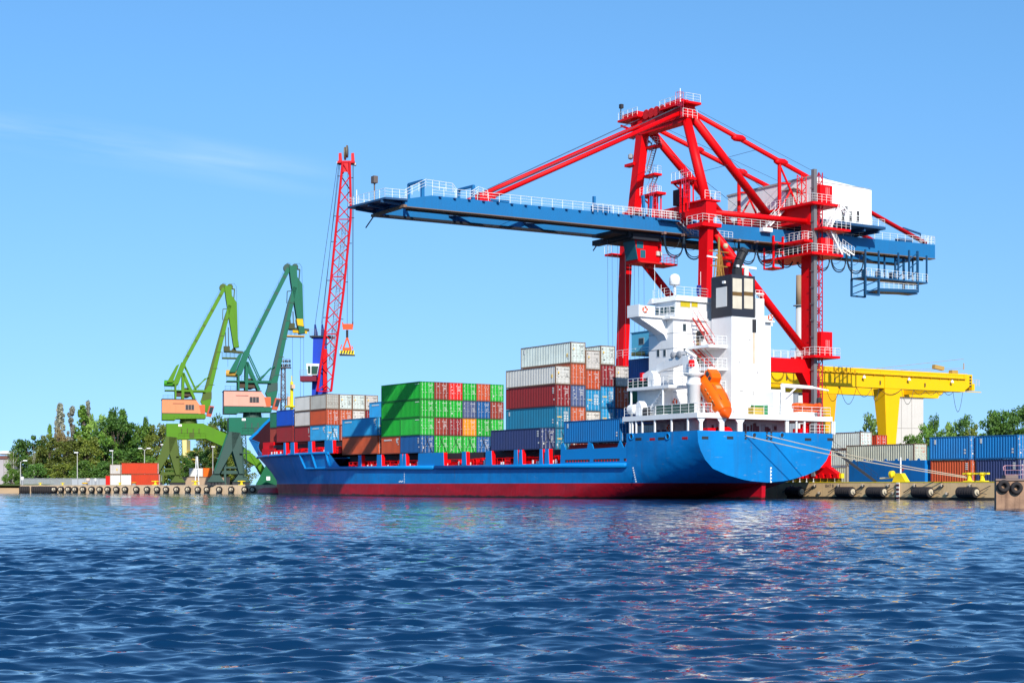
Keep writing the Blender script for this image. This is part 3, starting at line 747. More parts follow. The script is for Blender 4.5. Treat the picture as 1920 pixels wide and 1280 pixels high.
b = MB(); b.rail([(22.9, 9.5, 24.75), (22.9, 4.5, 24.75), (18.4, 4.5, 24.75)], 1.05, 1.2, .04); b.rail([(22, 1.9, 22.1), (22, 3.3, 22.1), (23.3, 3.3, 22.1), (23.3, 4.0, 22.1)], 1.15, .6, .045); b.build('railing', RAILW, wheel)
b = MB(); b.tube((22.3, 4.75, 24.75), (22.3, 4.75, 26.0), .16); rp = b.build('radome', WHITE, ship)
b = MB(); b.lathe([(.60, 0), (.66, .05), (.66, .8), (.6, 1.05), (.42, 1.28), (.15, 1.38)], (22.3, 4.75, 26.0), 20); b.build('dome', WHITE, rp, True)
b = MB(); v, z = iu(1310.5, 540, 22.5); b.lathe([(.28, 0), (.32, .6), (.28, 1.2)], (22.5, v, 25.0), 12); b.build('compass_stand', paint((.02, .03, .2), .4), ship)
b = MB()
for a, v, h in ((18.6, 4.6, 4.2), (22.6, 8.6, 3.2), (20, 4.5, 1.6)): b.tube((a, v, 24.7), (a, v, 24.7 + h), .03, n=4)
b.build('whip_antenna', WHITE, ship)
# funnel casing and black funnel top
b = MB(); b.box(24.3, 28.0, 8.9, 14.25, 10, 22.0); cas = b.build('engine_casing', WHITE2, ship)
b = MB(); v, z = iu(1414, 611, 28.0); b.box(28.0, 28.05, v - .3, v + .3, z - .8, z + .8); b.build('louvre', DARK, cas)
b = MB(); b.box(28.0, 28.012, v - .22, v + .12, z - 4.6, z - .8); b.build('rust_stain', paint((.62, .50, .38), .7, .6, 1.5, .9, dcol=(.45, .28, .14)), cas)
b = MB()
for vv, za_, zb_ in ((9.3, 10.2, 21.6), (13.9, 10.2, 17)): b.tube((28.07, vv, za_), (28.07, vv, zb_), .05, n=6)
b.build('pipe', paint((.66, .65, .63), .5, .2), cas)
b = MB()
for vv, zz_, ww, hh in ((10.2, 13.0, .5, .16), (11.2, 11.8, .25, .12), (12.2, 12.6, .35, .5), (10.0, 16.4, .2, .2), (12.9, 15.2, .2, .3), (11.6, 19.2, .3, .15)): b.box(28.0, 28.05, vv, vv + ww, zz_, zz_ + hh)
b.build('wall_fittings', paint((.45, .43, .41), .6, .3), cas)
b = MB()
for zz_ in (12.9, 15.6, 18.3): b.box(27.99, 28.006, 8.95, 14.2, zz_, zz_ + .035)
b.build('deck_seam', paint((.62, .61, .60), .6), cas)
b = MB(); b.box(24.3, 28.06, 8.84, solve_v(1415.5, 28.06), 22.0, 27.0); fun = b.build('funnel', paint((.028, .032, .045), .45, .25), ship)
pan = paint((.62, .55, .43), .6, .35, .8, .5); panw = paint((.62, .62, .60), .6, .2)
b = MB(); a0, z0 = iv(1343, 577, 8.84); a1, z1 = iv(1363, 537, 8.84); b.box(a0, a1, 8.80, 8.84, z0, z1); b.build('vent_panel', panw, fun)
for x0, x1 in ((1373.5, 1390.5), (1395, 1411.5)):
    for y0, y1 in ((578, 555.5), (546.5, 523)):
        va, za = iu(x0, y0, 28.06); vb, zb = iu(x1, y1, 28.06); b = MB(); b.box(28.06, 28.10, va, vb, za, zb); b.build('vent_panel', pan, fun)
    va, za = iu(x0, 554.5, 28.06); vb, zb = iu(x1, 547.5, 28.06); b = MB(); b.box(28.06, 28.09, va, vb, za, zb); b.build('rust_panel', paint((.16, .09, .03), .8, .9, 2), fun)
b = MB(); b.box(26.6, 27.0, 8.6, 8.84, 26.0, 26.3); b.build('floodlight', WHITE, fun)
b = MB(); b.path([(26.6, 11, 27), (26.6, 11, 28.0)], .62, 12); b.path([(26.6, 11, 28), (26.7, 11.25, 29.0), (26.8, 11.7, 29.9), (26.8, 12.0, 30.3)], .58, 12); b.build('exhaust_pipe', BLACK, fun)
# mast behind the funnel
b = MB(); BR = paint((.32, .16, .03), .6, .4)
vm = solve_v(1348, 21.5)
b.tube((21.5, vm, 24.7), (21.5, vm, 32.6), .22, .14, 8); b.tube((21.5, vm - 1.6, 30.8), (21.5, vm + 1.6, 30.8), .08); b.tube((21.5, vm - 1.3, 29), (21.5, vm + 1.4, 29), .08)
for d in (-1.2, -.6, .8, 1.3): b.tube((21.5, vm + d, 25), (21.5, vm + d * .3, 30.5), .07, n=5); b.tube((21.5 + d, vm, 25), (21.5, vm, 29.5), .07, n=5)
for k in range(9): b.bar((21.5, vm - .5, 25.2 + k * .62), (21.5, vm + .5, 25.5 + k * .62), .08)
mast = b.build('signal_mast', BR, ship)
b = MB(); b.box(20.8, 22.2, vm + .5, vm + 2.2, 29.9, 30.2); b.lathe([(.1, 0), (.3, .1), (.3, .5), (.1, .6)], (21.5, vm + 1.5, 29.0), 10); b.build('mast_platform', RED, mast)
b = MB(); b.bar((21.6, vm - 2.0, 30.1), (21.6, vm - .4, 30.0), .18); b.build('radar_scanner', WHITE, mast)
b = MB(); b.lathe([(.15, 0), (.3, .2), (.32, .45), (.2, .6)], (21.5, vm + 1.1, 31.3), 10); b.build('mast_lamp', paint((.6, .5, .3), .5), mast)
v0, z = iu(1381, 500, 27); v1, _ = iu(1417, 501, 27); b = MB(); b.bar((27, v0, z + .1), (27, v1, z), .3, .28); b.tube((27, (v0 + v1) / 2, 27), (27, (v0 + v1) / 2, z), .3); b.build('radar_scanner', WHITE, ship)
b = MB(); b.box(23, 26.5, 14.3, 17.2, 21.8, 22.0); b.box(25.2, 27.9, solve_v(1417, 27.9), 14.2, 22.0, 24.4); b.rail([(27.8, 12.9, 24.4), (27.8, 14.1, 24.4)], 1, .6); b.box(27.4, 27.9, solve_v(1417, 27.9), 14.2, 24.9, 25.05); b.build('side_tower', WHITE, ship)
# stair tower between deckhouse and casing
for z, a1 in ((18.2, 27.2), (15.5, 27.2), (12.8, 27.0)):
    b = MB(); b.box(23.0, a1, 6.0, 8.9, z, z + .32); pl = b.build('stair_platform', WHITE, ship)
    b = MB(); b.rail([(23.1, 6.05, z + .32), (a1 - .05, 6.05, z + .32), (a1 - .05, 8.85, z + .32)], 1.1, .8, .045); b.build('railing', RAILW, pl)
RS = paint((.55, .05, .04), .5, .2)
for zb_, zt_ in ((18.5, 22.0), (15.8, 18.2), (13.1, 15.5), (10.0, 12.8)):
    b = MB(); b.stairs((26.8, 6.9, zb_), (23.6, 6.9, zt_), .8)
    for e in (6.5, 7.3):
        b.tube((26.8, e, zb_ + 1), (23.6, e, zt_ + 1), .04, n=4)
    b.build('stairs', RS, ship)
b = MB()
for z, x in ((18.5, 1306), (15.8, 1307), (13.1, 1308)):
    v, _ = iu(x, 600, 23.0); b.box(23.0, 23.05, v - .05, v + .65, z, z + 1.9)
b.build('deck_door', paint((.25, .17, .07), .6), house)
b = MB(); v, z = iu(1314, 628, 23.3); b.box(23.2, 23.5, v - .5, v + .5, z - .5, z + .5); b.build('locker', DARK, ship)
# boat deck on the port side
b = MB(); b.box(18.2, 26.3, .6, 4.0, 13.2, 13.55); b.box(28.0, 29.7, 2.5, 4.2, 13.2, 13.7)
for a in (18.8, 25.0): b.tube((a, .8, 10), (a, .8, 13.2), .13)
b.tube((29.5, 4.0, 10), (29.5, 4.0, 13.2), .13)
bd = b.build('boat_deck', WHITE2, ship)
b = MB(); b.rail([(18.3, .7, 13.55), (26.2, .7, 13.55), (26.2, 3.9, 13.55)], 1.1, 1.0, .045); b.rail([(28.1, 2.6, 13.7), (29.6, 2.6, 13.7), (29.6, 4.1, 13.7)], 1.1, .7, .045); b.build('railing', RAILW, bd)
b = MB(); b.stairs((20.5, 2.0, 10), (23.8, 2.0, 13.2), .8); b.build('stairs', WHITE, ship)
b = MB(); prof = [(0, 0), (1.15, 0), (1.15, .9), (.95, 1.5), (.55, 1.85), (.2, 1.7), (0, 1.2)]
b.prism([(22.0 + x, 13.55 + z) for x, z in prof], 'y', .9, 1.9); a = solve_u(1201, .6)
b.prism([(a - .55 + x, 10 + z) for x, z in prof], 'y', .3, 1.2); b.build('vent_cowl', WHITE, ship)
b = MB(); a = solve_u(1188, .6); b.lathe([(.2, -.9), (.6, -.6), (.62, .5), (.3, .85)], (a, .6, 10.9), 14, 'x'); b.build('fuel_drum', WHITE, ship)
b = MB(); a = solve_u(1211, .5); b.box(a - .35, a + .35, .3, .9, 10, 11.0); b.build('winch_box', DARK, ship)
# deck crane on the port side
cv = 2.0; ca = solve_u(1301, cv)
b = MB(); b.lathe([(.78, 4.4), (.78, 13.3), (.92, 13.4), (.92, 13.6), (.78, 13.7), (.78, 14.4), (1.25, 14.6), (1.25, 14.75)], (ca, cv, 0), 20); cr = b.build('deck_crane', WHITE2, ship, True)
b = MB(); b.rail([(ca - 1.2, cv - 1.2, 14.75), (ca + 1.2, cv - 1.2, 14.75), (ca + 1.2, cv + 1.2, 14.75)], 1, .6, .04); b.lathe([(.7, 14.75), (.62, 15.6), (.3, 16.4)], (ca, cv, 0), 12); b.box(ca - 1.6, ca - .5, cv - .4, cv + .4, 14.9, 16.8); b.build('crane_house', WHITE, cr)
b = MB(); b.bar((ca - 1.0, cv, 16.5), (ca - 5, cv, 16.1), .8, .9, .7, 1.1); b.bar((ca - 5, cv, 16.1), (ca - 9.6, cv, 14.9), .7, 1.0, .4, .5); b.tube((ca - 1, cv - .4, 17.5), (ca + .4, cv, 16.6), .22); b.build('jib', WHITE2, cr)
b = MB(); b.lathe([(.35, -.1), (.4, 0), (.35, .7)], (ca + .2, cv - .5, 15.6), 12); b.box(ca - 9.9, ca - 9.5, cv - .3, cv + .3, 14.4, 15.4); b.build('hydraulic_motor', RED, cr)
b = MB(); b.lathe([(.2, -.5), (.45, -.4), (.45, .4), (.2, .5)], (ca - 2.2, cv - .1, 17.1), 10, 'y'); b.lathe([(.2, -.5), (.4, -.4), (.4, .4), (.2, .5)], (ca - 3.4, cv - .1, 17.1), 10, 'y'); b.build('winch_drum', STEEL, cr)
# lower aft house, aft crane arm
b = MB(); b.box(27.8, 30.6, 13.2, 16.4, 10, 12.9); b.box(23, 28, 14.3, 17.5, 10, 13.4); ah = b.build('aft_house', WHITE2, ship)
b = MB(); b.box(30.6, 30.64, 13.6, 14.3, 10.1, 11.9); b.box(30.6, 30.64, 15.1, 15.5, 11.2, 11.7); b.build('deck_door', paint((.62, .62, .6), .5), ah)
v0, z0 = iu(1468, 728, 31.0); v1, _ = iu(1553, 728, 31.0)
b = MB(); b.tube((31, v0, 10), (31, v0, z0 + .2), .35, .26, 10); b.tube((31, v0 - .2, z0 + .35), (31, v1 - 2.6, z0 + .25), .26, .22, 8); b.tube((31, v1 - 2.6, z0 + .25), (31, v1, z0), .16, .10, 8); b.tube((31, v0, z0 - 1.4), (31, v0 + 2.2, z0 + .2), .1, n=6); b.build('davit', WHITE, ship)
# crates and drums on the poop deck
b = MB(); v, _ = iu(1420, 770, 31.8); b.box(31.4, 32.2, v - 1.1, v + .7, 10, 10.9); b.build('stowage_bin', paint((.55, .38, .06), .6, .3), ship)
b = MB(); b.box(31.4, 32.1, v - .7, v + .8, 10.9, 11.15); b.lathe([(.35, 10), (.35, 11.2)], (31.8, v + 1.2, 0), 12); b.build('stowage_lid', paint((.03, .22, .08), .6, .3), ship)
# lifebuoys
LBO = paint((.75, .10, .03), .6, .1)
def buoy(a, v, z, ax, lab):
    b = MB(); b.torus((a, v, z), .32, .10, ax, 18, 8); o = b.build('lifebuoy', LBO, None, True)
    tag(o, lab, 'lifebuoy', 'ring lifebuoys on the ship'); p = Vector(W2(a, v, z))
    for q_ in o.data.vertices: q_.co = (q_.co.x - a, q_.co.y - v, q_.co.z - z)
    o.location = p; o.rotation_euler = (0, 0, A0)
    b = MB()
    for k in range(4):
        t = math.pi / 4 + k * math.pi / 2; c_, s_ = math.cos(t) * .32, math.sin(t) * .32
        b.torus((0, 0, 0), .115, .02, 'z', 6, 4) if 0 else b.box(*((-.11, .11, c_ - .07, c_ + .07, s_ - .07, s_ + .07) if ax == 'x' else (c_ - .07, c_ + .07, -.11, .11, s_ - .07, s_ + .07)))
    q_ = b.build('white_band', WHITE, None); q_.parent = o
v, z = iu(1209, 580, 22.0); buoy(22.06, v, z, 'x', 'orange ring lifebuoy on the port bridge wing')
a, z = iv(1265.5, 753, 3.9); buoy(a, 3.9, z, 'y', 'red ring lifebuoy on the wall above the green netting')
v, z = iu(1444, 595, 22.0); buoy(22.06, v, z, 'x', 'orange ring lifebuoy on the starboard bridge wing')
a, z = iv(1254, 802, 3.0); buoy(a, 3.0, z, 'y', 'red ring lifebuoy in the shade under the poop deck')
# ---- free fall lifeboat (local x = forward/down the slip)
ORG = paint((.85, .125, .003), .35, .12, name='lifeboat_orange'); ORG2 = paint((.80, .09, .004), .4, .2)
lb = thing('lifeboat', 'orange enclosed free fall lifeboat pointing steeply down its slip', 'lifeboat', W2(31.2, 3.7, 12.0), 0)
ang = R(48); M = Matrix.Rotation(A0, 4, 'Z') @ Matrix.Rotation(ang, 4, 'Y')
lb.rotation_euler = M.to_euler()
def loft(secs, n=20):
    b = MB(); vs = []
    for x, hw, top, bot in secs:
        for i in range(n):
            t = 2 * math.pi * i / n; c_, s_ = math.cos(t), math.sin(t)
            vs.append((x, hw * math.copysign(abs(c_) ** .7, c_), (top if s_ > 0 else bot) * abs(s_) ** .8 * (1 if s_ > 0 else -1)))
    m_ = len(secs); b.add(vs, [(j * n + i, j * n + (i + 1) % n, (j + 1) * n + (i + 1) % n, (j + 1) * n + i) for j in range(m_ - 1) for i in range(n)] + [tuple(range(n)), tuple(range((m_ - 1) * n, m_ * n))]); return b
loft([(-3.0, .5, .5, .4), (-2.9, 1.0, .9, .7), (-1.6, 1.22, 1.05, .95), (.4, 1.25, 1.05, 1.0), (1.8, 1.05, .85, .9), (2.7, .65, .5, .6), (3.2, .16, .15, .2), (3.3, .04, .04, .05)]).build('boat_hull', ORG, lb, True)
lb.scale = (1.03, 1.04, 1.02)
b = MB(); b.prism([(-2.95, .6), (-1.2, .8), (-1.45, 1.55), (-2.0, 1.75), (-2.75, 1.65)], 'y', -.68, .68); ck = b.build('cockpit', ORG, lb)
b = MB()
b.box(-2.65, -2.05, -.71, -.66, 1.0, 1.5); b.box(-1.9, -1.5, -.71, -.66, .95, 1.4); b.box(-2.6, -1.7, .66, .70, 1.1, 1.5); b.add([(-1.30, -.5, .98), (-1.30, .5, .98), (-1.47, .5, 1.48), (-1.47, -.5, 1.48)], [(0, 1, 2, 3)]); b.build('window', GLASS, ck)
loft([(2.3, .87, .70, .78), (2.7, .67, .52, .62), (3.21, .18, .17, .22), (3.32, .05, .05, .06)]).build('bow_cap', ORG2, lb, True)
b = MB(); 
for e in (-1, 1): b.tube((-2.4, e * 1.18, .15), (1.6, e * 1.12, .12), .05, n=5); b.tube((-1, e * .6, 1.02), (1.4, e * .5, .92), .04, n=5)
b.build('grab_line', paint((.12, .06, .03), .7), lb)
b = MB()
for k in range(4): b.box(-.9 + k * .6, -.6 + k * .6, -1.29, -1.2, .3, .36)
b.box(-.7, -.2, -.35, .35, 1.0, 1.12)
b.build('hull_fittings', paint((.5, .3, .12), .6), lb)
# slip rails belong to the ship
b = MB()
for e in (2.9, 4.5): b.bar((27.9, e, 14.6), (32.7, e, 9.9), .22, .3)
b.bar((30.0, 2.9, 10.0), (30.0, 2.9, 12.2), .2); b.bar((32.4, 5.6, 9.9), (31.4, 5.0, 11.6), .25); b.build('lifeboat_slip', WHITE, ship)
# rescue boat
rb = qthing('rescue_boat', 'small orange rescue boat on the aft deck beside the red crane leg', 'boat', 31.0, 18.5, 10.3)
v0 = solve_v(1492, 31); v1 = solve_v(1538, 31)
b = MB(); b.path([(30.4, v0, 11.3), (30.4, v1 - 1, 11.2), (31, v1 - .1, 11.5), (31.6, v1 - 1, 11.2), (31.6, v0, 11.3), (30.4, v0, 11.3)], .34, 10); b.build('inflated_tube', ORG2, rb, True)
b = MB(); b.prism([(v0, 11.1), (v1 - 1, 11.0), (v1 - .2, 11.35), (v1 - 1, 10.6), (v0, 10.55)], 'x', 30.5, 31.5); b.build('boat_hull', ORG2, rb)
b = MB(); b.lathe([(.2, 0), (.35, .1), (.3, .9), (.15, 1.0)], (31, v1 - .2, 11.4), 10); b.build('engine', DARK, rb)
b = MB(); b.box(30.5, 31.5, v0, v0 + 2.6, 10.0, 10.55); b.build('cradle', WHITE, rb)
# mooring lines
def line(p, q_, sag, r, name, lab, cat='rope', mat=ROPE, group=None, n=18):
    b = MB(); pts = []
    for i in range(n + 1):
        t = i / n; c_ = Vector(p).lerp(Vector(q_), t); c_.z -= sag * 4 * t * (1 - t); pts.append(tuple(c_))
    b.path(pts, r, 6); o = b.build(name, mat, None); return tag(o, lab, cat, group)
pA = Vector(W2(US + .05, solve_v(1398, US), 7.45)); pB = Vector(W2(US + .05, solve_v(1438, US), 7.55))
b1 = spots[0][0]; b2 = spots[1][0]
line(pA, (b1[0] - .3, b1[1], b1[2] + .45), .35, .058, 'mooring_line', 'pale mooring rope from the stern, lower of two to one bollard', group='stern mooring lines')
line(pB, (b1[0] + .2, b1[1], b1[2] + .5), .30, .058, 'mooring_line', 'pale mooring rope from the stern, upper of two to one bollard', group='stern mooring lines')
# ------------------------------------------------------------------ shipping containers
CC = {'G': ((.012, .36, .03), 'bright green'), 'BR': ((.27, .045, .03), 'brown red'), 'RE': ((.72, .012, .008), 'bright red'),
      'OR': ((.50, .085, .03), 'rusty orange'), 'OG': ((.82, .24, .008), 'bright orange'), 'SB': ((.085, .12, .24), 'slate blue'),
      'DB': ((.012, .095, .28), 'dark blue'), 'LB': ((.02, .27, .52), 'light blue'), 'GY': ((.56, .55, .51), 'pale grey'),
      'TA': ((.40, .34, .30), 'taupe'), 'DR': ((.25, .022, .026), 'dark red'), 'BL': ((.006, .165, .44), 'blue'),
      'TE': ((.015, .19, .32), 'teal blue'), 'RB': ((.008, .07, .42), 'royal blue'), 'DG': ((.008, .13, .07), 'dark green'),
      'NV': ((.03, .05, .15), 'navy blue'), 'WH': ((.66, .65, .60), 'off white'), 'BG': ((.50, .45, .36), 'beige'),
      'ON': ((.56, .052, .016), 'orange red'), 'TQ': ((.02, .26, .32), 'turquoise'), 'O2': ((.75, .14, .01), 'orange')}
LWH = paint((.60, .60, .58), .6, .3); LBK = paint((.04, .04, .045), .6); LYE = paint((.75, .45, .02), .6); LRD = paint((.75, .10, .04), .6)
BARM = {'G': (.42, .62, .40), 'GY': (.48, .46, .42), 'WH': (.5, .48, .44), 'TA': (.36, .31, .27), 'LB': (.35, .52, .66)}
CM = {}
def cparts(L, H, c, vv=0):
    k = (L, H, c, vv)
    if k in CM: return CM[k]
    col = CC[c][0]; jt = [(.88, 1.05)[vv % 2] if vv else 1.0, 1.0, (1.12, .9)[vv % 2] if vv else 1.0]; col = tuple(min(.8, x * jt[2] * (1 if i else jt[0]) + (.012 if vv == 2 else 0)) for i, x in enumerate(col)); m = paint(col, .5, .30 + .12 * vv, .5, .55, name='container_paint')
    pale = c in ('GY', 'TA', 'WH', 'BG')
    fm = paint((.20, .13, .09), .6, .5) if pale else paint(tuple(x * .62 + .012 for x in col), .55, .45)
    Wd = 2.438; b = MB(); n = int(L / .40); xs = []; p = (L - .24) / n
    for i in range(n):
        x = .12 + i * p; xs += [(x, 0), (x + p * .36, 0), (x + p * .5, 1), (x + p * .86, 1)]
    xs.append((L - .12, 0))
    for y0, d in ((.03, .06), (Wd - .03, -.06)):
        vs = [(x, y0 + d * e, z) for x, e in xs for z in (.16, H - .10)]
        b.add(vs, [(2 * i, 2 * i + 2, 2 * i + 3, 2 * i + 1) for i in range(len(xs) - 1)])
    b.add([(.05, .05, H - .04), (L - .05, .05, H - .04), (L - .05, Wd - .05, H - .04), (.05, Wd - .05, H - .04)], [(0, 1, 2, 3)])
    b.add([(.06, .05, .1), (.06, Wd - .05, .1), (.06, Wd - .05, H - .05), (.06, .05, H - .05)], [(0, 1, 2, 3)])
    b.add([(.05, .05, .14), (L - .05, .05, .14), (L - .05, Wd - .05, .14), (.05, Wd - .05, .14)], [(0, 1, 2, 3)])
    body = b.mesh('body', m)
    b = MB()
    for x in (0, L - .12):
        for y in (0, Wd - .12): b.box(x, x + .12, y, y + .12, 0, H)
    for y in (0, Wd - .07):
        b.box(.12, L - .12, y, y + .07, .02, .17); b.box(.12, L - .12, y, y + .07, H - .11, H - .01)
    for x in (0, L - .07):
        b.box(x, x + .07, .12, Wd - .12, .02, .15); b.box(x, x + .07, .12, Wd - .12, H - .12, H - .01)
    frame_ = b.mesh('frame', fm)
    doors = []
    for a, e in ((.125, Wd / 2 - .008), (Wd / 2 + .008, Wd - .125)):
        b = MB(); zs = []; q = (H - .30) / 5
        b.box(L - .07, L - .05, a, e, .155, H - .125)
        for i in range(5):
            z = .16 + i * q + q * .12; b.hexa([(L - .05, a + .04, z), (L - .05, e - .04, z), (L - .05, e - .04, z + q * .76), (L - .05, a + .04, z + q * .76)],
                                              [(L - .022, a + .06, z + .05), (L - .022, e - .06, z + .05), (L - .022, e - .06, z + q * .76 - .05), (L - .022, a + .06, z + q * .76 - .05)])
        doors.append(b.mesh('door', m))
    bm_ = paint(BARM.get(c, tuple(min(.7, x * .5 + .34) for x in col)), .5, .2)
    bars = []
    for y in (.38, .90, Wd - .90, Wd - .38):
        b = MB(); b.tube((L + .03, y, .08), (L + .03, y, H - .08), .032, n=6)
        for z in (.35, H * .5, H - .35): b.box(L - .02, L + .055, y - .05, y + .05, z - .035, z + .035)
        b.box(L + .02, L + .07, y - .02, y + .26, 1.0, 1.06); bars.append(b.mesh('locking_bar', bm_))
    CM[k] = (body, frame_, doors, bars, {})
    return CM[k]
def marks(L, H, style, k):
    """small lettering panels: rows of dashes on the doors and on the side"""
    rr = random.Random(style * 31 + k); b = MB(); X = L - .018
    def d(y, z, w_, h_): b.box(X - .02, X + .012, y, y + w_, z, z + h_)
    q = lambda a, b_: rr.uniform(a, b_)
    if style == 0:      # number top right, data block below, ticks down the left leaf
        for i in range(6): d(1.42 + i * .14, H - .52, .08, .10)
        if rr.random() < .8:
            for i in range(3): d(1.62 + i * .16, H - .72, .09, .09)
        for i in range(rr.choice((3, 4, 5))): d(1.72 + q(0, .1), H - 1.15 - i * .17, q(.15, .4), .06)
        for z in (H - .55, H - 1.2): d(.22 + q(0, .2), z, q(.1, .25), .13)
        if rr.random() < .5: d(.5, q(.4, .8), .2, .2)
    elif style == 1:
        for i in range(5): d(1.36 + i * .17, H - .55 - q(0, .12), .11, .12)
        for i in range(rr.choice((3, 4, 6))): d(1.5 + q(0, .2), H - .9 - i * .19, q(.2, .6), .07)
        for i in range(rr.choice((1, 2, 3))): d(.4 + q(0, .3), H - .7 - i * .5, q(.12, .35), .11)
        for i in range(rr.choice((0, 2, 4))): d(1.95, .5 + i * .16, .2, .06)
    elif style == 2:
        for i in range(3): d(1.35, H - .72 - i * .13, q(.6, .85), .07)
        for i in range(rr.choice((2, 3))):
            d(1.38, H - 1.35 - i * .33, .34, .22); d(1.84, H - 1.35 - i * .33, .28, .22)
        d(.25, q(.4, .8), .2, .3)
    else:
        for i in range(5): d(1.4 + i * .16, H - .6 - (i % 2) * q(.1, .3), .1, .09)
        for i in range(rr.choice((1, 2, 3))): d(.3 + q(0, .2), H - .6 - i * .55, q(.15, .35), .09); d(1.5, H - 1.1 - i * .4, q(.2, .55), .08)
    return b
def side_marks(L, H, style):
    b = MB(); Y = .02
    def d(x, z, w_, h_): b.box(x, x + w_, Y - .012, Y + .02, z, z + h_)
    if style == 1:      # big words top left, emblem top right
        for i in range(7): d(.9 + i * .36, H - .62, .25, .22)
        x = L - 1.3; d(x, H - .75, .35, .45); d(x + .1, H - 1.0, .5, .2); d(x + .42, H - .55, .3, .3); d(L - .8, H - 1.3, .3, .14)
    elif style == 2:    # number column at the aft end
        for i in range(4): d(L - .75, H - .5 - i * .22, .35, .13)
        d(L - .5, .8, .2, .2)
    elif style == 3:
        d(.7, H - .9, .28, .55); d(L - .8, 1.0, .22, .2); d(L - .8, .65, .22, .2)
    else:
        for i in range(6): d(L - 1.5 + i * .2, H - .42, .13, .11)
    return b
MM = {}
def container(u, v, z, L, H, c, label, group, style=0, side=0, rotz=A0, loc=None, mk=None):
    o = thing('shipping_container', label, 'container', loc or W2(u, v, z), rotz, group)
    body, fr, doors, bars, _ = cparts(L, H, c, random.randrange(3))
    put(body, 'body', o); put(fr, 'frame', o)
    for i, d in enumerate(doors):
        dd = put(d, 'door', o)
        for bme in bars[2 * i:2 * i + 2]: put(bme, 'locking_bar', dd)
    if style is not None:
        vr = random.randrange(6); key = (L, H, style, mk or (c in ('GY', 'WH', 'TA', 'BG')), vr)
        if key not in MM: MM[key] = marks(L, H, style, vr).mesh('lettering', mk or (LBK if c in ('GY', 'WH', 'TA', 'BG') else LWH))
        put(MM[key], 'lettering', o)
        if c in ('GY',) :
            key = (L, H, 'y')
            if key not in MM:
                b = MB(); X = L - .018; b.box(X - .02, X + .014, .38, .62, H - 1.05, H - .8); b.box(L - 1.0, L - .75, .008, .06, .9, 1.35); MM[key] = b.mesh('warning_label', LYE)
            put(MM[key], 'warning_label', o)
        if c in ('LB', 'TE'):
            key = (L, H, 'y2')
            if key not in MM:
                b = MB(); X = L - .018
                for i in range(4): b.box(X - .02, X + .014, .3 + i * .2, .45 + i * .2, H * .48, H * .48 + .2)
                MM[key] = b.mesh('warning_label', LYE)
            put(MM[key], 'warning_label', o)
    if side:
        key = (L, H, 's', side)
        if key not in MM: MM[key] = side_marks(L, H, side).mesh('lettering', LWH)
        put(MM[key], 'lettering', o)
    return o
NTH = ['first', 'second', 'third', 'fourth', 'fifth', 'sixth', 'seventh', 'eighth']
def stack(name, u0, L, base, pitch, cols, v0=0.0, group=None, gap=.0):
    """cols: list of columns, each bottom -> top of (colour, height, style, side)"""
    for ci, col in enumerate(cols):
        z = base
        for ti, it in enumerate(col):
            if it is None: continue
            items = it if isinstance(it, list) else [it]
            for k, (c, H, st, sd) in enumerate(items):
                if c is None: continue
                l_ = L if len(items) == 1 else L / 2 - .03
                half = '' if len(items) == 1 else (' fore half' if k == 0 else ' aft half')
                row = 'water side row' if ci == 0 else NTH[ci] + ' row from water'
                lab = f"{CC[c][1]} container{half}, {ORD[ti]} tier, {row}, {name}"
                container(u0 + k * (L / 2 + .03), v0 + ci * pitch, z, l_, H, c, lab, group or 'containers stacked on the ship', st, sd)
            z += items[0][1] + .03
h8, h9 = 2.62, 2.87
# green stack amidships
stack('green stack amidships', -44.05, 12.16, 6.5, 2.48, [
    [[('OR', 2.65, 3, 1), ('DB', 2.65, 0, 2)], [('G', 2.65, 0, 0), ('G', 2.65, 0, 4)], ('G', 2.65, 0, 4), ('G', 2.65, 0, 4)],
    [('G', 2.65, 0, 0), ('BR', 2.65, 1, 0), ('G', 2.65, 0, 0), ('BR', 2.65, 1, 0)],
    [('G', 2.65, 0, 0), ('DR', 2.65, 3, 0), ('G', 2.65, 0, 0), ('RE', 2.65, 1, 0)],
    [('G', 2.65, 0, 0), ('OG', 2.65, 0, 0), ('SB', 2.65, 0, 0), ('G', 2.65, 0, 0)],
    [('DB', 2.65, 1, 0), ('G', 2.65, 0, 0), ('DB', 2.65, 0, 0), ('OR', 2.65, 3, 0)],
    [('DB', 2.65, 0, 0), ('G', 2.65, 0, 0), ('BR', 2.65, 1, 0), ('G', 2.65, 0, 0)]])
# low stack just ahead of it
stack('blue brown stack', -57.45, 12.16, 6.6, 2.48, [
    [('OR', h9, 3, 0), ('LB', h9, 2, 1)], [('DR', h9, 1, 0), ('LB', h9, 2, 0)], [('BR', h9, 1, 0), ('LB', h9, 2, 0), ('LB', h9, 2, 1)]])
# fore stack
stack('grey topped stack', -80.8, 12.5, 9.3, 2.5, [
    [[('DR', h8, 1, 2), ('LB', h8, 2, 1)], [('GY', h8, None, 0), ('OR', h8, 1, 0)], [('GY', h8, None, 0), ('TA', h8, None, 0)]],
    [('BR', h8, 1, 0), ('OR', h8, 1, 0), ('GY', h8, 0, 0)], [('LB', h8, 2, 0), ('WH', h8, 0, 0), ('GY', h8, 0, 0)], [('BR', h8, 1, 0), ('DR', h8, 1, 0), ('GY', h8, 0, 0)]], v0=2.48)
# two pairs at the bow
stack('short pair at bow', -88.4, 6.6, 9.35, 2.5, [[('DR', h9, 1, 0), ('RB', h9, 0, 0)]], v0=2.5)
stack('narrow pair at bow', -96.8, 6.06, 9.4, 2.5, [[('BR', h9, 1, 0), ('DG', h9, 0, 0)]], v0=5.0)
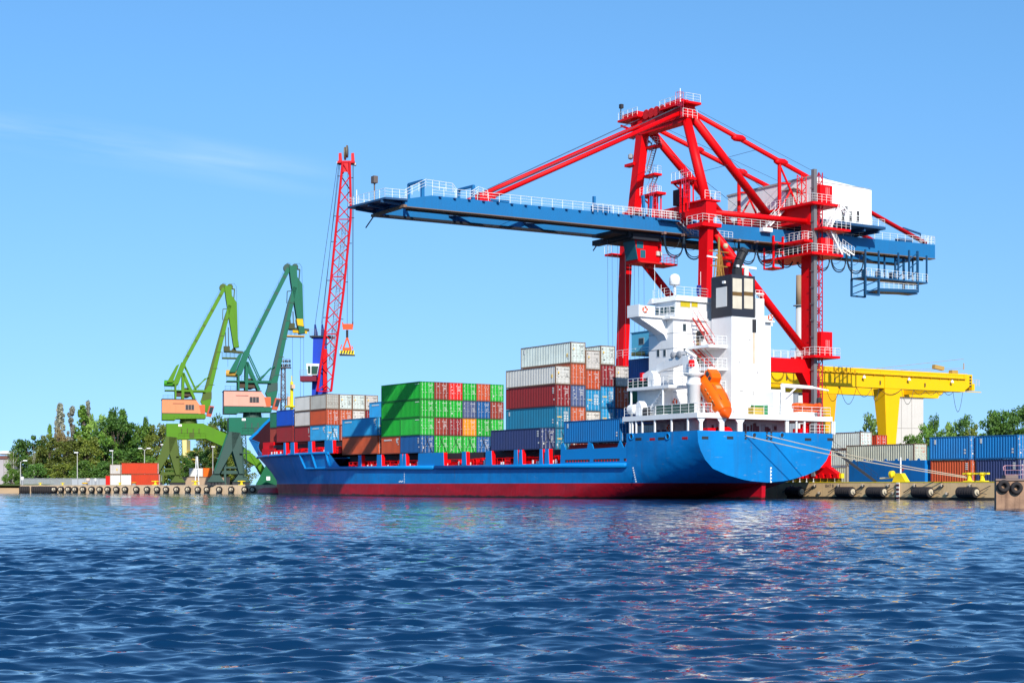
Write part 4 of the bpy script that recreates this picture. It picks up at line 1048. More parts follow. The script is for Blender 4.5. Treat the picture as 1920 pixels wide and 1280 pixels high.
# tall stack
stack('tall stack before deckhouse', -12.1, 12.16, 6.4, 2.48, [
    [('NV', h9, 0, 2)],
    [('TE', h9, 2, 0), ('TE', h9, 2, 3), ('DR', h9, 1, 2), ('GY', 2.5, 0, 0)],
    [('BR', h9, 0, 0), ('OR', h9, 1, 0), ('SB', h9, 1, 0), ('OR', h9, 3, 0), ('GY', h9, 0, 3)],
    [('BR', h8, 0, 0), ('WH', h8, 0, 0), ('LB', h9, 2, 0), ('OR', h8, 1, 0), ('GY', h8, 0, 0)],
    [('BR', h9, 0, 0), ('LB', h9, 2, 0), ('LB', h9, 2, 0), ('DR', h9, 1, 0), ('GY', h8, 0, 0)],
    [('TE', h9, 0, 0), ('BL', h9, 0, 0), ('OR', h9, 1, 0), ('GY', h9, 0, 0)]])
# aft bay beside the house
stack('beside white columns', 5.55, 12.0, 7.05, 2.48, [[('BL', h9, 1, 3)]])
stack('dark stack touching deckhouse', 5.55, 12.16, 6.75, 2.48, [[('GY', h9, 0, 0), ('DB', h9, 0, 3), ('DG', h9, 0, 0), ('DB', h9, 0, 0)]], v0=10.45)
stack('inboard of dark stack', 5.55, 12.16, 6.75, 2.48, [[('DB', h9, 0, 0), ('BL', h9, 0, 0), ('DG', h9, 0, 0), ('DB', h9, 0, 0)]], v0=12.95)
# lashing rods on the lower tiers belong to the ship
b = MB()
for u, v0, n, z in ((-31.85, 0, 6, 6.5), (.1, 0, 2, 6.4), (-68.25, 2.5, 1, 9.3)):
    for i in range(n):
        a = v0 + i * 2.48 + .15; c_ = a + 2.1
        b.tube((u + .1, a, z - .2), (u + .1, (a + c_) / 2 + .35, z + 2.5), .035, n=5); b.tube((u + .13, c_, z - .2), (u + .13, (a + c_) / 2 - .35, z + 2.5), .035, n=5)
b.build('lashing_rod', DARK, ship)
# pale blue site cabin on the stack beside the deckhouse
t = qthing('site_cabin', 'pale blue box cabin with two small windows beside the deckhouse top', 'cabin', 8, 13.2, 18.4)
cb = paint((.10, .42, .58), .5, .2); va = solve_v(1184, 8.0)
b = MB(); b.box(8.0, 15.0, va, va + 3.6, 18.6, 21.5); b.build('wall', cb, t)
b = MB(); b.box(7.9, 15.1, va - .1, va + 3.7, 21.5, 21.62); b.build('roof', paint((.05, .2, .3), .5), t)
for uu, wd in ((9.6, 1.1), (12.9, .7)):
    b = MB(); b.box(uu, uu + wd, va - .05, va, 19.9, 20.8); f_ = b.build('window', paint((.3, .3, .3), .5), t); b = MB(); b.box(uu + .08, uu + wd - .08, va - .07, va - .04, 19.98, 20.72); b.build('pane', GLASS, f_)
b = MB(); b.box(8.6, 11, va - .5, va - .1, 18.5, 18.95); b.box(12, 13, va - .4, va - .1, 18.5, 18.8); b.build('stowed_gear', paint((.5, .33, .05), .6, .5), t)
b = MB(); b.rail([(5.6, va - .6, 18.4), (15, va - .6, 18.4)], 1.0, 1.3, .04); b.build('railing', RAILW, t)

# ---- containers on the quay
def ybox(x0, y0, x1, y1, hreal):
    pass
def qc(pxl, Y, z, L, H, c, lab, style=0, side=0, mk=None):
    """container on the yard whose left end is at photo column pxl and depth Y, side along the quay"""
    X = (pxl - 960) / F * Y
    return container(0, 0, 0, L, H, c, lab, 'containers on the quay', style, side, A0, (X, Y, z), mk)
G2 = GZ + .02
qc(1745, 189, G2 + .25, 6.06, 2.75, 'OR', 'rust red container at the bottom under a blue container by the bollards', 3, 2)
qc(1743, 189, G2 + 3.05, 6.06, 2.75, 'BL', 'blue container on top of the rust red one, beside the gap', 0, 3)
qc(1830, 184, G2 + .25, 6.06, 2.75, 'NV', 'navy container at the bottom of the stack behind the dolphin', 1, 2)
qc(1828.5, 184, G2 + 3.05, 6.06, 2.75, 'BL', 'blue container on top of the navy one behind the dolphin', 0, 3)
qc(1808, 200, G2 + 3.05, 6.06, 2.75, 'BL', 'blue container set back in the gap between the two blue topped stacks', 0, 0)
qc(1808, 200, G2 + .25, 6.06, 2.75, 'NV', 'dark navy container in the shaded gap between the blue topped stacks', 0, 0)
qc(1586.5, 214, G2 + 2.85, 12.19, 2.6, 'BG', 'long beige ribbed container behind the blue steel bin', 3, 0, LRD)
qc(1586.5, 214, G2 + .2, 12.19, 2.6, 'BG', 'long beige container hidden below the upper beige one behind the bin', 3, 0, LRD)
qc(1558, 236, G2 + 5.4, 6.06, 2.5, 'WH', 'off white container on the upper tier just behind the ship stern', 3, 0, LRD)
qc(1556, 236, G2 + 2.85, 6.06, 2.5, 'GY', 'grey container in the middle tier just behind the ship stern', 0, 0)
qc(1552, 236, G2 + .2, 6.06, 2.6, 'BG', 'beige container at the bottom beside the red crane bogie', 3, 0)
qc(1588, 244, G2 + 5.2, 6.06, 2.5, 'ON', 'orange red container showing above the beige one', 3, 0)
qc(1588, 244, G2 + 2.7, 6.06, 2.5, 'ON', 'orange red container below the upper orange one, mostly hidden', 3, 0)
qc(1588, 244, G2 + .2, 6.06, 2.5, 'OR', 'rusty container at the bottom under the two orange red ones', 3, 0)
qc(1672, 222, G2 + 2.9, 12.19, 2.6, 'TQ', 'long turquoise container behind the end of the beige container', 3, 0)
qc(1672, 222, G2 + .25, 12.19, 2.6, 'TQ', 'turquoise container at the bottom behind the blue bin end', 3, 0)
# blue open steel bin on the quay edge
Yb = 200; t = thing('steel_bin', 'long blue open top steel bin lying along the quay edge', 'bin', ((1592 - 960) / F * Yb, Yb, G2 + .2), A0, None)
bb = paint((.006, .13, .40), .5, .35, .4, .6, dcol=(.02, .05, .10)); L_ = 12.6; H_ = 2.85
b = MB(); b.box(0, L_, 0, .12, 0, H_); b.box(0, .12, .12, 2.4, 0, H_); b.box(0, L_, 2.4, 2.5, 0, H_); b.box(.12, L_, .12, 2.4, 0, .1); b.build('body', bb, t)
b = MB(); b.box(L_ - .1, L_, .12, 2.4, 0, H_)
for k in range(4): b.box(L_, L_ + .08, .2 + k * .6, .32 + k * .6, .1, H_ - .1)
b.build('end_gate', paint((.01, .22, .58), .5, .2), t)  # lighter blue than the body: sunlight on this end is painted in
b = MB()
for k in range(7):
    x = .8 + k * 1.8; b.prism([(x - .25, H_), (x + .25, H_), (x + .1, H_ + .22), (x - .1, H_ + .22)], 'y', .02, .1)
b.build('lug', bb, t)
b = MB(); b.box(8.7, 9.3, -.01, .0, 1.6, 2.0); b.box(8.8, 9.1, -.012, .0, 1.5, 1.6); b.build('lettering', paint((.35, .06, .12), .6), t)
b = MB(); 
for k in range(3): b.box(.4 + k * 4.8, 1.6 + k * 4.8, .1, 2.3, -.2, 0)
b.build('skid', DARK, t)
# containers of the far yard on the left
def lc(x0, Y, z, L, H, c, lab, rot, style=3, mk=None, group='containers on the far yard'):
    return container(0, 0, 0, L, H, c, lab, group, style, 0, rot, ((x0 - 960) / F * Y, Y, z), mk)
ra = R(6)
lc(246, 352, GZ, 6.06, 2.6, 'ON', 'orange red container at ground level beside the green crane foot', ra)
lc(228, 352, GZ + 2.62, 7.9, 2.5, 'ON', 'long orange red container on the upper tier beside the green crane', ra)
lc(226, 352, GZ, 2.44, 2.5, 'WH', 'off white container at ground level, middle of the white group', ra, 3, LRD)
lc(206, 354, GZ, 2.44, 2.5, 'WH', 'off white container at the bottom beside the small red one', ra, 3, LRD)
lc(206, 354, GZ + 2.52, 2.44, 2.3, 'GY', 'pale container on top of the white group beside the upper red one', ra, 3, LRD)
lc(198, 362, GZ, 6.06, 2.3, 'RE', 'small red container at the fence end of the far stack', ra)
lc(354, 412, 3.95, 3.75, 2.4, 'WH', 'white box container behind the fence between the two cranes', R(2), 3)
lc(381, 412, 3.95, 3.5, 2.4, 'O2', 'orange container beside the white box between the cranes', R(2), 3)
# ------------------------------------------------------------------ ship to shore container crane
cr = qthing('container_crane', 'huge red and blue ship to shore container crane towering over the ship', 'crane', -6, 36, 2.06)
zb = lambda v: 36.98 + (v + 19) * .0105
zt_ = lambda v: 38.66 + (v + 19) * .0160
UN, UF_ = -2.8, -10.4
# legs
for lab, pts, w0, d0 in ((0, [(-16.9, 25.9, 4.5), (-16.3, 25.9, 20), (-15.1, 25.9, 41.0)], 1.8, 1.0), (1, [(2.6, 25.9, 4.5), (2.8, 25.9, 28), (3.2, 25.9, 41.0)], 1.9, 1.0),
                        (2, [(3.4, 45.9, 4.5), (2.6, 45.9, 20), (2.6, 45.9, 42.3)], 2.1, 1.2), (3, [(-16.9, 45.9, 4.5), (-16.0, 45.9, 20), (-15.4, 45.9, 42.0)], 2.0, 1.2)):
    b = MB()
    for p, q_ in zip(pts, pts[1:]): b.bar(p, q_, d0, w0, up=(1, 0, 0))
    b.build('leg', RED, cr)
# bogies and sill
for v in (25.9, 45.9):
    b = MB(); b.box(-17.6, 4.6, v - .6, v + .6, 4.2, 5.6); b.build('sill_beam', RED, cr)
    for u0 in (-18.5, 3.5):
        b = MB(); b.prism([(u0 - 5.5, 3.2), (u0 + 5.5, 3.2), (u0 + 3.2, 4.4), (u0 + .8, 5.0), (u0 - .8, 5.0), (u0 - 3.2, 4.4)], 'y', v - .45, v + .45)
        for k in range(8): x = u0 - 5 + k * 1.43; b.prism([(x - .55, 2.7), (x + .55, 2.7), (x + .3, 3.4), (x - .3, 3.4)], 'y', v - .6, v + .6)
        bg_ = b.build('bogie', RED, cr)
        b = MB()
        for k in range(8): x = u0 - 5 + k * 1.43; b.lathe([(.3, -.3), (.42, -.25), (.42, .25), (.3, .3)], (x, v, 2.5), 12, 'y')
        b.build('wheel', paint((.25, .18, .02), .5, .4), bg_)
        b = MB(); 
        for k in (-5.9, 5.5): b.box(u0 + k, u0 + k + .4, v - .3, v + .3, 2.7, 3.4)
        b.build('buffer', YEL2, bg_)
b = MB(); b.box(4.8, 6.2, 44.8, 46.8, 4.2, 9.0); b.build('cable_reel_house', RED, cr)
# portal beams across, tie tubes, diagonals
b = MB()
for u in (2.8, -16.2):
    b.box(u - .8, u + .8, 26.4, 45.3, 18.0, 20.0); b.prism([(45.3, 18), (43.6, 18), (45.3, 15.4)], 'x', u - .75, u + .75); b.prism([(26.4, 18), (28, 18), (26.4, 15.8)], 'x', u - .75, u + .75)
b.build('portal_beam', RED, cr)
b = MB(); b.rail([(3.5, 27, 20), (3.5, 45, 20)], 1.1, 1.4, .045); b.rail([(2.1, 27, 20), (2.1, 45, 20)], 1.1, 1.4, .045); b.build('railing', RAILW, cr)
for u0, u1 in ((3.4, 2.9), (-15.1, -15.8)):
    b = MB(); b.tube((u0, 26.2, 39.7), (u1, 45.6, 40.2), .42, n=12); b.build('tie_tube', RED, cr, True)
    b = MB(); b.tube((u0 - .5, 26.2, 38.2), (u1, 45.5, 20.6), .58, n=12); b.build('diagonal_brace', RED, cr, True)
# waterside and landside upper beams
b = MB(); b.prism([(4.2, 41.2), (4.2, 39.0), (2.4, 38.6), (-.6, 39.4), (-2.2, 38.6), (-4.4, 38.7), (-6.2, 39.7), (-9, 39.9), (-12.5, 39.0), (-16, 39.0), (-16, 41.2)], 'y', 25.0, 26.8); b.build('waterside_beam', RED, cr)
b = MB(); b.prism([(3.8, 42.4), (3.8, 39.6), (1.0, 40.2), (-4, 40.2), (-6, 38.9), (-10, 38.9), (-12, 40.2), (-16.3, 39.6), (-16.3, 42.4)], 'y', 44.9, 46.9); b.build('landside_beam', RED, cr)
# A-frame
APX = [(-1.4, 25.9, 54.0), (-11.2, 25.9, 54.0)]
b = MB(); b.tube((3.2, 25.9, 41), APX[0], .72, .66, 14); b.build('frame_leg', RED, cr, True)
b = MB(); b.bar((-13.4, 25.9, 42.0), APX[1], 1.3, 1.5, up=(1, 0, 0)); b.build('frame_leg', RED, cr)
for (a, p) in ((solve_u(1440, 44), APX[0]), (solve_u(1366, 44), APX[1])):
    b = MB(); b.tube((p[0] + .2, 26.2, 54.6), (a, 44, 42.0), .62, n=14); b.build('back_leg', RED, cr, True)
b = MB(); b.box(-12.4, -.4, 25.0, 26.9, 53.6, 55.0); b.prism([(-12.4, 53.6), (-.4, 53.6), (-1.6, 53.0), (-10.8, 53.0)], 'y', 25.2, 26.7); b.build('apex_beam', RED, cr)
b = MB()
b.box(-15.2, -10.4, 24.2, 26.6, 55.5, 55.8); b.box(-5.6, .5, 24.4, 27.2, 55.35, 55.65); b.box(-14.6, -11, 24.6, 26, 55.8, 56.5); b.box(-5, -1.6, 25, 26.6, 55.65, 56.4); b.box(-13, -11.4, 25, 26.6, 54.6, 55.5)
b.prism([(-9.6, 55), (-8.8, 56.0), (-6, 56.2), (-4.6, 55)], 'y', 25, 26.8); b.box(-4, -.4, 25.2, 26.8, 55, 55.35); b.bar((-12, 24.6, 53.8), (-14.8, 24.6, 55), .3)
apx = b.build('apex_platform', RED, cr)
b = MB(); b.rail([(-15.1, 24.3, 55.8), (-10.5, 24.3, 55.8)], 1.1, 1.1, .05); b.rail([(-5.5, 24.5, 55.65), (.4, 24.5, 55.65), (.4, 27.1, 55.65)], 1.1, 1.1, .05); b.rail([(.1, 24.2, 53.4), (.1, 26.8, 53.4)], 1.2, .8, .05); b.tube((-1.5, 25, 55.6), (-1.5, 25, 57.8), .06); b.build('railing', RAILW, apx)
b = MB(); b.box(-15.1, -14.6, 24.4, 24.9, 57.6, 58.2); b.tube((-14.9, 24.6, 55.8), (-14.9, 24.6, 57.6), .08); b.build('floodlight', DARK, apx)
b = MB()
for k in range(4): x = -9.2 + k * 1.2; b.lathe([(.7, -.1), (.75, 0), (.7, .1)], (x, 24.9, 55.6), 14, 'y')
b.build('sheave', RED2, apx)
def cage(b, x, v, z0, z1, r=.45):
    """caged ladder"""
    for k in (-.25, .25): b.tube((x + k, v, z0), (x + k, v, z1), .035, n=4)
    z = z0
    while z < z1: b.tube((x - .25, v, z), (x + .25, v, z), .025, n=4); z += .35
    z = z0 + 1.5
    while z < z1:
        b.torus((x, v - r, z), r, .03, 'z', 8, 4); z += .9
    for k in (-r, 0, r): b.tube((x + k, v - 1.8 * r, z0 + 1.5), (x + k, v - 1.8 * r, z1), .03, n=4)
PINK = paint((.55, .04, .10), .5, .1)
b = MB(); cage(b, -.2, 24.3, 53.5, 56.9); b.build('caged_ladder', PINK, apx)
# forestays, backstays and their struts
for u, pu in ((UN, -1.4), (UF_, -11.2)):
    b = MB(); b.tube((pu, 25.2, 54.4), (u, -5.9, 39.5 + (.25 if u == UF_ else 0)), .33, n=12); b.lathe([(.62, -.25), (.62, .25)], (0, 0, 0), 14, 'x') if 0 else None
    b.build('forestay', RED, cr, True)
    b = MB(); b.lathe([(.62, -.3), (.62, .3)], (u, -5.9, 39.5), 14, 'x'); b.box(u - .4, u + .4, -7.8, -6.2, 38.8, 39.9); b.build('stay_lug', RED if u == UN else CBLUE, cr)
    b = MB(); b.tube((pu, 26.4, 54.9), (u, 76.4, 40.4), .34, n=12)
    zs = lambda v, pz=54.9: pz + (v - 26.4) / 50 * (40.4 - pz)
    for v in (36.0, 44.5): b.lathe([(.3, -1.2), (.5, -.7), (.5, .7), (.3, 1.2)], (pu + (u - pu) * (v - 26.4) / 50, v, zs(v)), 10, 'y')
    b.build('backstay', RED, cr, True)
    b = MB(); v = 44.2; uu = pu + (u - pu) * .36; b.tube((uu, v, zs(v)), (uu, v, 41.5), .28, n=8); b.tube((uu, v, zs(v) - .5), (uu, v + 5, 41.2), .16, n=6); b.tube((uu, v + 2.2, zs(v) - 4.2), (uu, v - .2, 42.0), .14, n=6); b.tube((uu, v, 46.5), (uu, v + 2.2, 46.6), .12, n=6); b.build('stay_strut', RED, cr)
b = MB()
for u, pu in ((UN, -1.4), (UF_, -11.2)):
    for d in (-.5, .5): b.tube((pu + d, 24.8, 55.2), (u + d, -5.4, 40.3), .03, n=4)
    b.tube((pu, 26, 53.6), (u, 48, 41.8), .035, n=4); b.tube((pu, 26.5, 55.5), (u, 60, 47), .03, n=4)
b.tube((-1.4, 40, 51), (-11.2, 40, 51), .03, n=4); b.tube((-1.8, 34, 48), (-11, 34, 48), .03, n=4)
b.build('wire_rope', WIRE, cr)
# boom girders
for u in (UN, UF_):
    b = MB(); vs_ = [-19, -15.2, -5, 10, 25, 41, 55, 66, 78]; n = len(vs_); hw = .55
    ring = lambda v: [(u - hw, v, zb(v)), (u + hw, v, zb(v)), (u + hw, v, zt_(v) if v > -19 else 37.9), (u - hw, v, zt_(v) if v > -19 else 37.9)]
    pts = [p for v in vs_ for p in ring(v)]
    b.add(pts, [(4 * i + j, 4 * i + (j + 1) % 4, 4 * i + 4 + (j + 1) % 4, 4 * i + 4 + j) for i in range(n - 1) for j in range(4)] + [(0, 1, 2, 3), (4 * n - 1, 4 * n - 2, 4 * n - 3, 4 * n - 4)])
    g_ = b.build('girder', CBLUE, cr)
    b = MB(); s = 1 if u == UF_ else -1
    b.bar((u, -19, zb(-19) - .06), (u, 78, zb(78) - .06), 1.3, .10); b.build('bottom_flange', paint((.20, .13, .09), .6, .5), g_)
    b = MB(); b.bar((u + s * 1.1, -18, zb(-18) - .1), (u + s * 1.1, 77, zb(77) - .1), .16, .28)
    v = -17
    while v < 77: b.bar((u + s * .5, v, zb(v) + .1), (u + s * 1.1, v, zb(v) - .05), .16, .12); v += 2.6
    b.build('trolley_rail', BLACK, g_)
    b = MB(); v = -14
    while v < 24: b.bar((u + .56, v, zt_(v) - .12), (u + .9, v, zt_(v) - .12), .35, .1); v += 2.2
    b.build('bracket', paint((.012, .07, .2), .5), g_)
def cross(v, h, mat=CBLUE, name='cross_beam', z=None):
    z = zb(v) if z is None else z; b = MB(); b.box(UF_ + .55, UN - .55, v - .5, v + .5, z + .1, z + .1 + h); return b.build(name, mat, cr)
cross(-18.6, .8); cross(30, 1.6); cross(52, 1.6); cross(77.4, 1.8)
b = MB()
for v0, v1 in ((-8, -2), (4, 10.0)):
    z = zb(v0) + .9
    b.bar((UF_ + .5, v0, z), (-6.6, v1 - 1, z), .8, .4); b.bar((UN - .5, v1 + 1, z), (-6.6, v1 - 1, z), .8, .4)
b.build('boom_bracing', CBLUED, cr)
b = MB(); b.bar((UF_ - .6, -19.05, zb(-19) + .02), (UN + .6, -19.05, zb(-19) + .02), .5, .34); b.build('end_beam', paint((.24, .14, .09), .6, .4), cr)
b = MB(); b.prism([(UF_ - .8, -22.6), (UN + .4, -21.8), (UN + .8, -18.8), (UF_ - .8, -18.8)], 'z', 37.65, 37.9)
for u in (-10, -6.6, -3.2): b.bar((u, -22, 37.5), (u, -18.9, 37.3), .25, .35)
tip = b.build('tip_platform', CBLUED, cr)
b = MB(); b.rail([(UN + .6, -18.8, 37.9), (UN + .3, -21.8, 37.9), (UF_ - .7, -22.5, 37.9), (UF_ - .7, -19, 37.9)], 1.1, 1.2, .05); b.tube((UF_ + .2, -21.8, 37.9), (UF_ + .2, -21.8, 40), .06)
b.build('railing', RAILW, tip)
b = MB(); b.tube((-6.8, -21, 37.9), (-6.8, -21, 40.4), .1); b.box(-7.2, -6.4, -21.3, -20.7, 40.4, 41.3); b.build('warning_light', paint((.14, .11, .10), .6), tip)
b = MB(); b.bar((UF_ - .5, -18.9, 37), (UF_ - .9, -19.9, 35.4), .16); b.bar((UF_ - .5, 17.8, 36.9), (UF_ - .9, 16.9, 35.4), .16); b.build('buffer_arm', BLACK, cr)
# hoist gantries on the boom
b = MB()
for v in (-16.2, -8.6):
    z = zt_(max(v, -15)); b.bar((UN, v, z - .4), (UN, v, z + 1.9), .4); b.bar((UF_ + 4, v, z - .3), (UF_ + 4, v, z + 2.0), .3); b.bar((UF_ + 4, v, z + 1.95), (UN + .2, v, z + 1.85), .3)
for v in (19.6, 20.6): b.bar((UN, v, zt_(v) - .2), (UN, v + .5 * (v - 20.1), zt_(v) + 3.0), .35)
b.box(UN - .4, UN + .4, 10.6, 13.4, zt_(12), zt_(12) + .9); b.bar((UN, 10.9, 39), (UN, 10.9, 41.3), .35); b.box(UN - .4, UN + .4, -6.2, -3.2, 39, 39.3)
b.build('rope_guide', CBLUE, cr)
# walkways and railings on the boom
b = MB()
for u, e in ((UN, .5), (UF_, -.5)):
    b.rail([(u + e, -15, zt_(-15)), (u + e, 78, zt_(78))], 1.1, 1.7, .05)
b.rail([(UN + .5, -19, 38.0), (UN + .5, -16, 39.6), (UN + .5, -12, 39.5), (UN + .5, -11.4, 38.8)], 1.1, 1.0, .05); b.rail([(UN + .4, -9.3, 38.8), (UN + .4, -8, 39.6), (UN + .4, -6.6, 39.3)], 1, .8, .05)
b.rail([(UN + .9, 10, 39.0), (UN + .9, 26, 39.3)], 1.0, .9, .045)
b.build('boom_railing', RAILW, cr)
b = MB(); b.box(UN + .55, UN + 1.6, 21.5, 24.8, 38.9, 39.05); b.box(UN + .55, UN + 1.7, 26.8, 34.5, 37.0, 37.15); wk = b.build('walkway', CBLUE, cr)
b = MB(); b.stairs((UN + 1.1, 27.2, 37.1), (UN + 1.1, 24.6, 39.0), .9, (1, 0, 0)); b.build('stairs', STEEL, wk)
b = MB(); b.rail([(UN + 1.6, 21.5, 39.05), (UN + 1.6, 24.8, 39.05), (UN + 1.6, 27.2, 37.15), (UN + 1.6, 34.5, 37.15)], 1.1, .8, .05); b.build('railing', RAILW, wk)
b = MB(); b.stairs((UN + .8, 42.0, 39.9), (UN + .8, 44.8, 42.4), .9, (1, 0, 0)); b.box(UN + .5, UN + 1.4, 40.6, 42.4, 39.0, 39.6); s_ = b.build('stairs', RAILW, cr)
b = MB(); b.rail([(UN + 1.3, 42, 39.9), (UN + 1.3, 44.8, 42.4)], 1.1, .7, .05); b.rail([(UN + .4, 42, 39.9), (UN + .4, 44.8, 42.4)], 1.1, .7, .05); b.build('railing', RAILW, s_)
# service platforms on the legs
def platform(name, u0, u1, v0, v1, z, t=.35, rails='pal', mat=RED, h=1.15):
    b = MB(); b.box(u0, u1, v0, v1, z - t, z); p = b.build(name, mat, cr); b = MB()
    if 'p' in rails: b.rail([(u0, v0, z), (u1, v0, z)], h, 1.0, .05)
    if 'a' in rails: b.rail([(u1, v0, z), (u1, v1, z)], h, 1.0, .05)
    if 'l' in rails: b.rail([(u0, v1, z), (u1, v1, z)], h, 1.2, .05)
    b.build('railing', RAILW, p); return p
platform('leg_platform', 1.2, 4.6, 24.0, 27.4, 38.0, .5); platform('leg_platform', -.8, 4.4, 24.6, 27.4, 41.3, .2, 'al')
platform('leg_platform', -6.4, 5.4, 43.9, 49.4, 42.7); platform('leg_platform', -5.2, 5.6, 43.6, 49.8, 35.4); platform('leg_platform', .2, 4.4, 43.2, 44.9, 37.3)
platform('leg_platform', .8, 5.8, 43.9, 49.0, 20.5); platform('leg_platform', 3.8, 6.4, 45, 50.5, 39.0, .3, 'a')
platform('leg_platform', -17.6, -15.9, 23.6, 27.5, 36.2, .3, 'p')
b = MB()
for v0, v1, z0, z1 in ((49.6, 47, 35.4, 39), (47.2, 49.6, 39, 42.7), (49.4, 51.2, 42.7, 41.4), (49.6, 52, 36.5, 35.5)):
    b.stairs((5.2, v0, z0), (5.2, v1, z1), .9, (1, 0, 0)); b.rail([(5.7, v0, z0), (5.7, v1, z1)], 1.1, .7, .045); b.rail([(4.7, v0, z0), (4.7, v1, z1)], 1.1, .7, .045)
b.build('stairs', RAILW, cr)
# lift mast
b = MB(); b.box(3.95, 4.55, 45.0, 45.6, 3, 47.6)
z = 4.0
while z < 47: b.box(3.86, 4.74, 44.86, 44.9, z, z + .12); z += 2.4
lm = b.build('lift_mast', paint((.17, .165, .175), .5, .3), cr)
b = MB(); b.lattice((4.2, 46.3, 3), (4.2, 46.3, 47.2), .7, .7, n=44, r=.09, rb=.07); b.build('cable_ladder', paint((.45, .012, .03), .5, .2), lm)
b = MB(); b.lattice((2.6, 44.4, 42.6), (2.6, 44.4, 47), .9, .9, n=5, r=.07, rb=.05); b.build('mast_brace', RED, lm)
b = MB(); b.box(3.8, 5.2, 45.6, 48.0, 42.75, 45.3); b.box(3.8, 5.2, 45.8, 48.2, 35.4, 37.6); b.box(3.8, 5.2, 45.8, 48.0, 20.5, 24.0); b.build('switch_room', RED, cr)
b = MB()
for z0 in (43.2, 36, 21): 
    for k in (46.7, 47.0, 47.3): b.box(5.2, 5.23, k, k + .08, z0 + .3, z0 + 1.8)
b.build('door_trim', paint((.75, .3, .3), .6), cr)
# stair tower along the fore frame leg
b = MB(); rl = MB(); prev = None
for i, (x, y, w_) in enumerate(((1228, 325, 2.6), (1228, 272, 2.2), (1196, 250, 2.6), (1228, 363, 2.4))):
    a, z = iv(x, y, 26.6); b.box(a - w_, a + .4, 26.2, 27.6, z - .3, z); rl.rail([(a + .35, 26.2, z), (a + .35, 27.5, z)], 1.1, .7, .045); rl.rail([(a - w_ * .6, 26.2, z), (a + .35, 26.2, z)], 1.1, .7, .045)
sp_ = b.build('stair_landing', RED, cr); rl.build('railing', RAILW, sp_)
b = MB()
for (x0, y0), (x1, y1) in (((1217, 362), (1231, 328)), ((1214, 325), (1228, 275)), ((1219, 270), (1200, 252)), ((1222, 240), (1190, 262))):
    a0, z0 = iv(x0, y0, 26.9); a1, z1 = iv(x1, y1, 26.9); b.stairs((a0, 26.9, z0), (a1, 26.9, z1), .7); b.tube((a0, 26.5, z0 + 1), (a1, 26.5, z1 + 1), .04, n=4)
b.build('stairs', paint((.25, .28, .33), .5, .3), cr)
b = MB(); a, z = iv(1188, 306, 25.5); b.box(a - 1.6, a + .6, 25, 26, z - .4, z); b.build('lamp_bracket', RED, cr)
b = MB(); b.lathe([(.1, 0), (.4, .2), (.4, .7), (.1, .9)], (a - .6, 25.4, z + .6), 10); b.build('floodlight', STEEL, cr)
b = MB(); b.lathe([(1.25, 39.9), (1.25, 41.6)], (-13.6, 25.9, 0), 14); b.build('hinge_house', paint((.42, .38, .34), .6, .3), cr)
b = MB(); b.prism([(-15.4, 41.6), (-11.6, 41.6), (-12.4, 42.3), (-15, 42.3)], 'y', 25, 26.9); b.build('leg_foot', RED, cr)
# two small access towers on the boom deck
for x, y0, y1 in ((1224, 363, 400), (1284, 336, 385)):
    a, z1 = iv(x, y0, 24.6); _, z0 = iv(x, y1, 24.6); b = MB(); b.box(a - 2.4, a + 1.8, 24, 25.6, z1 - .35, z1)
    for k in (-.6, .2, 1.0): b.tube((a + k, 24.3, z0 - 1), (a + k, 24.3, z1), .16, n=6); b.tube((a + k, 25.3, z0 - 1), (a + k, 25.3, z1), .12, n=6)
    b.tube((a - 2.2, 24.4, z1 - .3), (a - .6, 24.4, z1 - 1.5), .12, n=6)
    at = b.build('access_tower', RED, cr); b = MB(); b.rail([(a - 2.3, 24.05, z1), (a + .4, 24.05, z1)], 1.15, .8, .05); b.rail([(a - 2.3, 25.5, z1), (a + .4, 25.5, z1)], 1.15, .8, .05); b.build('railing', RAILW, at)
    b = MB(); cage(b, a + 1.2, 24.2, z0 - .6, z1 + 1.2); b.build('caged_ladder', PINK, at)
b = MB(); a, z = iv(1268, 384, 25.6); b.box(a - 1, a + 1, 25.8, 26.6, z, z + 2.2); b.build('cabinet', DARK, cr)
# machinery house
b = MB(); b.hexa([(-18.8, 48.8, 41.3), (.1, 48.8, 41.3), (.1, 61.3, 41.4), (-18.8, 61.3, 41.4)], [(-18.8, 48.8, 47.75), (.1, 48.8, 47.75), (.1, 61.3, 46.85), (-18.8, 61.3, 46.85)])
mh = b.build('machinery_house', paint((.80, .79, .77), .55, .10, .2, .4, dcol=(.55, .52, .48)), cr)
b = MB(); b.box(-18.95, .25, 48.65, 48.8, 47.5, 47.8); b.box(.1, .16, 48.8, 61.2, 47.0, 47.05); b.build('roof_trim', paint((.35, .34, .33), .6), mh)
for x in (1580, 1594, 1608):
    va, za = iu(x - 2.6, 415, .1); vb, zb2 = iu(x + 2.6, 402, .1); b = MB(); b.box(.1, .2, va, vb, za, zb2); f_ = b.build('louvre', paint((.5, .49, .46), .6), mh)
    b = MB()
    for k in range(2): b.box(.18, .24, va + .1, vb - .1, za + .12 + k * .8, za + .75 + k * .8)
    b.build('slats', DARK, f_)
b = MB(); va, za = iu(1557, 411, .1); b.box(.1, .2, va - .4, va + .4, za - .5, za + .4); b.build('louvre', paint((.3, .28, .27), .6), mh)
b = MB(); b.box(-20, 1.2, 48.2, 63.2, 40.85, 41.25)
for v in (50, 53, 56, 59, 62): b.box(-18, .8, v, v + .3, 40.3, 40.85)
for u in (UN, UF_): b.box(u - .5, u + .5, 49, 60, 39.9, 40.4)
hp = b.build('house_platform', CBLUED, cr)
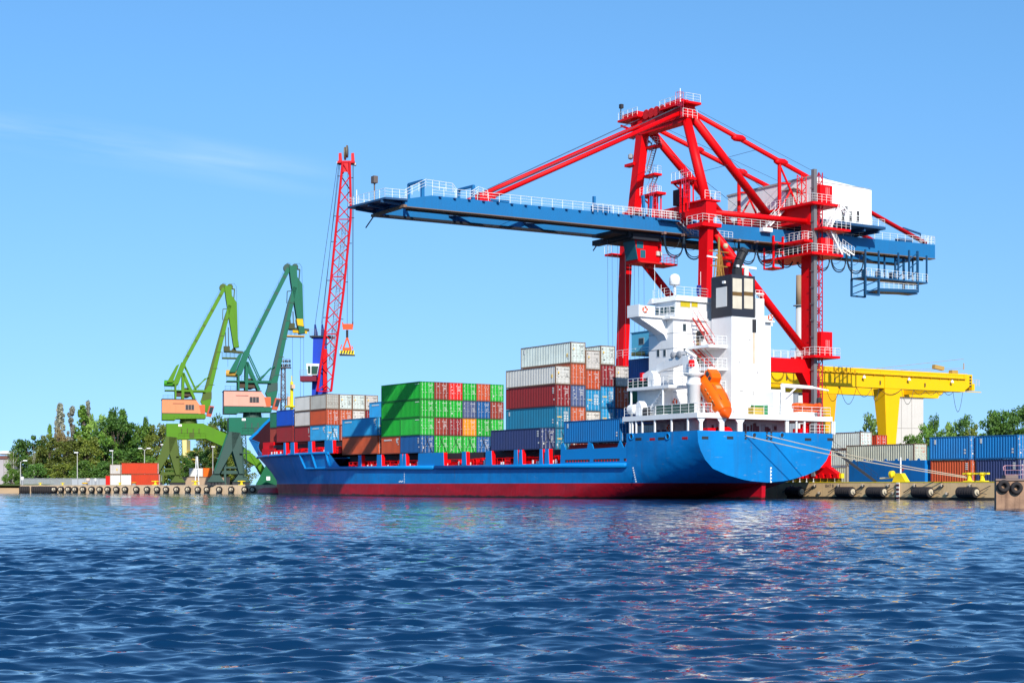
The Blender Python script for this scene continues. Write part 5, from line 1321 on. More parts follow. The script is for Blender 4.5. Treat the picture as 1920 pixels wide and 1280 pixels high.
b = MB(); b.rail([(1.1, 51, 41.25), (1.1, 63.1, 41.25), (-3, 63.1, 41.25)], 1.1, 1.3, .045); b.rail([(-19, 48.3, 41.25), (-6, 48.3, 41.25)], 1.1, 1.3, .045); va, za = iu(1586, 395, 1.0); b.tube((1, va, 41.2), (1, va, za), .07); b.build('railing', RAILW, hp)
b = MB(); b.box(.8, 1.2, va - .25, va + .25, za, za + .6); b.build('floodlight', DARK, hp)
b = MB(); a, z = iv(1484, 372, 48.2); b.box(a - .8, a + .8, 47.8, 48.4, z - 1.2, z + 1.2); b.box(a - 1.5, a + 1.5, 47.4, 48.7, z + 1.2, z + 1.35); b.build('control_box', paint((.4, .38, .35), .6, .3), cr)
# trolley, cab, festoon
b = MB(); b.box(-9.6, -3.6, 17.5, 21, 36.4, 37.6); b.box(-9.9, -3.3, 18, 23, 36.2, 37.0); b.box(-8.6, -4.6, 23, 36, 36.6, 37.1); b.box(-9.2, -7, 15.2, 16.4, 35.7, 36.4); b.box(-9.0, -4, 15, 17.5, 36.8, 37.2); b.build('trolley', paint((.02, .024, .034), .6, .3), cr)
vc_ = solve_v(1190, -4.2); vd = solve_v(1240, -4.2); ve = solve_v(1268, -4.2); zc = lambda y: iu(1215, y, -4.2)[1]
b = MB(); b.hexa([(-7, vc_ + .7, 33.3), (-4.2, vc_ + .7, 33.3), (-4.2, vd, 33.5), (-7, vd, 33.5)], [(-7, vc_, 36.6), (-4.2, vc_, 36.6), (-4.2, vd, 36.6), (-7, vd, 36.6)]); cab = b.build('operator_cab', RED, cr)
b = MB(); b.hexa([(-6.9, vc_ + .55, 33.6), (-4.3, vc_ + .55, 33.6), (-4.3, vc_ - .03, 36.3), (-6.9, vc_ - .03, 36.3)], [(-6.9, vc_ + .65, 33.6), (-4.3, vc_ + .65, 33.6), (-4.3, vc_ + .1, 36.3), (-6.9, vc_ + .1, 36.3)])
b.box(-4.2, -4.15, vc_ + .35, vc_ + 1.5, 35.1, 36.1); b.box(-4.2, -4.15, vc_ + 1.0, vc_ + 1.9, 33.8, 34.9); b.build('window', glass((.02, .12, .16)), cab)
b = MB(); b.box(-7.2, -3.9, vc_ + .8, ve, 33.1, 33.35); b.box(-6, -5, vd - 1.6, vd - .4, 32.7, 33.1); b.build('cab_floor', RED2, cab)
b = MB(); b.rail([(-3.95, vd - .4, 33.35), (-3.95, ve, 33.35), (-7.1, ve, 33.35)], 1.15, .6, .05); b.build('railing', PINK, cab)
b = MB(); b.box(-4.15, -3.9, vd - 1.0, vd - .1, 34.3, 34.9); b.build('air_conditioner', paint((.6, .55, .5), .6), cab)
hang = [1245, 1282, 1318, 1352, 1385, 1418, 1455, 1490, 1526, 1557, 1587, 1620]
for i in range(len(hang) - 1):
    va, vb = solve_v(hang[i], -2.0), solve_v(hang[i + 1], -2.0); b = MB()
    for off, dep, r in ((0, 3.3, .10), (.25, 3.0, .07), (-2.2, 1.9, .035)):
        pts = []
        for k in range(13):
            t = k / 12; s = 1 - (2 * t - 1) ** 2; q_ = t + .1 * math.sin(2 * math.pi * t) * -1
            pts.append((-2.0 + off * .4, va + (vb - va) * q_, zb(va) - .25 - dep * s ** .8))
        b.path(pts, r, 5)
    b.build('festoon_cable', paint((.014, .03, .05), .5), cr)
b = MB()
for x in hang: v = solve_v(x, -2.0); b.box(-2.3, -1.7, v - .2, v + .2, zb(v) - .4, zb(v) - .05)
b.build('cable_carrier', paint((.25, .15, .12), .6), cr)
b = MB()
for x in (1139, 1147.5, 1158, 1172, 1180, 1189, 1197, 1207):
    v = solve_v(x, -6.5); b.tube((-6.5, v, 36.3), (-6.5, v + .2, 12.5), .028, n=4)
b.build('hoist_rope', WIRE, cr)
# blue service basket at the rear end
b = MB(); va, vb = solve_v(1627, 0), solve_v(1742, 0); vm_ = solve_v(1652, 0); vn = solve_v(1725, 0)
for u in (-3.4, -.5):
    for v in (va, vm_, (vm_ + vn) / 2, vn, vb): b.bar((u, v, 33.6), (u, v, zb(v)), .22)
    for v in (va, vm_): b.bar((u, v, 30.9), (u, v, 33.6), .28)
    b.bar((u, va, 31), (u, vm_, 31), .25); b.bar((u, vm_, 31.8), (u, vn, 32.2), .4, .5); b.bar((u, vn, 32), (u, vn, 38.5), .3); b.bar((u, vn - 1.9, 34), (u, vn - 1.9, 38.5), .25)
    for z in (34.2, 35.6, 37): b.bar((u, vn - 1.9, z), (u, vn, z + 1.2), .14)
    for z in (31.2, 32.3): b.bar((u, va, z), (u, vm_, z + 1), .14)
b.box(-3.2, -.3, va, vb, 33.5, 33.72); b.box(-2.5, -.5, vm_, vn, 31.7, 31.9); 
for v in (va + 2, va + 5, va + 8): b.box(-3.3, -2.6, v, v + .5, 33.8, 35.2)
bk = b.build('service_basket', paint((.014, .075, .17), .5, .25), cr)
b = MB(); b.rail([(-.3, va, 33.75), (-.3, vb, 33.75)], 1.2, 1.1, .045); b.rail([(-.4, vm_, 31.95), (-.4, vn, 32.1)], 1.1, 1.1, .045); b.rail([(-3.2, va, 33.75), (-3.2, vb, 33.75)], 1.2, 1.1, .045); b.build('railing', RAILW, bk)
b = MB(); va = solve_v(1726, UN); b.tube((UN, va, zt_(va)), (UN, va, zt_(va) + 1.6), .08); b.bar((UN, va - 4, zt_(va) + 2.2), (UN, va, zt_(va) + 1.6), .25); b.box(UN - .5, UN + .5, 70, 73, zt_(72), zt_(72) + .5); b.build('rope_guide', CBLUED, cr)
b = MB(); b.rail([(UN + .5, 75, 40.2), (UN + .5, 78, 40.2), (UN - 3, 78, 40.2)], 1.3, .8, .05); b.build('railing', RAILW, cr)
# red service cage under the girder left of the landside leg
b = MB(); va, vb = solve_v(1450, -2), solve_v(1468, -2)
for v in (va, vb): b.bar((-2, v, 33.9), (-2, v, 38.6), .25); b.bar((-4, v, 33.9), (-4, v, 37), .2)
b.box(-4.2, -1.8, va, vb, 33.8, 34.0); b.bar((-2, va, 37.6), (-2, vb, 37.6), .3); b.bar((-2, va, 35.2), (-2, vb, 35.2), .14); b.bar((-2, va, 36.3), (-2, vb, 36.3), .14); b.build('service_cage', RED, cr)
# ------------------------------------------------------------------ luffing portal cranes
def luffer(name, label, X, Y, s, cols, extra):
    """coordinates: pixels of the enlarged first crane (x right, y down from its rail) times .0428 m; s scales the whole crane"""
    K = .0428 * s
    t = thing(name, label, 'crane', (X, Y, GZ), R(14), None)
    c1, c2, cabc, cwc = cols; m1 = paint(c1, .5, .35, .35, .5, name='crane_green'); m2 = paint(c2, .55, .4, .3, .4); mc = paint(cabc, .5, .3, .4, .5); mw = paint(cwc, .5, .3)
    x_ = lambda a: (a - 190) * K * 1.03; z_ = lambda b: (1250 - b) * K
    def P(a, b, y=0): return (x_(a), y * s, z_(b))
    def poly(mb, pts, y0, y1): mb.prism([(x_(a), z_(b)) for a, b in pts], 'y', y0 * s, y1 * s)
    # portal: left A-frame legs, top block, sloping arm, right legs
    b = MB(); poly(b, [(97, 915), (290, 912), (300, 995), (150, 1000), (97, 990)], -3.0, 3.0); b.build('portal_block', m1, t)
    for y in (-2.6, 2.6):
        b = MB(); poly(b, [(97, 985), (150, 990), (122, 1062), (52, 1192), (28, 1192)], y - .7, y + .7); b.build('leg', m2 if y < 0 else m1, t)
        b = MB(); poly(b, [(110, 985), (152, 990), (172, 1192), (146, 1192), (112, 1070)], y - .7, y + .7); b.build('leg', m2 if y < 0 else m1, t)
    b = MB(); poly(b, [(285, 912), (425, 975), (560, 1090), (560, 1140), (425, 1052), (300, 995)], -2.6, 2.0); b.build('portal_arm', m1, t)
    for y in (-2.2, 2.2):
        b = MB(); poly(b, [(530, 1080), (575, 1100), (640, 1200), (600, 1200)], y - .6, y + .6); b.build('leg', m1, t)
    b = MB(); b.box(x_(28), x_(172), -2.2 * s, 2.2 * s, z_(1192), z_(1176)); b.box(x_(60), x_(140), -2.4 * s, 2.4 * s, z_(1165), z_(1155)); b.box(x_(75), x_(85), -2.5 * s, -2.0 * s, z_(1245), z_(1100)); b.build('tie_beam', m2, t)
    for cx in (38, 155, 615):
        b = MB(); poly(b, [(cx - 38, 1232), (cx + 40, 1232), (cx + 12, 1192), (cx - 10, 1192)], -2.9, -2.1); poly(b, [(cx - 38, 1232), (cx + 40, 1232), (cx + 12, 1192), (cx - 10, 1192)], 2.1, 2.9); bg_ = b.build('bogie', m2, t)
        b = MB()
        for k in range(5):
            for y in (-2.5, 2.5): b.lathe([(.5 * s, -.2), (.5 * s, .2)], (x_(cx - 30 + 15 * k), y * s, z_(1238)), 10, 'y')
        b.build('wheel', DARK, bg_)
    b = MB(); a = x_(160); b.lattice((a + .6, -3.3 * s, z_(1195)), (a + .3, -3.3 * s, z_(1000)), 1.0 * s, .8 * s, n=10, r=.07 * s, rb=.05 * s); b.box(a - .6, a + 1.6, -3.9 * s, -2.7 * s, z_(1092), z_(1088)); b.build('ladder', m2, t)
    b = MB(); b.box(x_(158), x_(176), -3.08 * s, -3.0 * s, z_(930), z_(918)); b.build('sign', WHITE, t)
    # slew ring and house
    b = MB(); b.lathe([(48 * K, z_(912)), (46 * K, z_(900)), (44 * K, z_(886))], (x_(213), 0, 0), 20); b.build('slew_ring', m2, t)
    b = MB(); poly(b, [(75, 862), (300, 862), (300, 885), (150, 888), (140, 895), (75, 895)], -2.9, 2.9)
    for k in range(7): b.box(x_(135 + k * 22), x_(139 + k * 22), -3.0 * s, -2.9 * s, z_(880), z_(862))
    b.build('slew_frame', m1, t)
    b = MB(); poly(b, [(75, 785), (250, 785), (268, 812), (295, 812), (295, 860), (75, 860)], -2.8, 2.8); hs_ = b.build('machinery_house', mc, t)
    b = MB(); poly(b, [(265, 813), (296, 813), (296, 858), (275, 858)], -2.85, 2.85); b.build('house_end', paint((.62, .12, .04), .5, .3), hs_)
    b = MB(); b.box(x_(195), x_(240), -2.86 * s, -2.8 * s, z_(840), z_(812)); wd = b.build('window', paint((.05, .045, .05), .4), hs_)
    b = MB()
    for k in range(4): b.box(x_(195 + k * 15) - .06, x_(195 + k * 15) + .06, -2.9 * s, -2.86 * s, z_(840), z_(812))
    b.build('mullion', paint((.35, .25, .2), .6), wd)
    b = MB(); b.box(x_(73), x_(252), -2.9 * s, 2.9 * s, z_(785), z_(781)); b.box(x_(130), x_(190), -2.83 * s, -2.8 * s, z_(808), z_(805)); b.box(x_(74), x_(262), -2.88 * s, -2.8 * s, z_(862), z_(858)); b.build('roof_edge', DARK, hs_)
    b = MB(); b.hexa([P(318, 815, -2.6), P(345, 818, -2.6), P(345, 818, -.6), P(318, 815, -.6)], [P(303, 872, -2.4), P(328, 876, -2.4), P(328, 876, -.8), P(303, 872, -.8)]); cb_ = b.build('operator_cab', paint((.50, .10, .05), .5, .3), t)
    b = MB(); b.hexa([P(324, 822, -2.66), P(341, 824, -2.66), P(341, 824, -2.6), P(324, 822, -2.6)], [P(315, 855, -2.6), P(332, 858, -2.6), P(332, 858, -2.5), P(315, 855, -2.5)]); b.build('window', GLASS, cb_)
    # tower frame on the house
    b = MB()
    for y in (-1.7, 1.7):
        b.bar(P(185, 640, y), P(182, 782, y), .42 * s, .62 * s); b.bar(P(185, 640, y), P(243, 778, y), .42 * s, .62 * s); b.bar(P(190, 590, y), P(250, 725, y), .22 * s, .25 * s); b.bar(P(250, 725, y), P(300, 665, y), .25 * s, .28 * s); b.bar(P(180, 735, y), P(300, 735, y), .3 * s, .5 * s)
        b.bar(P(145, 680, y), P(145, 782, y), .4 * s)
        b.bar(P(240, 722, y), P(318, 655, y), .18 * s)
    for a, c_ in ((185, 640), (182, 700), (250, 725), (145, 735)): b.bar(P(a, c_, -1.7), P(a, c_, 1.7), .35 * s)
    b.box(x_(90), x_(300), -1.9 * s, 1.9 * s, z_(736), z_(731)); b.build('tower_frame', m1, t)
    b = MB(); b.box(x_(150), x_(235), -1.2 * s, 1.2 * s, z_(765), z_(740)); b.lathe([(1.2 * s, -.6), (1.2 * s, .6)], (x_(200), 0, z_(745)), 14, 'y'); b.build('hoist_winch', paint((.07, .05, .03), .6, .5), t)
    b = MB(); b.rail([P(88, 731, -1.9), P(300, 731, -1.9)], 1.0 * s, 1.5, .035); b.rail([P(80, 783, -2.6), P(130, 783, -2.6)], 1 * s, 1, .035); b.build('railing', m2, t)
    # rocking counterweight beam, rear tie
    b = MB()
    for y in (-1.5, 1.5): poly(b, [(148, 600), (165, 590), (130, 690), (100, 690)], y - .35, y + .35); poly(b, [(175, 580), (200, 585), (160, 700), (130, 700)], y - .35, y + .35)
    b.build('rocker_beam', m1, t)
    a, zc_ = x_(118), z_(694); b = MB(); b.tube((a - 1.3 * s, -.4 * s, zc_), (a + 1.3 * s, -.9 * s, zc_ - .1), 17 * K, n=20); cw = b.build('counterweight', mw, t)
    b = MB(); b.tube((a + 1.3 * s, -.9 * s, zc_ - .1), (a + 1.36 * s, -.92 * s, zc_ - .1), 17 * K, n=20); b.build('end_disc', extra[0], cw)
    tp = (400 + extra[1], 168 + extra[2])
    b = MB()
    for y in (-.55, .55): b.bar(P(188, 585, y), P(tp[0], tp[1], y), .28 * s, .85 * s)
    tie = b.build('tie_bar', m1, t); b = MB(); b.rail([P(186, 578), P(tp[0] - 6, tp[1] - 4)], .95 * s, 2.1, .03, 2)
    for k in range(5):
        f = .1 + k * .2; b.box(x_(188 + (tp[0] - 188) * f) - .3, x_(188 + (tp[0] - 188) * f) + .3, -.7 * s, .7 * s, z_(585 + (tp[1] - 585) * f) - .3, z_(585 + (tp[1] - 585) * f) + .2)
    b.build('tie_walkway', m2, tie)
    # main boom: wide kinked box beam
    kx, ky = 435 + extra[1], 262 + extra[2]
    b = MB(); lo, md = [P(300, 845), P(322, 850)], [P(290, 745), P(332, 740)]
    for y0, y1 in ((-1.25, 1.25),):
        A = [(303, 850), (318, 852), (333, 775), (331, 740), (kx + 1, ky + 5), (kx - 14, ky - 2), (kx - 40, ky + 80), (290, 745), (275, 790)]
        b.prism([(x_(a), z_(c_)) for a, c_ in A], 'y', -1.3 * s, .9 * s)
    bo = b.build('boom', m1, t)
    b = MB()
    for f in (.12, .3, .48, .66, .84):
        a0 = 311 + (kx - 7 - 311) * f; c0 = 760 + (ky - 760) * f; wd_ = 24 - 14 * f
        b.box(x_(a0 - wd_), x_(a0 + wd_), -1.36 * s, -1.28 * s, z_(c0) - .08, z_(c0) + .08)
    b.rail([P(328, 730, -1.2), P(kx + 2, ky + 20, -1.0)], .9 * s, 1.8, .03, 2); b.build('boom_ladder', m2, bo)
    b = MB(); b.rail([P(160, 990, -3.1), P(300, 990, -3.1)], 1.0 * s, 1.2, .035, 2); b.rail([P(100, 912, -2.9), P(290, 912, -2.9)], 1.0 * s, 1.4, .035, 2); b.build('railing', m2, t)
    b = MB()
    for k in range(4): b.box(x_(172 + k * 30), x_(178 + k * 30), -3.06 * s, -3.0 * s, z_(968), z_(940))
    b.box(x_(215), x_(240), -3.08 * s, -3.0 * s, z_(992), z_(962)); b.build('hatch', m2, t)
    b = MB(); b.prism([(x_(a), z_(c_)) for a, c_ in ((288, 742), (333, 738), (333, 775), (280, 790))], 'y', -1.33 * s, .93 * s); b.prism([(x_(a), z_(c_)) for a, c_ in ((kx - 40, ky + 80), (kx - 22, ky + 30), (318, 700), (290, 745))], 'y', -1.34 * s, -1.28 * s); b.build('patch', m2, bo)
    # fly jib
    ax, ay = tp
    b = MB(); 
    for y0, y1 in ((-1.3, -.5), (.5, 1.3)):
        b.prism([(x_(a), z_(c_)) for a, c_ in ((ax, ay - 12), (ax + 36, ay - 10), (kx + 8, ky + 20), (kx + 42, ay + 322), (kx + 14, ay + 326), (kx - 20, ky + 10), (ax + 8, ay + 60))], 'y', y0 * s, y1 * s)
    b.prism([(x_(a), z_(c_)) for a, c_ in ((ax + 40, ay + 40), (ax + 66, ay + 78), (ax + 72, ay + 300), (ax + 78, ay + 322), (ax + 58, ay + 310), (ax + 42, ay + 160))], 'y', -.5 * s, .5 * s)
    fj = b.build('fly_jib', m1, t)
    b = MB(); b.lathe([(.9 * s, -.5), (.9 * s, .5)], (x_(ax - 6), 0, z_(ay - 2)), 14, 'y'); b.lathe([(.7 * s, -.5), (.7 * s, .5)], (x_(ax + 30), 0, z_(ay - 8)), 14, 'y'); b.bar(P(ax + 54, ay + 5), P(ax + 50, ay + 60), .25 * s); b.bar(P(ax + 30, ay - 2), P(ax + 56, ay + 5), .3 * s); b.build('head_sheave', m2, fj)
    b = MB(); b.path([P(ax - 18, ay - 15), P(ax - 5, ay - 28), P(ax + 12, ay - 24)], .035 * s); b.path([P(ax + 24, ay - 22), P(ax + 52, ay - 28), P(ax + 64, ay - 10), P(ax + 66, ay + 90)], .035 * s)
    b.rail([P(ax + 72, ay + 90), P(ax + 76, ay + 300)], .5, 2.0, .03, 2); b.bar(P(kx - 42, ky + 20), P(kx - 44, ky + 80), .18 * s); b.bar(P(kx - 42, ky + 20), P(kx - 20, ky + 18), .18 * s); b.build('head_guard', m2, fj)
    # tip platform with sheaves
    px0 = kx - 46 + extra[3]; pz = ay + 380 - extra[4]
    b = MB(); b.box(x_(px0), x_(px0 + 86), -1.3 * s, 1.3 * s, z_(pz + 6), z_(pz)); pm = b.build('jib_platform', mw if extra[5] else m2, fj)
    b = MB(); b.rail([(x_(px0), -1.3 * s, z_(pz)), (x_(px0 + 86), -1.3 * s, z_(pz))], 1.3 * s, 1, .04); b.rail([(x_(px0), 1.3 * s, z_(pz)), (x_(px0 + 86), 1.3 * s, z_(pz))], 1.3 * s, 1, .04); b.build('railing', m2, pm)
    b = MB(); b.box(x_(px0 + 8), x_(px0 + 40), -.6 * s, .6 * s, z_(pz - 34), z_(pz - 62)); b.lathe([(.55 * s, -.4), (.55 * s, .4)], (x_(px0 + 62), 0, z_(pz - 40)), 12, 'y'); b.bar(P(px0 + 10, pz - 36), P(px0 + 110, pz - 30), .5 * s, .6 * s); b.bar(P(px0 + 20, pz - 50), P(kx - 30, ky + 140), .2 * s); b.bar(P(px0 + 34, pz - 50), P(kx - 14, ky + 120), .2 * s); b.build('tip_gear', paint((.06, .07, .03), .6, .4), fj)
    if extra[5]:
        b = MB(); b.prism([(x_(a), z_(c_)) for a, c_ in ((px0 + 46, pz - 82), (px0 + 76, pz - 82), (px0 + 80, pz - 46), (px0 + 52, pz - 50))], 'y', -1.4 * s, 1.4 * s); b.bar(P(px0 + 30, pz - 22), P(px0 + 100, pz - 18), .8 * s, .5 * s); b.build('yellow_hood', YEL, fj)
    b = MB()
    for dx in ((30,) if not extra[5] else (30, 68, 84)): b.tube(P(px0 + dx, pz), P(px0 + dx, pz + (50 if not extra[5] else 330)), .03, n=4)
    b.build('hoist_rope', WIRE, t)
    return t
Kf = lambda Y: F / Y
YG = 366; luffer('portal_crane', 'light green luffing portal crane with orange machinery house, farther of the pair', (345 - 960) / F * YG, YG, 1.0,
       ((.082, .225, .006), (.075, .115, .018), (.70, .25, .11), (.05, .27, .012)), (paint((.09, .42, .02), .5), 0, 0, 0, 0, False))
YD = 334; luffer('portal_crane', 'dark green luffing portal crane with pink machinery house nearest the ship bow', (464 - 960) / F * YD, YD, 1.0,
       ((.006, .125, .070), (.040, .085, .070), (.78, .34, .25), (.55, .30, .05)), (paint((.85, .50, .05), .5), -12, -4, 0, 44, True))
# ------------------------------------------------------------------ red lattice boom mobile crane
Ym = 330.0
def Q(x, y, d=0): p = px(540 + x / 2.56, 260 + y / 2.56, Ym + d); return tuple(p)
mcr = thing('mobile_harbour_crane', 'tall mobile harbour crane with red lattice boom and blue tower', 'crane', (Q(130, 1215)[0], Ym, GZ)); OFF[mcr.name] = (Q(130, 1215)[0], Ym, GZ)
LR = paint((.56, .006, .014), .5, .25, dcol=(.30, .01, .012)); TB = paint((.012, .05, .42), .45, .25); TBD = paint((.01, .03, .16), .5, .25)
b = MB()
L_ = [(140, 1212), (175, 960), (200, 740), (222, 520), (248, 260), (262, 112)]; R_ = [(207, 1212), (236, 960), (266, 740), (288, 520), (303, 360), (296, 112)]
def at(path, y):
    for (x0, y0), (x1, y1) in zip(path, path[1:]):
        if y >= y1: return x0 + (x1 - x0) * (y - y0) / (y1 - y0)
    return path[-1][0]
ys = [1212 - k * (1100 / 16) for k in range(17)]; W_ = 1.5
ch = [[Q(at(L_, y), y, -W_), Q(at(R_, y), y, -W_), Q(at(R_, y), y, W_), Q(at(L_, y), y, W_)] for y in ys]
for j in range(4):
    for a, c_ in zip(ch, ch[1:]): b.tube(a[j], c_[j], .26, n=8)
for i in range(16):
    for j in range(4):
        k = (j + 1) % 4; a, c_ = (ch[i][j], ch[i + 1][k]) if i % 2 == 0 else (ch[i][k], ch[i + 1][j]); b.tube(a, c_, .12, n=5)
        if i % 4 == 0: b.tube(ch[i][j], ch[i][k], .12, n=5)
bm_ = b.build('lattice_boom', LR, mcr)
b = MB(); b.lattice(Q(205, 1080), Q(272, 400), .8, .8, n=34, r=.045, rb=.035, up=(0, 1, 0)); b.build('ladder', paint((.3, .3, .36), .5), bm_)
b = MB(); b.box(*[Q(240, 0)[0], Q(322, 0)[0], Ym - 1.2, Ym + 1.2, Q(0, 122)[2], Q(0, 112)[2]])
for x in (243, 303): b.hexa([Q(x, 118, -1), Q(x + 18, 118, -1), Q(x + 18, 118, 1), Q(x, 118, 1)], [Q(x, 70, -.6), Q(x + 14, 68, -.6), Q(x + 14, 68, .6), Q(x, 70, .6)])
b.hexa([Q(262, 160, -1.4), Q(297, 160, -1.4), Q(297, 160, 1.4), Q(262, 160, 1.4)], [Q(264, 106, -1), Q(298, 106, -1), Q(298, 106, 1), Q(264, 106, 1)])
hd = b.build('boom_head', LR, mcr)
b = MB(); c_ = Q(274, 72); b.lathe([(.9, -.2), (1.35, -.16), (1.35, .16), (.9, .2)], c_, 24, 'x'); c2_ = Q(284, 62); b.lathe([(.9, -.2), (1.3, -.16), (1.3, .16), (.9, .2)], c2_, 24, 'x'); b.build('head_sheave', paint((.16, .12, .08), .5, .4), hd)
b = MB(); b.box(Q(235, 0)[0], Q(246, 0)[0], Ym - .6, Ym + .6, Q(0, 122)[2], Q(0, 113)[2]); b.box(Q(316, 0)[0], Q(327, 0)[0], Ym - .6, Ym + .6, Q(0, 129)[2], Q(0, 119)[2]); b.build('floodlight', paint((.6, .58, .55), .5), hd)
b = MB(); xL, xR = Q(118, 0)[0], Q(176, 0)[0]; zz = Q(0, 946)[2]; b.hexa([(xL - .8, Ym + 1, GZ), (xR + .4, Ym + 1, GZ), (xR + .4, Ym + 4, GZ), (xL - .8, Ym + 4, GZ)], [(xL, Ym + 1, zz), (xR, Ym + 1, zz), (xR, Ym + 4, zz), (xL, Ym + 4, zz)]); tw = b.build('tower', TB, mcr)
b = MB(); b.box(Q(170, 0)[0], Q(186, 0)[0], Ym - .4, Ym + 1.2, Q(0, 1205)[2], Q(0, 1010)[2]); b.build('luffing_cylinder', RED, tw)
b = MB(); b.box(Q(102, 0)[0], Q(212, 0)[0], Ym + .4, Ym + 4.6, Q(0, 950)[2], Q(0, 944)[2]); tp_ = b.build('tower_platform', DARK, tw)
b = MB(); za = Q(0, 944)[2]
for y in (.4, 4.6): b.rail([(Q(102, 0)[0], Ym + y, za), (Q(212, 0)[0], Ym + y, za)], 1.3, 1.2, .05)
b.build('railing', STEEL, tp_)
b = MB()
for x in (124, 158): b.hexa([Q(x, 944, 1.5), Q(x + 20, 944, 1.5), Q(x + 20, 944, 2.3), Q(x, 944, 2.3)], [Q(x + 2, 892, 1.5), Q(x + 10, 890, 1.5), Q(x + 10, 890, 2.3), Q(x + 2, 892, 2.3)])
b.build('rope_sheave', TBD, tw)
b = MB(); b.box(Q(62, 0)[0], Q(140, 0)[0], Ym - 1.5, Ym + 2, Q(0, 1165)[2], Q(0, 1140)[2]); b.build('cab_platform', paint((.16, .012, .03), .5), tw)
b = MB(); b.rail([(Q(60, 0)[0], Ym - 1.5, Q(0, 1140)[2]), (Q(100, 0)[0], Ym - 1.5, Q(0, 1140)[2])], 1.2, .8, .05); b.build('railing', STEEL, tw)
b = MB(); b.hexa([Q(88, 1078, -1.4), Q(150, 1080, -1.4), Q(150, 1080, 1.5), Q(88, 1078, 1.5)], [Q(92, 1133, -1.4), Q(140, 1133, -1.4), Q(140, 1133, 1.5), Q(92, 1133, 1.5)]); cb_ = b.build('operator_cab', WHITE, tw)
b = MB(); b.hexa([Q(112, 1090, -1.45), Q(146, 1091, -1.45), Q(146, 1091, -1.4), Q(112, 1090, -1.4)], [Q(112, 1130, -1.45), Q(139, 1130, -1.45), Q(139, 1130, -1.4), Q(112, 1130, -1.4)]); b.hexa([Q(94, 1090, -1.45), Q(108, 1090, -1.45), Q(108, 1090, -1.4), Q(94, 1090, -1.4)], [Q(96, 1126, -1.45), Q(108, 1126, -1.45), Q(108, 1126, -1.4), Q(96, 1126, -1.4)]); b.build('window', glass((.03, .07, .05)), cb_)
b = MB()
for x0, x1, y1 in ((238, 130, 892), (244, 165, 890), (250, 160, 890)):
    b.tube(Q(x0, 118, .5), Q(x1, y1, 1.8), .05, n=4)
for x in (286, 309, 312): b.tube(Q(x + 2, 122, -.4), Q(x - (0 if x > 300 else 2), 890, -.4), .045, n=4)
b.build('wire_rope', WIRE, mcr)
b = MB()
for y in (180, 372, 494, 680, 858): a = at(L_, y); b.tube(Q(a - 18, y), Q(a + 10, y), .08, n=4); a = at(R_, y); b.tube(Q(a, y + 8), Q(a + 16, y + 8), .08, n=4)
b.build('rope_roller', DARK, bm_)
b = MB(); b.box(Q(90, 0)[0], Q(240, 0)[0], Ym - 4, Ym + 6, GZ + 1.2, GZ + 4.5); b.build('chassis', TB, mcr)
b = MB()
for k in range(7):
    for y in (-4, 5): b.lathe([(.7, -.4), (.85, -.3), (.85, .3), (.7, .4)], (Q(95, 0)[0] + k * .95 * 2, Ym + y, GZ + .85), 12, 'y')
b.build('wheel', RUBBER, mcr)
# hook block and spreader hanging from the red boom
hk = thing('lifting_spreader', 'orange hook block with striped spreader hanging from the red lattice boom', 'spreader', Q(284, 1040)); OFF[hk.name] = Q(284, 1040)
SO = paint((.72, .10, .03), .45, .3)
b = MB(); b.hexa([Q(262, 916, -.5), Q(312, 916, -.5), Q(312, 916, .5), Q(262, 916, .5)], [Q(266, 888, -.5), Q(309, 888, -.5), Q(309, 888, .5), Q(266, 888, .5)]); b.bar(Q(264, 905), Q(262, 880), .25); b.bar(Q(310, 905), Q(311, 878), .25); b.build('hook_block', SO, hk)
b = MB(); b.tube(Q(284, 918), Q(284, 955), .25); b.build('hook', DARK, hk)
b = MB(); b.tube(Q(284, 952), Q(264, 1012, -.9), .18, n=6); b.tube(Q(284, 952), Q(302, 1012, -.9), .18, n=6); b.tube(Q(284, 952), Q(264, 1012, .9), .18, n=6); b.tube(Q(284, 952), Q(302, 1012, .9), .18, n=6); b.hexa([Q(262, 1016, -1), Q(306, 1016, -1), Q(306, 1016, 1), Q(262, 1016, 1)], [Q(266, 1002, -1), Q(302, 1002, -1), Q(302, 1002, 1), Q(266, 1002, 1)]); b.bar(Q(250, 1010), Q(258, 988), .2); b.bar(Q(312, 1010), Q(306, 994), .2); b.build('sling_frame', SO, hk)
b = MB(); b.hexa([Q(248, 1030, -1.3), Q(318, 1036, -1.3), Q(318, 1036, 1.3), Q(248, 1030, 1.3)], [Q(248, 1016, -1.3), Q(318, 1016, -1.3), Q(318, 1016, 1.3), Q(248, 1016, 1.3)]); sb_ = b.build('spreader_beam', YEL2, hk)
b = MB()
for k in range(5): b.hexa([Q(252 + k * 13, 1032, -1.34), Q(258 + k * 13, 1032, -1.34), Q(258 + k * 13, 1032, -1.3), Q(252 + k * 13, 1032, -1.3)], [Q(257 + k * 13, 1016, -1.34), Q(263 + k * 13, 1016, -1.34), Q(263 + k * 13, 1016, -1.3), Q(257 + k * 13, 1016, -1.3)])
b.hexa([Q(247, 1042, -1.2), Q(322, 1043, -1.2), Q(322, 1043, 1.2), Q(247, 1042, 1.2)], [Q(247, 1032, -1.2), Q(322, 1036, -1.2), Q(322, 1036, 1.2), Q(247, 1032, 1.2)]); b.build('stripes', DARK, sb_)
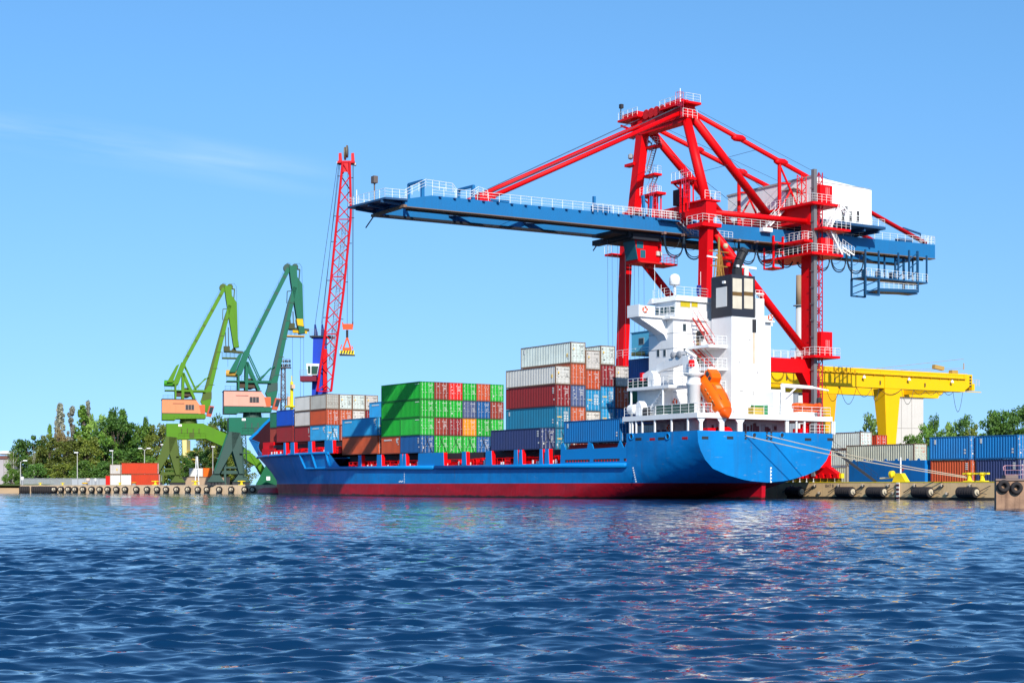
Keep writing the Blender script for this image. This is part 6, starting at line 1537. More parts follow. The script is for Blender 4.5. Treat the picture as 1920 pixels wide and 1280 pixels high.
# ------------------------------------------------------------------ floodlight mast
Yf = 380.0; t = thing('floodlight_mast', 'tall lattice floodlight mast between the dark green crane and the red boom', 'light mast', (px(531, 900, Yf)[0], Yf, GZ)); xm = px(531, 900, Yf)[0]; OFF[t.name] = (xm, Yf, GZ)
zq = lambda y: px(531, y, Yf)[2]
MS = paint((.12, .11, .12), .6, .3)
b = MB(); b.lattice((xm, Yf, GZ), (xm, Yf, zq(686)), 1.5, 1.5, .85, .85, n=22, r=.13, rb=.07); b.build('mast', MS, t)
b = MB(); b.box(xm - 1.3, xm + 1.8, Yf - 1.2, Yf + 1.2, zq(690), zq(688)); b.box(xm - 1, xm + 1.3, Yf - 1, Yf + 1, zq(749), zq(747.6)); b.rail([(xm - 1, Yf - 1, zq(747)), (xm + 1.3, Yf - 1, zq(747))], 1.1, .6, .05); b.rail([(xm - 1.3, Yf - 1.2, zq(688)), (xm + 1.8, Yf - 1.2, zq(688))], 1.9, .8, .05); b.build('platform', MS, t)
for k in range(7):
    for z in (678, 685.5):
        b = MB(); x = xm - 1.2 + k * .5; b.prism([(Yf - 1.7, zq(z)), (Yf - 1.2, zq(z) + .35), (Yf - 1.2, zq(z) - .25)], 'x', x - .18, x + .18); b.build('lamp', paint((.20, .17, .14), .4, .2) if k % 2 else DARK, t)
# ------------------------------------------------------------------ yellow gantry crane on the yard
yg = qthing('gantry_crane', 'yellow twin girder gantry crane over the yard behind the ship stern', 'crane', -42, 100, GZ)
Yl = paint((.84, .475, .003), .42, .16, dcol=(.5, .28, .02), name='crane_yellow'); Yd = paint((.72, .38, .01), .5, .3)
ug = -25.5; YS = (SY + ug * UY + solve_v(1667, ug) * VY) / 289.9; vleg = solve_v(1667, ug)
def gird(u, v0, v1, name):
    za, zb_ = iu(1560, 726, ug)[1], iu(1800, 730, ug)[1]; zc_, zd = iu(1560, 695.5, ug)[1], iu(1800, 708, ug)[1]
    b = MB(); zl, zh = 19.6 * YS, 22.6 * YS
    b.box(u - .8, u + .8, v0, v1, zl, 22.0 * YS); b.box(u - .5, u + .5, v0, v1 + 1.0, 22.15 * YS, 23.05 * YS); b.prism([(v1, zl + .2), (v1 + 2.2, 21.2 * YS), (v1 + 2.2, 23.0 * YS), (v1, 23.0 * YS)], 'x', u - .6, u + .6)
    g_ = b.build(name, Yl, yg); b = MB(); b.box(u + .5, u + 1.2, v0, v1, 22.0 * YS, 22.15 * YS)
    k = v0 + 1
    while k < v1: b.bar((u + .8, k, 21.7 * YS), (u + 1.15, k, 22.0 * YS), .12); k += 2.4
    b.build('walkway', Yd, g_)
    b = MB(); k = v0 + 3
    while k < v1 - 2: b.lathe([(.12, .5), (.32, 0)], (u + 1.3, k, 21.2 * YS), 10); k += 11.2
    b.build('lamp', WHITE, g_)
    b = MB(); b.rail([(u + 1.2, v0, 22.15 * YS), (u + 1.2, v1, 22.15 * YS)], 1.0, 2.4, .03, 2); b.build('railing', Yd, g_)
    return g_
vend = solve_v(1803, ug)
gird(ug, 48, vend, 'girder'); gird(ug - 17, 48, vend + 12, 'girder')
for u in (ug, ug - 17):
    for vl in (vleg + (0 if u == ug else 1.2), 56.0):
        s = 1 if u == ug else .999
        b = MB(); b.hexa([(u - 1.0, vl - .35, GZ), (u + .1, vl - .35, GZ), (u + .1, vl + .75, GZ), (u - 1.0, vl + .75, GZ)], [(u - 1.9, vl - 2.0, 19.55 * YS), (u + .85, vl - 2.0, 19.55 * YS), (u + .85, vl + 2.0, 19.55 * YS), (u - 1.9, vl + 2.0, 19.55 * YS)])
        lg = b.build('leg', Yl if u == ug else Yd, yg)  # rear legs get the darker yellow, shade put into their colour
        b = MB(); b.box(u + .85, u + .9, vl - 2, vl + 2, 19.6 * YS, 21.9 * YS); b.build('leg_head', Yl, lg)
for vl in (vleg, 56.0):
    b = MB(); b.box(ug - 18, ug, vl - .6, vl + .6, GZ + .5, GZ + 1.6); b.build('sill_beam', Yd, yg)
b = MB(); b.box(ug - 17, ug + .5, vend + 2.2, vend + 3.0, 20.0 * YS, 21.3 * YS); b.rail([(ug + .5, vend + 1, 20), (ug + .5, vend + 4.2, 20)], 1.2, .8, .04); b.bar((ug + .6, vend + .5, 19.7 * YS), (ug + .6, vend + 4.5, 19.7 * YS), .3, .12); ep = b.build('end_carriage', Yl, yg)
b = MB()
for k in range(4): b.box(ug + .6, ug + .66, vend + 1.4, vend + 1.9, 20.6 * YS + k * .55, 20.95 * YS + k * .55)
b.build('vent', DARK, ep)
b = MB(); b.tube((ug, vend + .6, 23), (ug, vend + .6, 25.2 * YS), .09); b.tube((ug, vend + .6, 25), (ug, vend - 22, 23.2 * YS), .03, n=4); b.tube((ug, vend + .6, 24.2 * YS), (ug, vend - 16, 23.2 * YS), .03, n=4); b.bar((ug, vend - 7.5, 24.2 * YS), (ug, vend - 5, 23.9 * YS), .7, .7); b.box(ug - .4, ug + .4, vend - 3, vend - 1.4, 23.05 * YS, 23.7 * YS); b.build('rope_gear', paint((.45, .28, .08), .6, .3), yg)
b = MB(); hx = [1480, 1500, 1521, 1548, 1575, 1606, 1634, 1648, 1690, 1713, 1735, 1756, 1770, 1787, 1805]; dp = [1.4, 1.8, 1.2, 2.6, 3.0, 1.6, 2.2, 1.0, 2.6, .8, .7, .7, .6, 3.6]
for i in range(len(hx) - 1):
    va, vb = solve_v(hx[i], ug + 1), solve_v(hx[i + 1], ug + 1); pts = []
    for k in range(11): t_ = k / 10; pts.append((ug + 1, va + (vb - va) * t_, 19.5 * YS - dp[i] * (1 - (2 * t_ - 1) ** 2)))
    b.path(pts, .05, 4)
b.build('festoon_cable', DARK, yg)
b = MB()
for x in (1475, 1565, 1650, 1734): v = solve_v(x, ug + .85); b.tube((ug + .9, v, 20.9 * YS), (ug + .9, v, 20.2 * YS), .12); 
b.build('hook', DARK, yg)
# ------------------------------------------------------------------ buildings
Yb_ = 430.0; t = thing('concrete_tower', 'tall pale concrete industrial building behind the yellow crane leg', 'building', (px(1692, 900, Yb_)[0], Yb_, GZ)); OFF[t.name] = (px(1692, 900, Yb_)[0], Yb_, GZ)
def wpanel(c, sx, sz):
    return paint(c, .85, .35, .15, .5)
X0, X1 = px(1662, 0, Yb_)[0], px(1734, 0, Yb_)[0]; zt2 = px(0, 746, Yb_)[2]; xd = px(1650, 0, Yb_ + 10)[0]
b = MB(); b.prism([(X0, Yb_), (X1, Yb_ + 1.5), (X1 + 1, Yb_ + 14), (xd + 1, Yb_ + 14)], 'z', GZ, zt2); b.build('wall', paint((.56, .52, .47), .9, .25, .2, .5), t)
b = MB(); b.prism([(X0 - .3, Yb_ - .2), (X1 + .3, Yb_ + 1.2), (X1 + 1.3, Yb_ + 14.3), (xd + .7, Yb_ + 14.3)], 'z', zt2, zt2 + .7); b.build('roof', paint((.25, .23, .22), .8), t)
b = MB()
for z in (zt2 - 8.3, zt2 - 17): b.hexa([(X0, Yb_ - .03, z), (X1, Yb_ + 1.47, z), (X1, Yb_ + 1.6, z), (X0, Yb_ + .1, z)], [(X0, Yb_ - .03, z + .14), (X1, Yb_ + 1.47, z + .14), (X1, Yb_ + 1.6, z + .14), (X0, Yb_ + .1, z + .14)])
for f in (.4, .68): x = X0 + (X1 - X0) * f; b.box(x, x + .12, Yb_ + 1.5 * f - .03, Yb_ + 1.5 * f + .1, GZ, zt2)
b.build('panel_joint', paint((.33, .30, .27), .9), t)
b = MB(); xx = px(1723, 0, Yb_)[0]; b.box(xx - .5, xx + .5, Yb_ + 3, Yb_ + 4.5, zt2 + .7, zt2 + 4.5); b.build('roof_stack', paint((.5, .4, .38), .8), t)
Yc = 470.0; t = thing('chimney', 'slim pale chimney with rusty top rising beside the red crane leg', 'chimney', (px(1499, 900, Yc)[0], Yc, GZ)); OFF[t.name] = (px(1499, 900, Yc)[0], Yc, GZ)
xx = px(1499, 0, Yc)[0]; zc_ = px(0, 516, Yc)[2]; b = MB(); b.lathe([(1.35, GZ), (1.1, zc_ - 9)], (xx, Yc, 0), 18); b.build('shaft', paint((.50, .48, .46), .8, .4, .2, .8), t, True)
b = MB(); b.lathe([(1.1, zc_ - 9), (1.02, zc_)], (xx, Yc, 0), 18); b.build('rusty_top', paint((.33, .22, .14), .8, .5), t, True)
b = MB(); b.lathe([(1.9, zc_ - 9.2), (1.9, zc_ - 9.0)], (xx, Yc, 0), 18); b.build('gallery', STEEL, t)
Ys = 400.0; t = thing('storage_shed', 'grey corrugated industrial shed seen behind the red crane leg', 'building', (px(1490, 900, Ys)[0], Ys, GZ)); OFF[t.name] = (px(1490, 900, Ys)[0], Ys, GZ)
x0, x1, x2 = (px(v, 0, Ys)[0] for v in (1466, 1497, 1545)); zz = px(0, 737, Ys)[2]
b = MB(); b.box(x0, x1, Ys, Ys + 12, GZ, zz); b.build('wall', paint((.24, .26, .29), .7, .3), t)
b = MB(); b.box(x1, x2, Ys + .5, Ys + 12, GZ, zz - .3); b.build('white_wall', paint((.62, .61, .58), .8, .2), t)
b = MB(); k = x0 + .4
while k < x1: b.box(k, k + .25, Ys - .06, Ys + .02, GZ, zz); k += .7
b.build('cladding_rib', paint((.2, .22, .25), .7), t)
b = MB(); b.box(x0 - .3, x2 + .3, Ys - .3, Ys + 12.3, zz, zz + .3); b.build('roof', paint((.12, .12, .13), .8), t)
Yw = 440.0; t = thing('warehouse', 'grey warehouse with brown flat roof beside the bare birch', 'building', (px(5, 900, Yw)[0], Yw, GZ)); OFF[t.name] = (px(5, 900, Yw)[0], Yw, GZ)
x0, x1 = px(-30, 0, Yw)[0], px(18, 0, Yw)[0]; zz = px(0, 860, Yw)[2]
b = MB(); b.box(x0, x1, Yw, Yw + 10, GZ, zz); b.build('wall', paint((.40, .37, .38), .8, .3), t)
b = MB(); b.box(x0, x1 - .5, Yw - .3, Yw + 10, zz, zz + .9); b.build('roof', paint((.16, .07, .06), .8), t)
b = MB()
for k in range(5): b.box(x0 + 1 + k * 1.5, x0 + 1.15 + k * 1.5, Yw - .05, Yw, GZ, zz)
b.build('wall_rib', paint((.25, .23, .23), .8), t)
b = MB(); b.lathe([(1.2, 0), (1.9, .3), (1.9, .9), (1.2, 1.1)], (px(4, 0, Yw)[0], Yw + 3, zz + 1.2), 14); b.build('roof_tank', WHITE, t)
Yy = 425.0; t = thing('site_building', 'small yellow and white building seen between the green crane legs', 'building', (px(352, 900, Yy)[0], Yy, GZ)); OFF[t.name] = (px(352, 900, Yy)[0], Yy, GZ)
b = MB(); x0, x1 = px(341, 0, Yy)[0], px(350, 0, Yy)[0]; b.box(x0, x1, Yy, Yy + 5, GZ, px(0, 824, Yy)[2]); b.build('wall', paint((.72, .60, .25), .7, .2), t)
b = MB(); b.box(x1, px(368, 0, Yy)[0], Yy + .5, Yy + 5, GZ, px(0, 844, Yy)[2]); b.build('low_wing', paint((.60, .42, .08), .7, .2), t)
b = MB(); b.box(x1 + .2, px(366, 0, Yy)[0], Yy + .4, Yy + .5, px(0, 858, Yy)[2], px(0, 849, Yy)[2]); b.build('window_band', WHITE, t)
t = thing('white_hut', 'small white hut among the bushes beside the warehouse', 'hut', tuple(px(57, 878, 425))); OFF[t.name] = tuple(px(57, 878, 425)); h0 = px(57, 878, 425)
b = MB(); b.box(h0.x - .9, h0.x + .9, 425, 427, GZ, px(0, 866, 425).z); b.build('wall', WHITE, t)
b = MB(); b.prism([(h0.x - 1.1, px(0, 866, 425).z), (h0.x + 1.1, px(0, 866, 425).z), (h0.x, px(0, 862, 425).z)], 'y', 424.8, 427.2); b.build('roof', paint((.25, .2, .18), .8), t)
# dark green machine and crane parts behind the bow
t = thing('hopper_base', 'dark green steel cargo hopper standing behind the ship bow', 'hopper', tuple(px(515, 905, 332))); OFF[t.name] = tuple(px(515, 905, 332))
h0 = px(515, 905, 332); gd = paint((.010, .12, .05), .5, .4)
b = MB(); b.prism([(px(480, 0, 332).x, GZ), (px(545, 0, 332).x, GZ), (px(545, 0, 332).x, px(0, 850, 332).z), (px(505, 0, 332).x, px(0, 862, 332).z)], 'y', 331, 335); b.build('body', gd, t)
b = MB(); b.box(px(501, 0, 332).x, px(508, 0, 332).x, 330.9, 331, px(0, 900, 332).z, px(0, 893, 332).z); b.build('lettering', WHITE, t)
# ------------------------------------------------------------------ trees
def leaf_mat(a, c_, name):
    m = bpy.data.materials.new(name); m.use_nodes = True; t = m.node_tree; b = t.nodes['Principled BSDF']; b.inputs['Roughness'].default_value = .6
    g = t.nodes.new('ShaderNodeNewGeometry'); r = t.nodes.new('ShaderNodeValToRGB'); t.links.new(g.outputs['Random Per Island'], r.inputs[0])
    r.color_ramp.elements[0].color = (*a, 1); r.color_ramp.elements[1].color = (*c_, 1)
    oi = t.nodes.new('ShaderNodeObjectInfo'); h = t.nodes.new('ShaderNodeHueSaturation'); mr = t.nodes.new('ShaderNodeMapRange'); mr.inputs[3].default_value = .75; mr.inputs[4].default_value = 1.3
    t.links.new(oi.outputs['Random'], mr.inputs[0]); t.links.new(mr.outputs[0], h.inputs['Value']); t.links.new(r.outputs[0], h.inputs['Color']); t.links.new(h.outputs[0], b.inputs['Base Color'])
    tr = t.nodes.new('ShaderNodeBsdfTranslucent'); ms = t.nodes.new('ShaderNodeMixShader'); ms.inputs[0].default_value = .25
    t.links.new(h.outputs[0], tr.inputs[0]); t.links.new(b.outputs[0], ms.inputs[1]); t.links.new(tr.outputs[0], ms.inputs[2]); t.links.new(ms.outputs[0], t.nodes['Material Output'].inputs[0]); return m
LM = {'dark': leaf_mat((0.037, 0.098, 0.015), (0.104, 0.220, 0.027), 'leaves_dark'), 'olive': leaf_mat((0.085, 0.122, 0.015), (0.207, 0.244, 0.027), 'leaves_olive'), 'mid': leaf_mat((0.061, 0.152, 0.017), (0.183, 0.329, 0.037), 'leaves_mid'),
      'light': leaf_mat((0.122, 0.220, 0.037), (0.268, 0.415, 0.073), 'leaves_light'), 'grey': leaf_mat((0.207, 0.226, 0.159), (0.390, 0.390, 0.293), 'leaves_grey'), 'red': leaf_mat((0.159, 0.110, 0.043), (0.268, 0.207, 0.073), 'leaves_reddish')}
BARK = paint((.16, .12, .09), .9, .5, 2); BIRCH = paint((.52, .47, .42), .9, .5, 2)
def crown(h, wd, seed, leaves=3200, leaf=.42, base=.15, shape='round', dens=1.0):
    """leaf clumps: clump centres inside an uneven envelope, then leaf quads round each"""
    rng = np.random.default_rng(seed); n = int(46 * dens); cl = []
    while len(cl) < n:
        z = rng.uniform(base, 1); a = rng.uniform(0, 2 * math.pi); rr = math.sqrt(rng.uniform(.12, 1))
        if shape == 'poplar': e = math.sin(math.pi * min(1, (z - base) / (1 - base)) ** .75) ** .55 * (1 - .35 * z)
        elif shape == 'cone': e = (1 - (z - base) / (1 - base)) ** .7 * 1.0
        elif shape == 'bush': e = math.sqrt(max(0, 1 - z ** 2))
        else: e = math.sqrt(max(0, 1 - ((z - .55) / .5) ** 2))
        e *= 1 + .28 * math.sin(3 * a + seed) * math.sin(5 * z + seed)
        cl.append((math.cos(a) * rr * e * wd / 2, math.sin(a) * rr * e * wd / 2, z * h))
    cl = np.array(cl); k = leaves // n; s = (wd * h * wd) ** (1 / 3) * (.125 if shape != 'poplar' else .10)
    rad = rng.uniform(.6, 1.35, n) * s
    d = rng.normal(0, 1, (n, k, 3)); d /= np.linalg.norm(d, axis=2, keepdims=True); d *= (rng.uniform(.25, 1, (n, k, 1)) ** .6) * rad[:, None, None]; d[:, :, 2] *= .8
    P_ = (cl[:, None, :] + d).reshape(-1, 3); N_ = len(P_)
    a = rng.normal(0, 1, (N_, 3)); a /= np.linalg.norm(a, axis=1, keepdims=True); b_ = np.cross(a, rng.normal(0, 1, (N_, 3))); b_ /= np.linalg.norm(b_, axis=1, keepdims=True)
    L = leaf * rng.uniform(.6, 1.3, (N_, 1)) * .5
    co = np.stack([P_ - a * L, P_ + b_ * L * .7, P_ + a * L, P_ - b_ * L * .7], 1).reshape(-1, 3)
    me = bpy.data.meshes.new('crown'); me.from_pydata(co.tolist(), [], np.arange(N_ * 4).reshape(-1, 4).tolist()); return me, cl
def trunk(h, cl, r, seed, bare=False):
    rr = random.Random(seed); b = MB(); pts = [(0, 0, -.5)]; n = 5
    for i in range(1, n + 1): pts.append((rr.uniform(-.03, .03) * h, rr.uniform(-.03, .03) * h, h * (.9 if not bare else .98) * i / n))
    for i, (p, q_) in enumerate(zip(pts, pts[1:])): b.tube(p, q_, r * (1 - .17 * i), r * (1 - .17 * (i + 1)), 7)
    for c_ in list(cl)[::2]:
        j = min(n - 1, max(1, int(c_[2] / h * n * .75))); p = pts[j]; b.tube(p, tuple(c_), r * .28, r * .06, 4)
    return b
TP = {}
def proto(kind, var):
    k = (kind, var)
    if k in TP: return TP[k]
    H, Wd, sh, lv, lf, base, dn, bark = {'poplar': (10, 2.6, 'poplar', 3600, .34, .04, 1.3, BARK), 'round': (10, 9, 'round', 5200, .50, .10, 1.3, BARK), 'bush': (6, 9, 'bush', 4200, .46, .0, 1.2, BARK),
        'cone': (10, 5, 'cone', 3800, .42, .08, 1.2, BARK), 'tall': (12, 7.5, 'round', 5600, .44, .08, 1.6, BARK), 'birch': (10, 6, 'round', 900, .30, .2, .9, BIRCH)}[kind]
    me, cl = crown(H, Wd, 11 * var + len(kind), lv, lf, base, sh, dn); tm = trunk(H, cl, H * .022, var, kind == 'birch').mesh('trunk', bark, smooth=True)
    TP[k] = (me, tm, H, Wd); return TP[k]
def tree(kind, leaf, xx, top, wpx, Y, label, name='tree', group=None, var=0, sink=0.0):
    me, tm, H, Wd = proto(kind, var); p = px(xx, top, Y); h = p.z - GZ + sink; wd = wpx * Y / F
    o = thing(name, label, 'tree' if name != 'bush' else 'bush', (p.x, Y, GZ - sink), random.uniform(0, 6.28), group)
    key = (me.name, leaf)
    if key not in TP: m2 = me.copy(); m2.materials.clear(); m2.materials.append(LM[leaf]); TP[key] = m2
    put(TP[key], 'crown', o); put(tm, 'trunk', o); o.scale = (wd / Wd, wd / Wd, h / H); return o
LT = [('poplar', 'grey', 113, 763, 19, 430, 'thin grey leaved poplar, beside the small dark pointed tree', 'poplar_tree', 0), ('poplar', 'grey', 134, 758, 16, 432, 'thinnest grey poplar standing in the middle of the three', 'poplar_tree', 1),
      ('poplar', 'mid', 154, 766, 22, 431, 'green poplar fused to a grey one, sharing one foot with another', 'poplar_tree', 2), ('poplar', 'grey', 165, 757, 15, 433, 'grey poplar top beside the green poplar', 'poplar_tree', 3),
      ('cone', 'mid', 93, 800, 18, 425, 'small dark pointed tree beside the thin grey poplars', 'tree', 0),
      ('round', 'dark', 62, 824, 62, 428, 'rounded dark green tree at the warehouse end of the wood', 'tree', 0), ('round', 'mid', 38, 845, 40, 430, 'low green tree beside the warehouse', 'tree', 1),
      ('birch', 'olive', 25, 848, 30, 405, 'bare white trunked birch beside the warehouse', 'birch_tree', 0), ('birch', 'olive', 64, 849, 22, 405, 'bare white birch beside the small white hut', 'birch_tree', 1),
      ('round', 'olive', 92, 826, 56, 415, 'olive brown tree in front of the grey poplars', 'tree', 1), ('tall', 'olive', 126, 830, 58, 412, 'drooping olive tree behind the fence lamp post', 'tree', 0), ('round', 'olive', 158, 824, 60, 414, 'broad olive tree below the green poplar', 'tree', 0),
      ('tall', 'red', 112, 812, 26, 420, 'reddish tree at the foot of the thin grey poplar', 'tree', 1), ('round', 'light', 184, 788, 42, 432, 'loose light green tree beside the tall dark tree', 'tree', 2),
      ('cone', 'dark', 213, 772, 38, 422, 'tallest dense dark tree ', 'tree', 1), ('cone', 'dark', 231, 773, 34, 424, 'dense dark pointed tree beside the tallest one', 'tree', 2), ('tall', 'dark', 220, 792, 76, 420, 'broad dark tree below the two tallest tops', 'tree', 2),
      ('cone', 'dark', 273, 786, 22, 430, 'pointed dark tree beyond the tall dark group', 'tree', 0), ('tall', 'mid', 268, 800, 54, 426, 'green tree behind the double armed lamp', 'tree', 0), ('round', 'olive', 297, 805, 48, 424, 'yellow olive tree touching the light green crane leg', 'tree', 2),
      ('tall', 'dark', 248, 806, 50, 428, 'dark tree between the tall group and the double lamp', 'tree', 1), ('round', 'mid', 196, 820, 50, 418, 'green tree behind the white container group', 'tree', 1),
      ('tall', 'dark', 412, 788, 52, 440, 'dark green tree showing between the two green cranes', 'tree', 1), ('round', 'olive', 392, 806, 44, 436, 'olive tree behind the light green crane arm', 'tree', 2), ('round', 'mid', 436, 806, 36, 444, 'green tree beside the dark green crane', 'tree', 1),
      ('round', 'dark', 372, 846, 52, 420, 'dark tree behind the white box container', 'tree', 0), ('round', 'olive', 412, 845, 54, 422, 'olive tree behind the orange container between the cranes', 'tree', 1), ('tall', 'dark', 338, 858, 40, 418, 'dark tree seen through the light green crane legs', 'tree', 2), ('round', 'olive', 455, 850, 50, 424, 'olive tree seen through the dark green crane legs', 'tree', 2)]
for kind, lf, x, top, wp, Y, lab, nm, var in LT: tree(kind, lf, x, top - 3, wp * (1.55 if kind == 'poplar' else 1.15), Y, lab, nm, 'trees behind the far quay', var)
BU = [(22, 880, 36, 398, 'low green bush before the warehouse'), (70, 872, 60, 400, 'green bush behind the curved lamp post'), (120, 872, 70, 401, 'bush behind the open mesh fence part'), (160, 866, 64, 400, 'bright bush beside the fence lamp post'), (195, 868, 60, 399, 'bush behind the solid fence end'),
      (232, 866, 60, 396, 'bush above the upper red container'), (280, 858, 54, 398, 'bush between the double lamp and the green crane'), (320, 876, 44, 428, 'bush inside the light green crane legs'), (345, 880, 40, 428, 'bush beside the white box container'), (440, 878, 60, 428, 'bush inside the dark green crane legs'), (400, 868, 60, 428, 'bush above the orange container')]
for i, (x, top, wp, Y, lab) in enumerate(BU): tree('bush', ('mid', 'dark', 'olive')[i % 3] if i != 3 else 'mid', x, top, wp, Y, lab, 'bush', 'bushes along the far yard', i % 3)
RT = [('round', 'light', 1632, 784, 42, 350, 'airy light green tree beside the concrete building', 'tree', 1), ('round', 'dark', 1644, 806, 34, 352, 'dark tree touching the beside the concrete building', 'tree', 0), ('round', 'mid', 1738, 802, 46, 345, 'green tree in front of the concrete building corner', 'tree', 1),
      ('tall', 'dark', 1751, 783, 26, 350, 'dark narrow tree beyond the concrete building', 'tree', 1), ('round', 'light', 1782, 797, 36, 352, 'light green tree in the middle of the small group', 'tree', 2), ('tall', 'dark', 1806, 783, 34, 350, 'tall dark tree above the blue container by the gap', 'tree', 2),
      ('round', 'olive', 1824, 800, 34, 348, 'olive tree at the end of the small group', 'tree', 0), ('round', 'mid', 1710, 820, 44, 340, 'low green tree behind the beige container end', 'tree', 2), ('round', 'mid', 1765, 812, 44, 342, 'low green tree above the turquoise container', 'tree', 0), ('round', 'olive', 1660, 824, 46, 342, 'low olive tree behind the yellow crane leg', 'tree', 1),
      ('tall', 'dark', 1872, 770, 50, 380, 'big dark tree above the blue container behind the dolphin', 'tree', 0), ('tall', 'dark', 1908, 766, 56, 384, 'biggest dark tree behind the dolphin railing', 'tree', 2), ('round', 'mid', 1862, 790, 34, 378, 'green tree at the foot of the big dark trees', 'tree', 1), ('round', 'dark', 1890, 788, 60, 376, 'dark low tree under the two big trees', 'tree', 2)]
for kind, lf, x, top, wp, Y, lab, nm, var in RT: tree(kind, lf, x, top + 1, wp * 1.25, Y, lab, nm, 'trees behind the right containers', var)
# ------------------------------------------------------------------ fence, lamp posts, left quay details
Yf2 = 366.0; x0, x1 = px(42, 0, 372).x, px(199, 0, Yf2).x; zt3 = px(0, 896.5, 368).z
t = thing('mesh_fence', 'long grey mesh fence behind the low far quay', 'fence', (x0, 372, GZ)); OFF[t.name] = (x0, 372, GZ)
fn = bpy.data.materials.new('fence_mesh'); fn.use_nodes = True; fb = fn.node_tree.nodes['Principled BSDF']; fb.inputs['Base Color'].default_value = (.36, .38, .38, 1); fb.inputs['Alpha'].default_value = .6; fb.inputs['Roughness'].default_value = .6
yy = lambda x: 372 + (x - x0) / (x1 - x0) * (Yf2 - 372)
xa = px(136, 0, 369).x
b = MB(); b.hexa([(x0, yy(x0), GZ + .1), (xa, yy(xa), GZ + .1), (xa, yy(xa) + .03, GZ + .1), (x0, yy(x0) + .03, GZ + .1)], [(x0, yy(x0), zt3), (xa, yy(xa), zt3), (xa, yy(xa) + .03, zt3), (x0, yy(x0) + .03, zt3)]); b.build('mesh_panel', fn, t)
b = MB(); b.hexa([(xa, yy(xa), GZ + .1), (x1, yy(x1), GZ + .1), (x1, yy(x1) + .1, GZ + .1), (xa, yy(xa) + .1, GZ + .1)], [(xa, yy(xa), zt3 - .1), (x1, yy(x1), zt3 - .1), (x1, yy(x1) + .1, zt3 - .1), (xa, yy(xa) + .1, zt3 - .1)]); b.build('solid_panel', paint((.40, .42, .44), .6, .25), t)
for k in range(13):
    x = x0 + (x1 - x0) * k / 12; b = MB(); b.tube((x, yy(x) - .08, GZ), (x, yy(x) - .08, zt3 + .15), .07, n=6); b.build('post', STEEL, t)
b = MB(); b.tube((x0, yy(x0) - .05, zt3), (x1, yy(x1) - .05, zt3), .05, n=5); b.build('top_rail', STEEL, t)
def lamp(x, ytop, Y, label, arms=((1, 9),), lean=0):
    p = px(x, ytop, Y); t = thing('street_lamp', label, 'lamp post', (p.x, Y, GZ), 0, 'lamp posts on the far yard'); h = p.z - GZ
    b = MB(); b.tube((0, 0, 0), (0, 0, h * .97), .13, .08, 8)
    for s, l in arms: b.path([(0, 0, h * .95), (s * l * .4 * Y / F, 0, h), (s * l * Y / F, 0, h + .1)], .06, 6)
    b.build('pole', paint((.46, .45, .43), .6, .3), t)
    for s, l in arms:
        b = MB(); q_ = s * l * Y / F; b.box(q_ - .45, q_ + .45, -.2, .2, h, h + .25); b.build('lamp_head', WHITE, t)
lamp(38.5, 864, 368, 'curved lamp post beside the strip fenders', ((1, 9),)); lamp(145, 849, 372, 'tall grey lamp post standing behind the mesh fence', ((-1, 2),)); lamp(211, 845.5, 380, 'lamp post rising behind the white containers', ((-1, 2),))
lamp(271, 841, 382, 'double armed lamp post above the red containers', ((-1, 8), (1, 8))); lamp(303.5, 834, 384, 'lamp post beside the top of the light green crane leg', ((1, 1.5),)); lamp(399, 838, 390, 'thin pole between the two green cranes', ((1, 1),))
# small things on the far quay
def smalls(x, y0, y1, Y, wd, c_, name, label, cat):
    p = px(x, y1, Y); h = px(x, y0, Y).z - GZ; t = thing(name, label, cat, (p.x, Y, GZ)); b = MB(); b.tube((0, 0, 0), (0, 0, h * .75), wd * .35, n=8); b.build('stem', STEEL, t); b = MB(); b.lathe([(wd * .4, h * .6), (wd * .5, h * .7), (wd * .5, h * .95), (wd * .25, h)], (0, 0, 0), 10); b.build('head', paint(c_, .5, .2), t)
smalls(165, 896, 911, 346, .9, (.72, .55, .5), 'signal_post', 'red and white signal post before the fence', 'post'); smalls(179, 896, 911, 346, .5, (.7, .7, .68), 'signal_post', 'white topped post beside the small red container', 'post')
smalls(159, 904, 912, 345, 1.3, (.75, .42, .02), 'capstan', 'yellow capstan winch beside the red and white post', 'winch'); smalls(251, 903, 910, 344, 1.2, (.75, .22, .01), 'capstan', 'orange machine before the red containers', 'machine')
smalls(42, 893, 911, 351, .7, (.7, .7, .68), 'signal_post', 'short white light post beside the curved lamp', 'post')
t = thing('white_trestle', 'white A shaped steel trestle standing before the white box container', 'trestle', tuple(px(370, 900, 409.5))); OFF[t.name] = tuple(px(370, 900, 409.5)); q1 = px(366, 894, 409.5); q2 = px(369, 856, 409.5); q3 = px(373, 894, 409.5); rw = thing('retaining_wall', 'low brown concrete wall carrying the white box and orange container', 'wall', (q1.x, 410, GZ)); OFF[rw.name] = (q1.x, 410, GZ); MB().box(px(340, 0, 411).x, px(422, 0, 411).x, 410.5, 418, GZ, 3.9).build('wall', paint((.40, .28, .19), .9, .5), rw); MB().box(px(340, 0, 411).x - .1, px(422, 0, 411).x + .1, 410.3, 418, 3.9, 3.94).build('coping', paint((.45, .36, .28), .9, .3), rw)
b = MB(); b.tube((q1.x, 409.5, GZ), (q2.x - .15, 409.5, q2.z), .13); b.tube((q3.x, 409.5, GZ), (q2.x + .15, 409.5, q2.z), .13); b.build('leg', WHITE, t); b = MB(); b.tube((q2.x - .2, 409.5, q2.z), (q2.x + .2, 409.5, q2.z), .13); b.tube((q1.x + .3, 409.5, 6), (q3.x - .3, 409.5, 6), .07); b.build('cross_bar', WHITE, t)
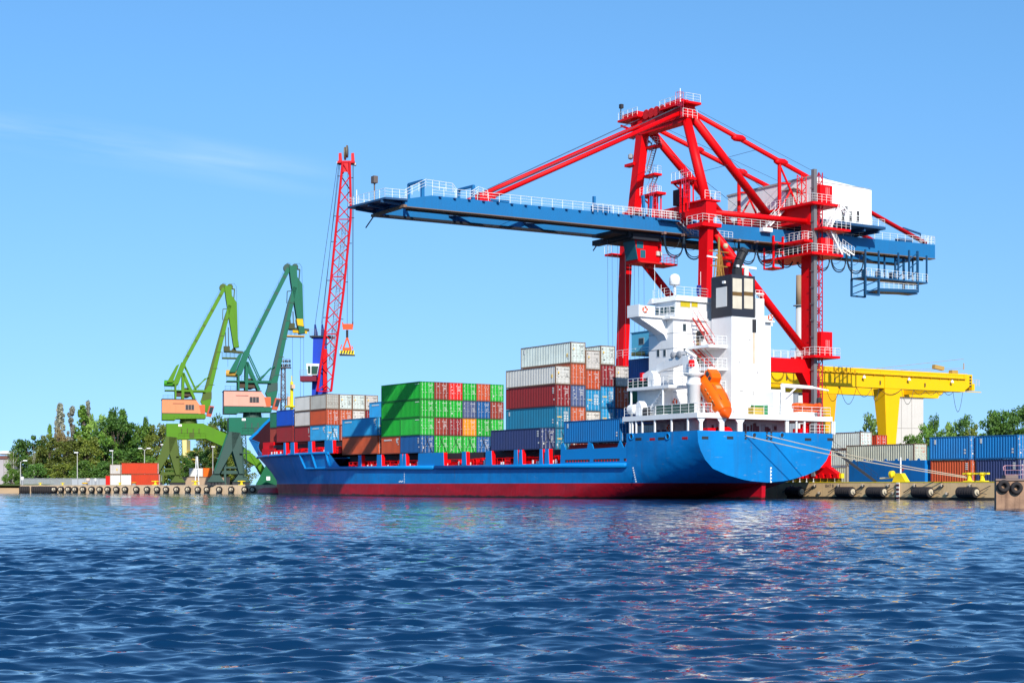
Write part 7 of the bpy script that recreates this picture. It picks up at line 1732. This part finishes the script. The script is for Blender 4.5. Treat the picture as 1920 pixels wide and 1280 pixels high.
# ------------------------------------------------------------------ mooring dolphin carrying two tyres
Yd2 = 112.0; X = px(1868, 0, Yd2).x; zt4 = px(0, 898, Yd2).z
dl = thing('mooring_dolphin', 'weathered concrete mooring dolphin carrying two tyres', 'dolphin', (X, Yd2, 0)); OFF[dl.name] = (X, Yd2, 0)
b = MB(); b.prism([(X, Yd2), (X + 7, Yd2), (X + 8.5, Yd2 + 5), (X + 1.4, Yd2 + 5)], 'z', -1.2, zt4 - .1); b.build('block', paint((.36, .22, .14), .95, .8, 1.2, .9, dcol=(.08, .045, .035), bump=.8), dl)
b = MB(); b.prism([(X - .06, Yd2 - .1), (X + 7, Yd2 - .1), (X + 8.5, Yd2 + 5), (X + 1.4, Yd2 + 5)], 'z', zt4 - .1, zt4 + .04); b.box(X + .7, X + 1.6, Yd2 + .1, Yd2 + 1, zt4 + .06, zt4 + .3); b.build('cap_slab', paint((.22, .16, .14), .9, .6, 2), dl)
b = MB(); zr = px(0, 872, Yd2).z - zt4; x2 = px(1893, 0, Yd2).x; b.rail([(x2, Yd2 + 1.0, zt4), (X + 6, Yd2 + 1.0, zt4)], zr, 1.2, .03, 3); b.path([(x2, Yd2 + 1, zt4 + zr), (x2 - .14, Yd2 + 1, zt4 + zr - .1), (x2 - .1, Yd2 + 1, zt4 + zr - .35)], .03); b.build('railing', paint((.60, .32, .36), .5), dl)
for x, y, lab in ((1882, 911, 'black tyre hanging on the dolphin, nearer the corner'), (1906, 914.5, 'black tyre hanging on the dolphin, farther from the corner')):
    p = px(x, y, Yd2 - .2); b = MB(); b.torus((0, 0, 0), .31, .15, 'y', 24, 10); o = b.build('tyre', RUBBER, None, True); o.location = p; tag(o, lab, 'tyre', 'tyre fenders of the dolphin')
# gangway in the dark gap right of the stern
g0 = Vector(W2(31, 20.9, 7.0)); g1 = Vector(W2(36.5, 24.4, 2.1)); gw = thing('gangway', 'dark narrow gangway sloping from the ship stern to the quay', 'gangway', tuple(g1)); OFF[gw.name] = tuple(g1)
b = MB(); b.bar(g0, g1, .8, .25); b.build('walkway', DARK, gw); b = MB(); b.rail([g0 + Vector((.3, .3, 0)), g1 + Vector((.3, .3, 0))], .9, 1.0, .03, 2); b.build('railing', DARK, gw)
